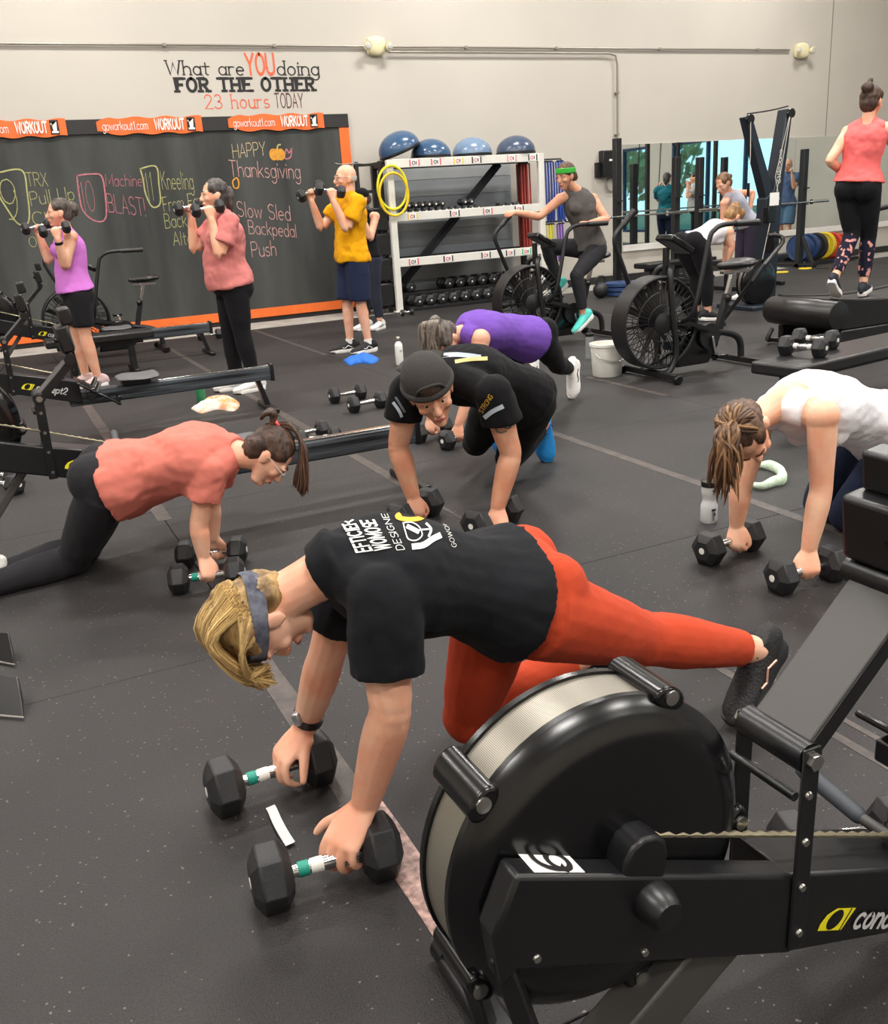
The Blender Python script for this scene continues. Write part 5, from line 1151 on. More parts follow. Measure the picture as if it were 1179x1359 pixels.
    if t:
        mb = MB(); e = t.get('e', .010); P, R, S = torso(J, o, t.get('hem', -.04), t.get('neck', 1.0), e, t.get('flare', .012)); mb.loft(P, R, sides=S, n=22, sub=2, cap='flat')
        for p, r in br: mb.ell(p, (r+e,)*3)
        if t.get('sleeve'): mb.loft([lerp(nb, hb, -.15), lerp(nb, hb, t.get('collar', .26))], [(.076*s+e, .070*s+e), (.060*s+e, .060*s+e)], side=sd_s, n=18, cap='flat'); mb.ell(nb-up_n.normalized()*.025-fr*(-.012), (.066*s+e,)*3)
        for q in 'LR':
            k = t.get('strap', 1.0)
            mb.loft([lerp(nb, J['sh'+q], .16), lerp(nb, J['sh'+q], .16+.84*k*.6), lerp(nb, J['sh'+q], .16+.84*k)], [(.056*s+e, .052*s+e), (.056*s+e, .052*s+e), (.052*s+e, .05*s+e)], side=fr, n=14, sub=2, cap='flat')
            if t.get('sleeve'):
                P, R = cut(arm_p(J, q), arm_r(o), 0, t['sleeve']*.52, 7); fl = t.get('sflare', .012)
                mb.loft(P, [r+e+fl*(.35+.65*i/6) for i, r in enumerate(R)], side=fr, n=18, sub=2, cap='flat'); mb.ell(J['sh'+q], (.056*s*o.get('ak', 1)+e,)*3)
        tp = remesh(mb, cv, t['name'], t['m'], root, org, it=6, disp=t.get('disp', (.009, (7, 7, 7), 2.0)))
        J['_top'] = tp
    for q in 'LR':
        f = J.get('foot'+q)
        if f and o.get('shoe'):
            sh_ = o['shoe']
            if sh_.get('sock'): MB().loft([J['an'+q]+V(f[1]).normalized()*-.02, J['an'+q]+(J['kn'+q]-J['an'+q]).normalized()*sh_['sock']], [.039*s, .040*s], side=fr, n=14, cap='flat').build('sock', sh_['msock'], root, origin=org)
            shoe(root, J['an'+q], f[0], f[1], sh_['m'], sh_['sole'], org, s*sh_.get('s', 1.02), sh_.get('lace'), sh_.get('logo'))
    return root, HM, hs

def ik(a, c, l1, l2, pole):                  # middle joint of a two-bone limb, bent towards pole
    d = c-a; D = min(d.length, l1+l2-.002); d.normalize(); x = (l1*l1-l2*l2+D*D)/(2*D); p = V(pole); p = (p-d*p.dot(d)).normalized()
    return a + d*x + p*math.sqrt(max(l1*l1-x*x, 0))
def ik_px(a, c, l1, l2, px, py, zmin=.075):  # the same, bent so that the joint shows near a pixel
    best = None; ax = (c-a).normalized(); u = ax.orthogonal().normalized(); w_ = ax.cross(u)
    for k in range(72):
        p = ik(a, c, l1, l2, u*math.cos(k*math.pi/36)+w_*math.sin(k*math.pi/36)); d = p-CAM; z = d.dot(FWD)
        e = math.hypot(CX+FPX*d.dot(RIGHT)/z-px, CY+FPX*d.dot(DOWN)/z-py) + max(0, zmin-p.z)*3000
        if best is None or e < best[0]: best = (e, p)
    return best[1]
def palm_on(K, Fv, Bk, s, y=.075, th=.030):  # wrist whose palm lies on point K
    M = basis(Fv, Bk); return V(K) - M @ V((0, y*s, 0)) + M @ V((0, 0, th))
def report(nm, J):
    D = lambda a, b: round((J[a]-J[b]).length, 2)
    pel = (J['hipL']+J['hipR'])/2
    print('PERSON', nm, 'ua', D('shL', 'elL'), D('shR', 'elR'), 'fa', D('elL', 'wrL'), D('elR', 'wrR'), 'th', D('hipL', 'knL'), D('hipR', 'knR'), 'sh', D('knL', 'anL'), D('knR', 'anR'), 'tor', round((J['neck']-pel).length, 2), 'shw', D('shL', 'shR'), 'hipw', D('hipL', 'hipR'), 'nh', D('neck', 'head'), 'pel', [round(x, 2) for x in pel], 'neck', [round(x, 2) for x in J['neck']])
# ================================================================== people
X3, Y3, Z3 = V((1, 0, 0)), V((0, 1, 0)), V((0, 0, 1))
def ground_mid(A, B, z=0): a = gZ(*A); b = gZ(*B); c = (a+b)/2; return V((c.x, c.y, z))
G_ = 'people working out'

# ---------------------------------------------------------------- woman in black tee and red-orange leggings
dN = db_px('big', (372, 1196), (500, 1158), 'teal-banded hex dumbbell next to the paper strip, under a bare-wristed hand')
dF = db_px('big', (308, 1072), (418, 1036), 'teal-banded hex dumbbell under the hand wearing a black watch')
cN = dN.location+Z3*.066; cF = dF.location+Z3*.066
HL = dict(F=V((-.76, -.32, -.55)), B=V((-.45, -.35, .82)), curl=(42, 48, 30), spread=8, thumb=(50, 15), s=1.2); HR = dict(F=V((-.76, -.10, -.60)), B=V((-.6, -.1, .8)), curl=(42, 45, 28), spread=6, thumb=(35, 10), s=1.18)
J = dict(wrL=palm_on(cN+X3*.034, HL['F'], HL['B'], 1.2, .098, .031), elL=gV(518, 944, cN, .03), shL=gV(508, 792, cN, .07), wrR=palm_on(cF+X3*.034, HR['F'], HR['B'], 1.18, .098, .031), elR=gV(434, 868, cF, -.01), shR=gV(470, 748, cF, -.05))
ms = (J['shL']+J['shR'])/2
J['neck'] = ms+V((-.07, 0, .045)); J['head'] = gV(347, 818, ms, -.06)
J['hf'] = V((.20, -.10, -.97)); J['hu'] = V((-.97, -.05, -.22))
J['hipL'] = gV(712, 812, J['shL'], .20); J['hipR'] = J['hipL']+V((.02, .18, .02))
J['knL'] = gV(848, 846, J['hipL'], .17); J['anL'] = gV(1002, 862, J['hipL'], .33)
J['knR'] = gZ(622, 950, .10); J['anR'] = gS(J['knR'], 775, 888, .41, 1); J['anR'].z += .045
J['handL'] = HL; J['handR'] = HR
J['footL'] = (V((-.78, -.22, -.60)), V((-.62, -.05, .78))); J['footR'] = (V((.5, .2, -.8)), V((-.8, -.2, -.5)))
report('F', J)
M_tee = fabric('charcoal_tee', (22, 23, 27)); M_rust = fabric('rust_orange_leggings', (182, 66, 38), .12, 60)
M_bsh = mat('black_knit_shoe', (30, 29, 30), .7, bump=.5, bscale=120, var=.3, vscale=60); M_bsole = mat('black_sole', (34, 34, 36), .6)
M_rose = mat('rose_metal', (206, 160, 140), .35, metal=.5)
fF, HM, hs = person('woman in charcoal tee and rust orange leggings leaning on two dumbbells', (J['hipL'].x, J['hipL'].y, 0), J, dict(h=1.68, skin=SK1, voxel=.0045, cvoxel=.006, kx=1.08, kd=1.12, hipk=1.0, glute=.98, lk=1.14, bust=.9, ak=1.22, hs=.88, arch=V((0, 0, .005)), nails=mat('dark_red_nail', (104, 24, 30), .25),
    bottom=dict(name='leggings', m=M_rust, len=.94), top=dict(name='t_shirt', m=M_tee, hem=.08, sleeve=.62, sflare=.018, e=.012, flare=.022), shoe=dict(m=M_bsh, sole=M_bsole, lace=mat('black_lace', (24, 24, 26), .8), logo=M_rose)))
def on_cloth(J, lift=.002):
    ob = J['_top']; bpy.context.view_layer.update(); m_ = ob.matrix_world; vs_ = [m_ @ v.co for v in ob.data.vertices]
    bv = BVHTree.FromPolygons(vs_, [tuple(p.vertices) for p in ob.data.polygons])
    def hit(px, py):
        h = bv.ray_cast(CAM, ray(px, py).normalized()); return (h[0]+h[1]*lift) if h[0] is not None else None
    return hit
def print_quad(hit, ob, org, name, m, text, b0, b1, c0, c1, wt, gap=1.0):
    """text between baseline pixels b0..b1 with cap line c0..c1, laid on the cloth"""
    mb = MB(); last = [V((0, 0, 0))]
    def pl(u, v):
        bx_, by_ = b0[0]+(b1[0]-b0[0])*u, b0[1]+(b1[1]-b0[1])*u; cx_, cy2 = c0[0]+(c1[0]-c0[0])*u, c0[1]+(c1[1]-c0[1])*u
        h = hit(bx_+(cx_-bx_)*v, by_+(cy2-by_)*v)
        if h is not None: last[0] = h
        return last[0].copy()
    h = hit(*b0)
    if h is not None: last[0] = h
    lettering(text, pl, wt, gap, mb=mb, step=.35)
    return mb.build(name, m, ob, origin=org, smooth=0)
hit = on_cloth(J); tp = J['_top']; og = fF.location; M_pr = mat('white_print', (226, 226, 220), .7)
print_quad(hit, tp, og, 'shirt_print', M_pr, 'EFTICIER', (494, 731), (469, 692), (474, 734), (454, 694), 1.15, 1.3)
print_quad(hit, tp, og, 'shirt_print', M_pr, 'WOMOSE', (518, 729), (496, 691), (499, 731), (479, 692), 1.2, 1.4)
print_quad(hit, tp, og, 'shirt_print', M_pr, 'DESIGNE', (537, 730), (514, 684), (527, 731), (506, 684), .5, 1.4)
print_quad(hit, tp, og, 'shirt_print', M_pr, 'GOWOR', (606, 726), (592, 693), (600, 727), (587, 693), .5, 1.2)
def print_line(pts, wpx, m, name='shirt_print', sub=5, hit=hit, tp=tp, og=og, closed=False):
    mb = MB(); P = cat(pts, sub) if sub > 1 else pts; last = [None]
    P = [p for p in P if hit(*p) is not None]
    if len(P) < 2: return None
    last[0] = hit(*P[0])
    def pl(u, v):
        h = hit(u, v)
        if h is not None: last[0] = h
        return last[0].copy()
    ribbon(mb, P, wpx, pl, step=3); return mb.build(name, m, tp, origin=og, smooth=0)
print_line([(594, 726), (581, 692)], 1.2, M_pr, sub=1)
print_line([(535, 695), (546, 694), (556, 700), (560, 711), (552, 718), (542, 716), (538, 706), (535, 695)], 1.6, M_pr)
print_line([(550, 726), (562, 724), (574, 716), (582, 712)], 8, M_pr); print_line([(542, 700), (554, 706)], 6, M_pr)
print_line([(566, 696), (572, 703), (569, 712)], 3, M_pr); print_line([(558, 704), (572, 703)], 2, M_pr)
print_line([(530+12*1.2+17*math.cos(a*.63), 686+4.2*math.sin(a*.63)) for a in range(11)], 6, mat('orange_print', (240, 170, 40), .7), sub=3)
# blond bob held by a grey headband
M_blond = hairmat('blond_hair', (216, 184, 120), (122, 90, 56)); rn = random.Random(11); paths = []
for k in range(1000):
    th = rn.uniform(-2.15, 2.15); sx_, cs_ = math.sin(th), math.cos(th); lev = rn.uniform(-.0, .06)
    A = (sx_*.083, -.020-cs_*.094, .035+lev*.5); q = rn.uniform(.97, 1.09)
    B = (sx_*.070*q, .0-cs_*.035, .132*q+rn.uniform(-.004, .006)); 
    if abs(th) > 1.2: B = (sx_*.088*q, .035, .085*q)
    C_ = (sx_*.070*q, .095*q, .085*q + .02*(abs(th) < 1)); tipy = rn.uniform(.12, .18) - .03*abs(sx_)
    D_ = (sx_*.058+rn.uniform(-.012, .012), tipy, .052+rn.uniform(-.022, .02))
    paths.append([A, B, C_, D_])
hair_cap(fF, J['head'], HM, hs, hairmat2('blond_mass', (176, 144, 90), (104, 78, 48)), og, voxel=.006, back=.95)
strands(fF, J['head'], HM, hs, M_blond, og, paths, r=.0038, n=4)
def band(root, c, M, s, m, org, ctr, ax, rx, ry, w_, tilt, name='headband', th=.004):
    Ml = M @ Matrix.Rotation(tilt, 3, 'X'); R = []
    for k in range(40):
        a = 2*math.pi*k/40; ca, sa = math.cos(a), math.sin(a); p = V(ctr) + Matrix.Rotation(tilt, 3, 'X') @ V((rx*ca, ry*sa, 0)); nrm_ = Matrix.Rotation(tilt, 3, 'X') @ V((ca, sa, 0)); zz = Matrix.Rotation(tilt, 3, 'X') @ V((0, 0, 1))
        R.append([V(c)+M @ ((p+nrm_*d+zz*z)*s) for d, z in ((0, -w_/2), (th, -w_/2*.8), (th*1.3, 0), (th, w_/2*.8), (0, w_/2))])
    return MB().rings(R, closed=True).build(name, m, root, origin=org)
band(fF, J['head'], HM, hs, fabric('marbled_grey_band', (110, 112, 124), .4, 40, var=.7, vscale=30, col2=(60, 62, 74)), og, (0, -.010, .024), None, .083, .108, .042, .30)
# watch on her right wrist
wd = (J['elR']-J['wrR']).normalized(); wc = J['wrR']+wd*.035
wt_ = MB().loft([wc-wd*.011, wc+wd*.011], [.040, .0405], side=X3, n=22, cap='flat').build('watch_strap', M_blackpl, fF, origin=og)
MB().box(wc+V((-.5, -.3, .25)).normalized()*.038, (.02, .034, .034), basis(V((-.2, .2, 1)), V((-.6, -.6, .1)))).build('watch_case', mat('watch_silver', (180, 180, 184), .25, metal=.7), wt_, origin=og, bevel=.004)

# ---------------------------------------------------------------- man in black tee and backward cap
def hdb(c, ang, kind, label): return put_db(kind, (c.x, c.y, 0), ang, label)
cR = gZ(552, 694); cL = gZ(655, 703)
hdb(cR, .55, 'big', "hex dumbbell under the right fist of the man in the backward cap"); hdb(cL, .45, 'big', "hex dumbbell under the tattooed arm of the man in the backward cap")
cR = cR+Z3*.066; cL = cL+Z3*.066
J = dict(wrR=gV(548, 658, cR, .0), elR=gV(529, 594, cR, .03), shR=gV(541, 520, cR, .02), wrL=gV(661, 672, cL, .0), elL=gV(678, 602, cL, .03), shL=gV(656, 522, cL, .02))
ms = (J['shL']+J['shR'])/2
J['neck'] = gV(594, 497, ms, .10); J['head'] = gV(571, 518, ms, -.12)
J['hf'] = V((-.22, -.86, -.42)); J['hu'] = V((-.10, -.42, .82)) - RIGHT*.30
pel = gV(686, 530, ms, .42); lt = (J['shR']-J['shL']).normalized(); lt = (lt*.8+V((-.72, .5, 0))*.2).normalized()
J['hipL'] = pel-lt*.10; J['hipR'] = pel+lt*.10
fL_ = (V((.05, -.25, -.95)), V((-.25, -.9, .25))); tL = gZ(728, 612, 0); J['anL'] = tL - basis(*fL_) @ V((0, .195, -.075))*1.13
J['anR'] = J['anL'] + lt*.24 + V((.04, .10, 0))
J['knL'] = ik_px(J['hipL'], J['anL'], .43, .42, 688, 592); J['knR'] = ik_px(J['hipR'], J['anR'], .43, .42, 636, 584)
bk_ = V((-.35, -.85, .35))
J['handR'] = dict(F=V((-.10, -.62, -.75)), B=V((-.2, -.72, .62)), curl=(70, 75, 40), thumb=(20, 60)); J['handL'] = dict(F=V((-.25, -.58, -.75)), B=V((-.3, -.70, .62)), curl=(70, 75, 40), thumb=(20, 60))
J['footL'] = fL_; J['footR'] = fL_
report('C', J)
M_blk = fabric('black_tee', (17, 17, 19)); M_blk2 = fabric('black_joggers', (17, 17, 19)); M_bshoe = mat('bright_blue_knit', (20, 130, 200), .7, bump=.4, bscale=90)
fC, HM, hs = person('man in black tee and backward cap leaning on two dumbbells', (pel.x, pel.y, 0), J, dict(h=1.80, skin=SK3, voxel=.006, cvoxel=.008, kx=1.12, kd=1.12, ak=1.22, bust=0, glute=.9, hs=1.12, arch=V((0, 0, .04)), brow=mat('brow_dark', (60, 44, 34), .8),
    bottom=dict(name='joggers', m=M_blk2, len=.90, e=.010, loose=.006), top=dict(name='t_shirt', m=M_blk, hem=.0, sleeve=.5, sflare=.018, e=.013), shoe=dict(m=M_bshoe, sole=mat('blue_sole', (30, 120, 190), .6), lace=mat('blue_lace', (16, 100, 170), .8), s=1.06)))
og = fC.location; c = J['head']
M_cap = fabric('charcoal_cap', (58, 56, 54), .2, 90); Lh = lambda x, y, z: c + HM @ (V((x, y, z))*hs)
mb = MB(); mb.ell(Lh(0, -.015, .048), (.090*hs, .108*hs, .090*hs), HM, 26, 18); mb.loft([Lh(0, -.02, .018), Lh(0, -.02, .05)], [(.089*hs, .106*hs), (.089*hs, .106*hs)], side=HM @ X3, n=24, cap='flat')
cp_ = remesh(mb, .006, 'cap', M_cap, fC, og, it=2)
band(fC, c, HM, hs, M_cap, og, (0, -.013, .034), None, .084, .107, .022, .06, name='cap_band', th=.012)
MB().loft([Lh(-.055, -.10, .03), Lh(0, -.17, .015), Lh(.055, -.10, .03)], [(.05*hs, .006)]*3, side=HM @ Y3, n=12, sub=4).build('cap_brim', M_cap, fC, origin=og)
op = MB(); pts = [Lh(.044*math.cos(math.pi*k/12), .088+.012*math.sin(math.pi*k/12)-abs(.018*math.cos(math.pi*k/12)), .046+.034*math.sin(math.pi*k/12)) for k in range(13)]
op.loft([Lh(-.030, .080, .056), Lh(0, .092, .060), Lh(.030, .080, .056)], [(.008*hs, .016*hs), (.008*hs, .023*hs), (.008*hs, .016*hs)], side=HM @ Y3, n=12, sub=4)
op.build('hair_tuft', mat('cropped_brown_hair', (66, 48, 38), .8, bump=.6, bscale=90), fC, origin=og)
strap = MB().tube([Lh(.052*math.cos(math.pi*k/12), .098-.022*abs(math.cos(math.pi*k/12))**2, .046+.046*math.sin(math.pi*k/12)) for k in range(13)], .005*hs, 6); strap.build('cap_opening_trim', M_cap, fC, origin=og)
M_stub = skin('stubble_skin', (172, 126, 102))
hit = on_cloth(J); tp = J['_top']; M_gold = mat('gold_print', (214, 170, 60), .6); M_grp = mat('grey_print', (170, 180, 190), .6)
def pq(text, b0, b1, c0, c1, m, wt=.7): print_quad(hit, tp, og, 'shirt_print', m, text, b0, b1, c0, c1, wt, 1.2)
pq('STRONG', (641, 549), (655, 527), (636, 545), (650, 523), M_gold)
print_line([(645, 553), (654, 546), (666, 540)], 6, M_grp, hit=hit, tp=tp, og=og); print_line([(523, 535), (530, 545), (533, 552)], 4, M_grp, hit=hit, tp=tp, og=og)
print_line([(526, 528), (531, 536), (537, 546)], 3, mat('dim_print', (96, 104, 112), .6), hit=hit, tp=tp, og=og)
print_line([(585, 472), (610, 471), (636, 474)], 6, M_grp, hit=hit, tp=tp, og=og); print_line([(606, 480), (625, 477), (645, 476)], 5, mat('pale_gold_print', (206, 190, 120), .6), hit=hit, tp=tp, og=og)
# tattoo on the left upper arm
tb = [ch_ for ch_ in fC.children if ch_.name.startswith('body')][0]; Jt = {'_top': tb}; hb_ = on_cloth(Jt, .001)
M_tat = mat('tattoo_ink', (112, 104, 92), .7)
for pts in ([(668, 562), (674, 558), (679, 562), (676, 568), (670, 567), (668, 562)], [(656, 562), (660, 572), (666, 574), (672, 572)], [(675, 553), (681, 557), (682, 564)], [(660, 565), (665, 560), (668, 555)]): print_line(pts, 2.6, M_tat, 'tattoo', hit=hb_, tp=tb, og=og)

# ---------------------------------------------------------------- woman in salmon tee kneeling
dn = db_px('teal', (238, 786), (316, 776), 'hex dumbbell under the closer fist of the woman in the salmon tee'); df = db_px('teal', (246, 752), (320, 746), 'hex dumbbell under the farther fist of the woman in the salmon tee')
cN = dn.location+Z3*.056; cF = df.location+Z3*.056
J = dict(wrR=gV(270, 738, cN, .02), elR=gV(264, 697, cN, .02), shR=gV(279, 624, cN, .04), wrL=gV(283, 712, cF, .0), elL=gV(281, 668, cF, .0), shL=gV(298, 602, cF, -.02))
ms = (J['shL']+J['shR'])/2
J['neck'] = ms+V((.055, -.02, .035)); J['head'] = gV(356, 604, ms, -.03)
J['hf'] = V((.42, -.25, -.87)); J['hu'] = V((.88, -.22, .42))
lt = V((-.30, -.93, 0)).normalized(); pel = gV(146, 640, ms, .02)
J['hipR'] = pel+lt*.095; J['hipL'] = pel-lt*.095
J['knR'] = gZ(98, 742, .065); J['knL'] = J['knR']-lt*.14+V((.02, 0, 0)); J['anR'] = J['knR']+V((-.41, -.08, -.025)); J['anL'] = J['knL']+V((-.41, -.10, -.015))
J['handR'] = dict(F=V((.10, -.50, -.85)), B=V((.35, -.80, .45)), curl=(75, 80, 45), thumb=(15, 60)); J['handL'] = dict(F=V((.10, .35, -.9)), B=V((.35, .80, .35)), curl=(75, 80, 45), thumb=(15, 60))
J['footR'] = (V((-.95, .0, -.2)), V((-.1, 0, -1))); J['footL'] = (V((-.95, .0, -.2)), V((-.1, 0, -1)))
report('P', J)
M_salm = fabric('salmon_tee', (208, 118, 104)); M_dgl = fabric('charcoal_leggings', (40, 39, 43), .12, 60); M_wsh = mat('white_shoe', (228, 226, 222), .7, bump=.2, bscale=90); M_wso = mat('white_sole', (236, 234, 230), .6)
fP, HM, hs = person('woman in salmon tee and charcoal leggings kneeling over two dumbbells', (pel.x, pel.y, 0), J, dict(h=1.66, skin=SK1, voxel=.0055, cvoxel=.007, kx=1.08, kd=1.12, ak=1.0, glute=1.12, lk=1.08, belly=.03, hs=.95, arch=V((0, 0, .02)),
    bottom=dict(name='leggings', m=M_dgl, len=.97), top=dict(name='t_shirt', m=M_salm, hem=.05, sleeve=.68, sflare=.016, e=.014, flare=.02, disp=(.014, (8, 8, 8), 4)), shoe=dict(m=M_wsh, sole=M_wso)))
og = fP.location; M_brn = hairmat('brown_hair', (86, 58, 42), (44, 30, 24)); M_brn2 = hairmat2('brown_hair_mass', (82, 56, 42), (44, 30, 24))
hair_cap(fP, J['head'], HM, hs, M_brn2, og)
rn = random.Random(5); paths = []
for k in range(120):
    a, b_ = rn.uniform(-.02, .02), rn.uniform(-.02, .02); q = rn.uniform(.8, 1.15)
    paths.append([(a*.4, -.085+b_*.3, .10), (a, -.05+b_, .148), (a*1.4, .03+b_, .150), (a*1.8, .085, .120+b_), (a*2+rn.uniform(-.01, .01), .14*q, .080+b_), (a*2.2, .20*q, .03+b_)])
strands(fP, J['head'], HM, hs, M_brn, og, paths, r=.005)
paths = [[(rn.uniform(-.02, .02), -.10, .09), (rn.uniform(-.03, .03), -.135+rn.uniform(-.01, .01), .12), (rn.uniform(-.03, .03), -.15, .09), (rn.uniform(-.02, .02), -.14, .06)] for k in range(40)]
strands(fP, J['head'], HM, hs, M_brn, og, paths, r=.011, name='hair_bun')
MB().tube([J['head']+HM @ V((.02*math.cos(a*.63), -.088+.02*math.sin(a*.63), .108))*hs for a in range(10)], .007, 6, closed=True).build('hair_tie', mat('coral_tie', (236, 84, 84), .6), fP, origin=og)
def glasses(root, c, M, s, org, m):
    L = lambda x, y, z: V(c) + M @ V((x*s, y*s, z*s)); g = MB()
    for q in (-1, 1):
        g.tube([L(q*.031+.021*math.cos(a*.52), .104-.006*abs(math.cos(a*.52)*q), .004+.015*math.sin(a*.52)) for a in range(12)], .0016*s, 5, closed=True)
        g.tube([L(q*.052, .10, .008), L(q*.076, .04, .008), L(q*.082, -.005, .004)], .0018*s, 5)
    g.tube([L(-.010, .106, .006), L(0, .110, .009), L(.010, .106, .006)], .0016*s, 5); return g.build('glasses', m, root, origin=org)
glasses(fP, J['head'], HM, hs, og, mat('clear_frame', (214, 212, 206), .3))

# ---------------------------------------------------------------- woman in white tank
dn = db_px('red', (1035, 786), (1104, 768), 'hex dumbbell under the closer fist of the woman in the white tank'); df = db_px('red', (940, 748), (994, 728), 'hex dumbbell under the farther fist of the woman in the white tank')
[bpy.data.objects.remove(ch_) for d_ in (dn, df) for ch_ in list(d_.children) if ch_.name.startswith('tape_band')]
cN = dn.location+Z3*.062; cF = df.location+Z3*.062
J = dict(wrL=gV(1074, 728, cN, .02), elL=gV(1090, 650, cN, .04), shL=gV(1092, 552, cN, .05), wrR=gV(978, 696, cF, .02), elR=gV(984, 648, cF, .0), shR=gV(1012, 552, cF, -.02))
ms = (J['shL']+J['shR'])/2
J['neck'] = gV(1040, 534, ms, .0); J['head'] = gV(990, 572, ms, -.12)
J['hf'] = V((.12, -.42, -.90)); J['hu'] = V((-.80, -.52, .02))
pel = gV(1186, 570, ms, .32); lt = (J['shR']-J['shL']); lt.z = 0; lt.normalize()
J['hipL'] = pel-lt*.095; J['hipR'] = pel+lt*.095
J['knL'] = gZ(1122, 684, .07); J['knR'] = J['knL']+lt*.19+V((.05, 0, 0)); J['anL'] = J['knL']+V((.40, .1, -.03)); J['anR'] = J['knR']+V((.40, .1, -.03))
J['handL'] = dict(F=V((-.35, -.42, -.83)), B=V((-.55, -.6, .55)), curl=(72, 78, 45), thumb=(15, 60)); J['handR'] = dict(F=V((-.3, -.3, -.88)), B=V((-.7, -.45, .55)), curl=(72, 78, 45), thumb=(15, 60))
J['footL'] = (V((.9, .2, -.3)), V((0, 0, -1))); J['footR'] = (V((.9, .2, -.3)), V((0, 0, -1)))
report('W', J)
M_wt = fabric('white_tank', (238, 236, 240)); M_navy = fabric('navy_leggings', (28, 36, 58), .15, 60)
fW, HM, hs = person('woman in white tank and navy leggings kneeling over two dumbbells', (pel.x, pel.y, 0), J, dict(h=1.70, skin=SK2, voxel=.0055, cvoxel=.007, kx=1.05, kd=1.1, ak=1.06, glute=1.05, arch=V((0, 0, .015)),
    bottom=dict(name='leggings', m=M_navy, len=.95, loose=.012), top=dict(name='tank_top', m=M_wt, hem=.02, strap=.62, e=.012, flare=.02, neck=.93, disp=(.012, (8, 8, 8), 6)), shoe=dict(m=M_wsh, sole=M_wso)))
og = fW.location; M_hb = hairmat('streaked_brown_hair', (150, 112, 74), (66, 44, 32)); M_hb2 = hairmat2('streaked_brown_mass', (104, 76, 54), (58, 40, 30))
hair_cap(fW, J['head'], HM, hs, M_hb2, og); rn = random.Random(8); paths = []
down = HM.transposed() @ V((0, 0, -1))
for k in range(200):
    th = rn.uniform(-2.2, 2.2); st = V((math.sin(th)*.074, -.02-math.cos(th)*.085, .03+rn.uniform(0, .05))); tp_ = V((rn.uniform(-.02, .02), -.03+rn.uniform(-.02, .02), .135+rn.uniform(-.01, .012)))
    if k < 90: paths.append([st, st*.6+tp_*.5+V((0, 0, .02)), tp_])
    else:
        e_ = tp_+down*rn.uniform(.14, .24)+V((rn.uniform(-.05, .05), rn.uniform(-.03, .03), .03+rn.uniform(-.02, .03))); paths.append([tp_, tp_+V((rn.uniform(-.03, .03), .0, .035))+down*.03, tp_*.5+e_*.5+V((rn.uniform(-.02, .02), 0, .03)), e_])
strands(fW, J['head'], HM, hs, M_hb, og, paths, r=.0055)

# ---------------------------------------------------------------- woman in purple top in a plank
ra, rb = V((2.45, 5.18, 0)), V((2.80, 5.42, 0)); hd = V((-.83, -.55, 0)); lt = hd.cross(Z3)       # her right
J = dict(shL=gV(638, 450, ra, -.06), shR=gV(610, 444, ra, .18)); ms = (J['shL']+J['shR'])/2
c1 = V((2.44, 4.98, 0)); c2 = gZ(574, 582)
J['wrL'] = V((c1.x, c1.y, .14)); J['wrR'] = V((c2.x, c2.y, .14)); J['elL'] = lerp(J['shL'], J['wrL'], .52)+V((.02, -.03, 0)); J['elR'] = lerp(J['shR'], J['wrR'], .52)
J['neck'] = gV(614, 443, ms, -.04); J['head'] = gV(590, 450, ms, -.12); J['hf'] = V((-.1, -.2, -.97)); J['hu'] = V((-.85, -.5, .05))
pel = gV(702, 450, rb, .0); J['hipL'] = pel-lt*.095; J['hipR'] = pel+lt*.095
J['anL'] = gV(757, 488, V((3.58, 5.72, 0)), 0); J['anR'] = gV(703, 492, V((3.45, 6.0, 0)), 0); J['anL'].z -= .012; J['anR'].z += .02
J['knL'] = lerp(J['hipL'], J['anL'], .5)+V((0, 0, -.06)); J['knR'] = lerp(J['hipR'], J['anR'], .5)+V((-.10, 0, -.12))
J['handL'] = dict(F=V((-.3, -.2, -.9)), B=V((-.7, -.5, .3))); J['handR'] = dict(F=V((-.3, -.2, -.9)), B=V((-.7, -.5, .3)))
J['footL'] = (V((-.25, -.25, -.94)), V((-.8, -.5, .3))); J['footR'] = (V((-.05, -.15, -.98)), V((-.8, -.5, .1)))
report('U', J)
put_db('mid', (c2.x+.0, c2.y, 0), .3, 'hex dumbbell under the farther hand of the woman in the purple top'); put_db('mid', (c1.x, c1.y, 0), .3, 'hex dumbbell under the closer hand of the woman in the purple top')
M_pur = fabric('purple_top', (112, 76, 168)); M_bl = fabric('black_leggings', (22, 22, 25), .12, 60)
fU, HM, hs = person('woman in purple sleeveless top holding a plank behind the capped man', (pel.x, pel.y, 0), J, dict(h=1.66, skin=SK1, voxel=.007, cvoxel=.009, kx=1.06, kd=1.08, ak=1.12, glute=1.0, belly=.01, arch=V((0, 0, .03)),
    bottom=dict(name='leggings', m=M_bl, len=.93), top=dict(name='sleeveless_top', m=M_pur, hem=-.02, strap=.75, e=.014, flare=.02), shoe=dict(m=M_wsh, sole=M_wso, lace=M_wso, logo=M_blackpl)))
og = fU.location; M_gry = hairmat('grey_brown_hair', (150, 138, 126), (60, 50, 44)); M_gry2 = hairmat2('grey_brown_mass', (110, 100, 92), (58, 48, 42))
hair_cap(fU, J['head'], HM, hs, M_gry2, og, extra=(((0, -.10, .09), (.04, .04, .035)),)); rn = random.Random(3); dn_ = HM.transposed() @ V((0, 0, -1)); paths = []
for k in range(90):
    st = V((rn.uniform(-.03, .03), -.10, .10)); e_ = st+V((rn.uniform(-.06, .06), .0, .05))+dn_*rn.uniform(.10, .2); paths.append([st, st+V((rn.uniform(-.05, .05), .02, .05)), e_])
strands(fU, J['head'], HM, hs, M_gry, og, paths, r=.006)
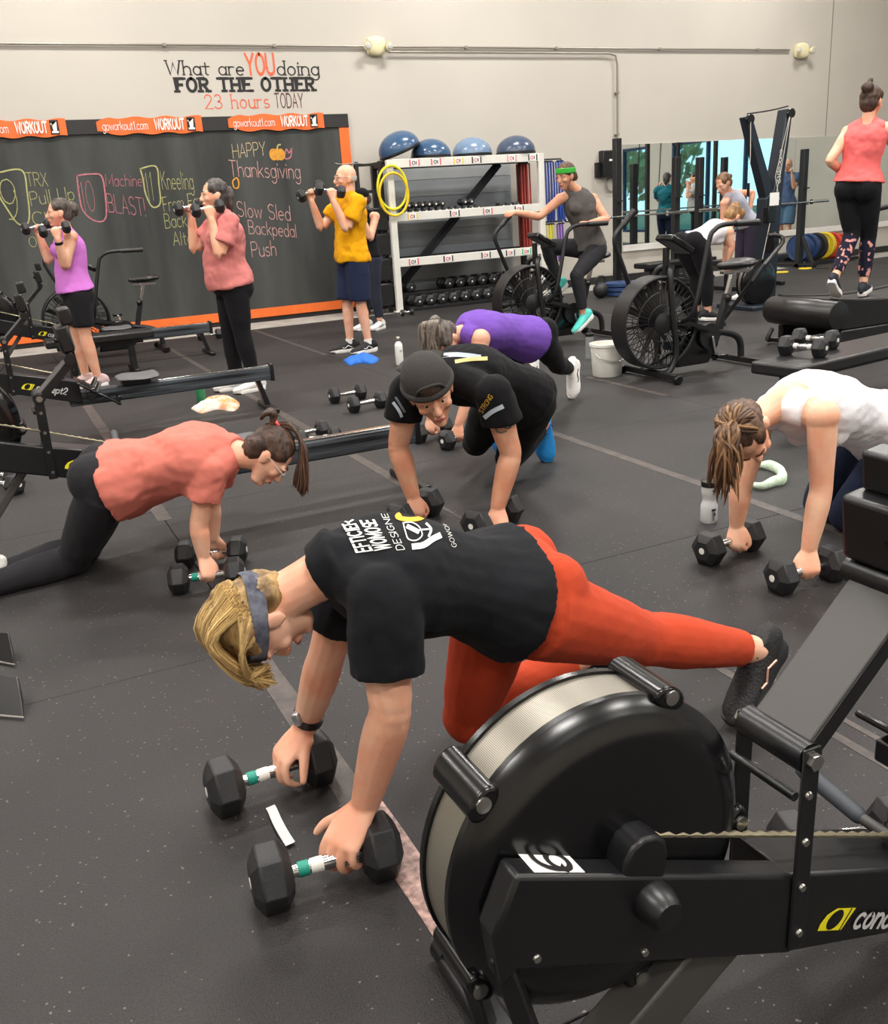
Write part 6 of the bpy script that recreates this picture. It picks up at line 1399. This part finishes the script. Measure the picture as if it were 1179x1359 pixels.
MB().tube([J['head']+HM @ V((.024*math.cos(a*.63), -.10+.012*math.sin(a*.63), .105))*hs for a in range(10)], .008, 6, closed=True).build('hair_tie', mat('dusty_tie', (206, 160, 150), .6), fU, origin=og)
# ---------------------------------------------------------------- people standing with dumbbells at the shoulder
def standing(G, hd, h, stance=.10, step=.0, lean=0.0, tilt=0.0):
    hd = V(hd).normalized(); rt = hd.cross(Z3); G = V((G.x, G.y, 0)); up = (Z3+hd*lean).normalized(); J = {}
    pel = G + Z3*(.525*h) + hd*lean*.4
    for q, s in (('L', -1), ('R', 1)):
        J['an'+q] = G + rt*s*stance + hd*(step*s) + Z3*(.0975*h/1.68); J['hip'+q] = pel + rt*s*.085*h/1.68
        J['kn'+q] = lerp(J['hip'+q], J['an'+q], .5) + hd*.025
        J['foot'+q] = ((hd+rt*s*.18).normalized(), Z3)
    J['neck'] = pel + up*(.312*h) - hd*.01
    for q, s in (('L', -1), ('R', 1)): J['sh'+q] = J['neck'] + rt*s*.108*h - up*.026*h + hd*.0
    J['head'] = J['neck'] + up*.098*h + hd*(.035+tilt*.1); J['hf'] = (hd - Z3*tilt).normalized(); J['hu'] = (Z3+hd*tilt).normalized()
    J['_hd'], J['_rt'] = hd, rt
    return J
def curl_arm(J, q, h, ef, ed, wf, wu, ins=.03):
    s = -1 if q == 'L' else 1; hd, rt = J['_hd'], J['_rt']
    J['el'+q] = J['sh'+q] + hd*ef - Z3*ed + rt*s*.03; J['wr'+q] = J['el'+q] + hd*wf + Z3*wu - rt*s*ins
    F = (Z3 + hd*.12).normalized(); B = (rt*s + hd*.05).normalized(); J['hand'+q] = dict(F=F, B=B, curl=(75, 80, 45), thumb=(15, 60))
    M = basis(F, B); c = J['wr'+q] + M @ V((0, .085, -.030))*(h/1.68); ax = (M @ V((1, 0, 0))).normalized()
    return c, ax
def held(kind, c, ax, label):
    x = V(ax).normalized(); z = Z3 - x*x.z; z.normalize(); return put_db(kind, c, label=label, M=Matrix((x, z.cross(x), z)).transposed())
HDL = V((-1, -.05, 0))

# woman in lavender tank
G = gZ(124, 513); J = standing(G, HDL, 1.63, .09, .04)
a = curl_arm(J, 'L', 1.63, .09, .24, .03, .23, -.085); b = curl_arm(J, 'R', 1.63, .16, .2, .05, .22)
held('hand', a[0], a[1], 'hex dumbbell in the closer hand of the woman in the lavender tank'); held('hand', b[0], b[1], 'hex dumbbell in the farther hand of the woman in the lavender tank')
M_lav = fabric('lavender_tank', (204, 120, 206)); M_sh = fabric('black_shorts', (30, 30, 32)); M_pks = mat('pink_grey_shoe', (208, 180, 178), .7, bump=.3, bscale=80)
fL, HM, hs = person('woman in lavender tank and black shorts curling two dumbbells', (G.x, G.y, 0), J, dict(h=1.63, skin=SK1, voxel=.008, cvoxel=.010, kx=1.06, kd=1.18, ak=1.14, lk=1.05, bust=1.15, belly=.03, glute=1.05,
    bottom=dict(name='shorts', m=M_sh, len=.40, loose=.022), top=dict(name='tank_top', m=M_lav, hem=.02, strap=.6, e=.013, flare=.02), shoe=dict(m=M_pks, sole=M_wso, lace=M_wso, logo=M_blackpl)))
M_sp = hairmat2('salt_pepper_hair', (96, 86, 78), (52, 42, 36))
hair_cap(fL, J['head'], HM, hs, M_sp, fL.location, extra=(((0, -.125, .035), (.05, .05, .06)), ((0, -.13, .0), (.035, .035, .04))), voxel=.009)
wd = (J['elL']-J['wrL']).normalized(); wc = J['wrL']+wd*.03; MB().loft([wc-wd*.012, wc+wd*.012], [.033, .034], side=X3, n=18, cap='flat').build('watch', M_blackpl, fL, origin=fL.location)

# woman in dusty pink tee
G = gZ(328, 518); J = standing(G, HDL, 1.68, .09, .05, .035)
a = curl_arm(J, 'L', 1.68, .12, .24, .02, .27); b = curl_arm(J, 'R', 1.68, .20, .2, .0, .25)
held('hand', a[0], a[1], 'hex dumbbell in the closer hand of the woman in the dusty pink tee'); held('hand', b[0], b[1], 'hex dumbbell in the farther hand of the woman in the dusty pink tee')
M_dpk = fabric('dusty_pink_tee', (206, 124, 120))
fK, HM, hs = person('woman in dusty pink tee and black leggings curling two dumbbells', (G.x, G.y, 0), J, dict(h=1.68, skin=SK2, voxel=.008, cvoxel=.010, kx=1.08, kd=1.28, ak=1.14, lk=1.1, bust=1.25, belly=.07, glute=1.12,
    bottom=dict(name='leggings', m=M_bl, len=.93, e=.012), top=dict(name='t_shirt', m=M_dpk, hem=-.03, sleeve=.62, sflare=.022, e=.016, flare=.022, disp=(.016, (8, 8, 8), 9)), shoe=dict(m=M_wsh, sole=M_wso, lace=M_wso)))
M_dkh = hairmat2('dark_ash_hair', (92, 84, 80), (42, 38, 38))
hair_cap(fK, J['head'], HM, hs, M_dkh, fK.location, extra=(((0, -.115, .0), (.05, .045, .07)), ((0, -.12, -.06), (.04, .03, .06))), voxel=.009)

# man in yellow tee
G = gZ(478, 467); J = standing(G, HDL, 1.80, .10, .06, -.03)
a = curl_arm(J, 'L', 1.8, .16, .24, .10, .27); b = curl_arm(J, 'R', 1.8, .24, .22, .09, .26)
held('mid', a[0], a[1]+V((0, 0, -.28)), 'hex dumbbell in the closer hand of the man in the yellow tee'); held('mid', b[0], b[1]+V((0, 0, -.28)), 'hex dumbbell in the farther hand of the man in the yellow tee')
M_yt = fabric('mustard_tee', (226, 160, 12)); M_nsh = fabric('navy_shorts', (34, 42, 66))
fY, HM, hs = person('older man in mustard yellow tee and navy shorts curling two dumbbells', (G.x, G.y, 0), J, dict(h=1.80, skin=SK2, voxel=.008, cvoxel=.010, kx=1.04, kd=1.12, ak=1.05, bust=0, belly=.03, glute=.85, lk=.92,
    bottom=dict(name='shorts', m=M_nsh, len=.50, loose=.05), top=dict(name='t_shirt', m=M_yt, hem=-.08, sleeve=.66, sflare=.025, e=.018, flare=.025, disp=(.016, (8, 8, 8), 12)), shoe=dict(m=mat('black_runner', (26, 26, 28), .7), sole=M_wso, logo=M_wso, sock=.03, msock=M_wso)))
L = lambda x, y, z: J['head'] + HM @ V((x, y, z))*hs
mb = MB()
for q in (-1, 1): mb.loft([L(q*.070, -.02, -.01), L(q*.055, -.075, .0), L(0, -.102, -.005)], [(.008, .026), (.010, .03), (.010, .032)], side=HM @ X3, n=12, sub=3)
remesh(mb, .009, 'hair', mat('grey_stubble_hair', (176, 168, 158), .9, bump=.4, bscale=120), fY, fY.location, it=2)
glasses(fY, J['head'], HM, hs, fY.location, M_blackpl)

# woman in black behind him
G = gZ(496, 437); J = standing(G, V((-.9, -.4, 0)), 1.60, .09, .03)
a = curl_arm(J, 'L', 1.6, .14, .24, .09, .23, .0); b = curl_arm(J, 'R', 1.6, .14, .24, .09, .23, .0)
held('hand', a[0], a[1], 'hex dumbbell held by the woman in the black cap'); held('hand', b[0], b[1], 'hex dumbbell in the hidden hand of the woman in the black cap')
fB, HM, hs = person('woman in black tank, black cap and slate leggings behind the man in yellow', (G.x, G.y, 0), J, dict(h=1.62, skin=SK2, voxel=.010, cvoxel=.012, bust=1.1, lk=1.05, glute=1.05,
    bottom=dict(name='leggings', m=fabric('slate_leggings', (46, 48, 62), .12, 60), len=.93, e=.012), top=dict(name='tank_top', m=M_blk, hem=0, strap=.7, e=.014), shoe=dict(m=M_wsh, sole=M_wso, lace=M_blackpl, logo=M_blackpl)))
hair_cap(fB, J['head'], HM, hs, M_brn2, fB.location, extra=(((0, -.11, .0), (.045, .05, .06)),), voxel=.010)
mb = MB(); L = lambda x, y, z: J['head'] + HM @ V((x, y, z))*hs
mb.ell(L(0, -.01, .06), (.088*hs, .105*hs, .075*hs), HM, 22, 14); mb.loft([L(0, .06, .05), L(0, .12, .048), L(0, .165, .04)], [(.07, .008), (.068, .008), (.045, .008)], side=HM @ X3, n=14, sub=3)
remesh(mb, .008, 'cap', M_blk, fB, fB.location, it=2)

# ---------------------------------------------------------------- runner on the treadmill
ref = V((6.95, 6.22, 0)); hd = V((.86, .51, 0)); rt = hd.cross(Z3)
J = dict(neck=gV(1152, 164, ref), head=gV(1157, 136, ref, .02), shL=gV(1126, 176, ref, .10), shR=gV(1176, 171, ref, -.06), elL=gV(1102, 213, ref, .02), wrL=gV(1120, 230, ref, .18), elR=gV(1200, 214, ref, -.05), wrR=gV(1190, 190, ref, .12))
pel = gV(1139, 246, ref); J['hipL'] = pel-rt*.09; J['hipR'] = pel+rt*.09
J['knL'] = gV(1131, 312, ref, .04); J['anL'] = gV(1108, 369, ref, -.16); J['knR'] = gV(1153, 313, ref, .06); J['anR'] = gV(1146, 377, ref, .02)
J['hf'] = V((.95, .3, -.08)); J['hu'] = Z3+V((.08, .03, 0))
J['handL'] = dict(F=V((.8, .5, .2)), B=V((-.4, .8, .3))); J['handR'] = dict(F=V((.7, .4, .6)), B=V((.2, -.9, .2)))
J['footL'] = (V((.72, .36, -.55)), V((.5, .3, .8))); J['footR'] = (V((.86, .5, .12)), V((-.1, 0, 1)))
report('R', J)
M_cor = fabric('coral_tank', (240, 112, 110)); M_flo = fabric('floral_navy', (30, 30, 48), .12, 60, var=1, vscale=22, col2=(214, 150, 140))
for n_ in M_flo.node_tree.nodes:
    if n_.type == 'MAP_RANGE': n_.inputs[1].default_value = .57; n_.inputs[2].default_value = .61
fR, HM, hs = person('woman in coral sleeveless top running on the treadmill', (ref.x, ref.y, 0), J, dict(h=1.68, skin=SK2, voxel=.008, cvoxel=.010, kx=1.06, kd=1.12, ak=1.08, glute=1.12, lk=1.05, hs=1.05,
    bottom=dict(name='leggings', m=M_bl, m2=M_flo, len=.93, e=.010), top=dict(name='sleeveless_top', m=M_cor, hem=.05, strap=.85, e=.016, flare=.024, disp=(.014, (8, 8, 8), 15)), shoe=dict(m=mat('navy_black_runner', (34, 38, 48), .7), sole=M_wso, lace=M_blackpl)))
hair_cap(fR, J['head'], HM, hs, M_brn2, fR.location, extra=(((0, -.10, .10), (.05, .045, .045)), ((.0, -.06, .15), (.022, .022, .035))), voxel=.009)

# ---------------------------------------------------------------- rider with the green headband
ref = V((5.55, 8.1, 0))
J = dict(neck=gV(765, 254, ref, -.02), head=gV(751, 234, ref, -.10), shR=gV(744, 264, ref, -.04), shL=gV(787, 264, ref, .0), elR=gV(716, 287, ref, -.08), wrR=gV(690, 286, ref, -.02), elL=gV(805, 291, ref, -.12), wrL=gV(783, 296, ref, -.24))
pel = gV(785, 330, ref); J['hipL'] = pel+V((.02, -.09, 0)); J['hipR'] = pel+V((-.02, .09, 0))
fA_ = (V((-.82, -.08, -.50)), V((-.5, 0, .85)))
for q, s_, a_ in (('L', -1, -80), ('R', 1, 100)):       # the balls of her feet on the two pedals
    pd = V((5.27+.15*math.cos(math.radians(a_)), 8.1+s_*.185, .28+.15*math.sin(math.radians(a_))+.012)); J['an'+q] = pd - basis(*fA_) @ V((0, .085, -.094)); J['kn'+q] = ik(J['hip'+q], J['an'+q], .40, .39, V((-1, s_*.25, -.1)))
J['wrR'] = palm_on(V((4.735, 8.34, 1.243)), (-.9, 0, -.1), (-.1, -.2, 1), 1.0, .08, .022); J['elR'] = ik(J['shR'], J['wrR'], .27, .25, V((0, -.3, -1)))
J['hf'] = V((-.93, -.30, -.22)); J['hu'] = Z3+V((-.22, -.1, 0))
J['handL'] = dict(F=V((-.85, .1, .1)), B=V((-.1, -.2, 1)), curl=(70, 80, 45), thumb=(15, 60)); J['handR'] = dict(F=V((-.95, .0, .0)), B=V((-.1, -.2, 1)), curl=(70, 80, 45), thumb=(15, 60))
J['footL'] = fA_; J['footR'] = fA_
report('A', J)
M_gt = fabric('grey_tank', (86, 82, 80)); M_tq = mat('turquoise_shoe', (92, 214, 202), .7, bump=.3, bscale=80)
fA, HM, hs = person('woman in grey tank and green headband riding an air bike', (ref.x, ref.y, 0), J, dict(h=1.66, skin=SK3, voxel=.008, cvoxel=.010, kx=.98, ak=1.0, lk=1.0, bust=.95,
    bottom=dict(name='leggings', m=fabric('charcoal_tights', (44, 44, 47), .12, 60), len=.93, e=.010), top=dict(name='tank_top', m=M_gt, hem=.02, strap=.55, e=.012), shoe=dict(m=M_tq, sole=M_wso, lace=M_tq)))
hair_cap(fA, J['head'], HM, hs, M_hb2, fA.location, extra=(((0, -.115, .01), (.032, .03, .03)), ((0, -.135, -.03), (.035, .03, .05))), voxel=.009)
band(fA, J['head'], HM, hs, fabric('green_band', (66, 170, 66)), fA.location, (0, -.012, .052), None, .084, .106, .05, .18, th=.005)

# ---------------------------------------------------------------- woman in white tank bending at the bench
ref = gZ(932, 420); ref = V((7.05, 8.15, 0))
J = dict(neck=gV(962, 299, ref, .06), head=gV(973, 288, ref, .06), shR=gV(968, 308, ref, -.06), shL=gV(962, 302, ref, .22), elR=gV(971, 328, ref, -.06), wrR=gV(967, 345, ref, -.04), elL=gV(965, 326, ref, .22), wrL=gV(962, 346, ref, .2))
pel = gV(918, 325, ref); J['hipR'] = pel+V((.03, -.09, 0)); J['hipL'] = pel+V((-.03, .09, 0))
J['knR'] = gV(938, 366, ref, -.04); J['anR'] = gV(940, 408, ref, -.05); J['anR'].z = .103; J['knL'] = gV(925, 366, ref, .1); J['anL'] = gV(924, 406, ref, .06); J['anL'].z = .103
J['hf'] = V((.65, .1, -.75)); J['hu'] = V((.75, .1, .6)); J['handR'] = dict(F=V((.1, 0, -1)), B=V((.3, -.9, 0))); J['handL'] = dict(F=V((.1, 0, -1)), B=V((.3, .9, 0)))
J['footR'] = (V((.95, -.25, -.05)), Z3); J['footL'] = (V((.95, -.15, -.05)), Z3)
report('D', J)
fD, HM, hs = person('woman in white tank and black leggings bending over beside the ski machine', (ref.x, ref.y, 0), J, dict(h=1.66, skin=SK1, voxel=.009, cvoxel=.011, glute=1.15, lk=1.1, ak=1.0, hs=1.0,
    bottom=dict(name='leggings', m=M_bl, len=.92, e=.012), top=dict(name='tank_top', m=M_wt, hem=.03, strap=.6, e=.014), shoe=dict(m=M_bsh, sole=M_wso)))
hair_cap(fD, J['head'], HM, hs, hairmat2('honey_hair', (176, 132, 80), (110, 78, 46)), fD.location, extra=(((0, -.06, .10), (.05, .05, .045)), ((.03, .03, .09), (.05, .05, .05))), voxel=.009)

# ---------------------------------------------------------------- woman in pale grey tank behind the ski machine
ref = V((8.05, 9.45, 0))
J = dict(neck=gV(969, 259, ref, -.02), head=gV(961, 244, ref, -.06), shL=gV(962, 270, ref, -.16), shR=gV(982, 257, ref, .14), elL=gV(960, 292, ref, -.16), wrL=gV(968, 312, ref, -.12), elR=gV(999, 256, ref, .2), wrR=gV(996, 276, ref, .14))
pel = gV(995, 297, ref); J['hipL'] = pel+V((-.02, -.09, 0)); J['hipR'] = pel+V((.02, .09, 0))
for q, off in (('L', -.08), ('R', .1)): J['an'+q] = V((J['hip'+q].x+.03, J['hip'+q].y+off*.3, .097)); J['kn'+q] = ik(J['hip'+q], J['an'+q], .42, .42, V((-1, 0, 0))); J['foot'+q] = (V((-1, -.1, 0)), Z3)
J['hf'] = V((-.85, -.1, -.5)); J['hu'] = V((-.5, 0, .85)); J['handL'] = dict(F=V((.3, 0, -.9)), B=V((-.6, -.7, 0))); J['handR'] = dict(F=V((0, 0, -1)), B=V((.4, .9, 0)))
report('E', J)
fE, HM, hs = person('woman in pale grey tank bending behind the ski machine', (ref.x, ref.y, 0), J, dict(h=1.66, skin=SK1, voxel=.010, cvoxel=.012, bust=.9,
    bottom=dict(name='leggings', m=fabric('plum_leggings', (60, 54, 70), .12, 60), len=.92, e=.012), top=dict(name='tank_top', m=fabric('pale_grey_tank', (168, 168, 182)), hem=.03, strap=.6, e=.014), shoe=dict(m=M_wsh, sole=M_wso)))
hair_cap(fE, J['head'], HM, hs, hairmat2('dark_blond_hair', (140, 104, 70), (78, 56, 40)), fE.location, extra=(((0, -.12, .02), (.03, .05, .03)),), voxel=.010)
# ================================================================== gym floor outside the view, seen in the mirror
def recolour(root, **mats_):
    for ch in root.children:
        for k, m in mats_.items():
            if ch.name.startswith(k): ch.material_slots[0].link = 'OBJECT'; ch.material_slots[0].material = m
def extra_person(src, loc, rz, label, **m):
    c = copy_tree(src); c.location = loc; c.rotation_euler = (0, 0, rz); c['label'] = label; recolour(c, **m); return c
extra_person(fK, (13.0, 9.7, 0), 2.4, 'person in teal tee and navy leggings exercising by the red rig', t_shirt=fabric('teal_tee', (28, 96, 110)), leggings=M_navy)
extra_person(fK, (15.0, 8.3, 0), .6, 'person in pale grey tee and black leggings near the windows', t_shirt=fabric('pale_grey_tee', (176, 174, 172)))
extra_person(fY, (15.4, 10.6, 0), -.5, 'man in blue tee and denim shorts standing by the side wall', t_shirt=fabric('blue_tee', (84, 104, 140)), shorts=fabric('denim_shorts', (90, 120, 150)))
rg = thing('training_rig', (13.6, 7.0, 0), 'tall training rig with red top bars and hanging straps', 'training rig')
M_rrig = mat('red_rig', (150, 44, 44), .5)
for (x, y) in ((0, 0), (1.9, 0), (0, 1.3), (1.9, 1.3)): MB().span((x-.04, y-.04, 0), (x+.04, y+.04, 2.45)).build('post', M_blacksteel, rg, bevel=.005)
for y in (0, 1.3): MB().span((-.1, y-.04, 2.45), (2.0, y+.04, 2.53)).build('top_bar', M_rrig, rg, bevel=.005)
for x in (0, .63, 1.27, 1.9): MB().span((x-.03, 0, 2.46), (x+.03, 1.3, 2.52)).build('cross_bar', M_rrig, rg, bevel=.004)
for k, x in enumerate((.3, .9, 1.5)):
    st = MB().tube([(x-.02, .65, 2.46), (x-.05, .62, 1.5)], .012, 6).build('strap', M_blackpl, rg); MB().tube([(x-.05, .62, 1.5), (x-.12, .62, 1.36), (x+.02, .62, 1.36), (x-.05, .62, 1.5)], .012, 6).build('strap_handle', M_rrig, st)
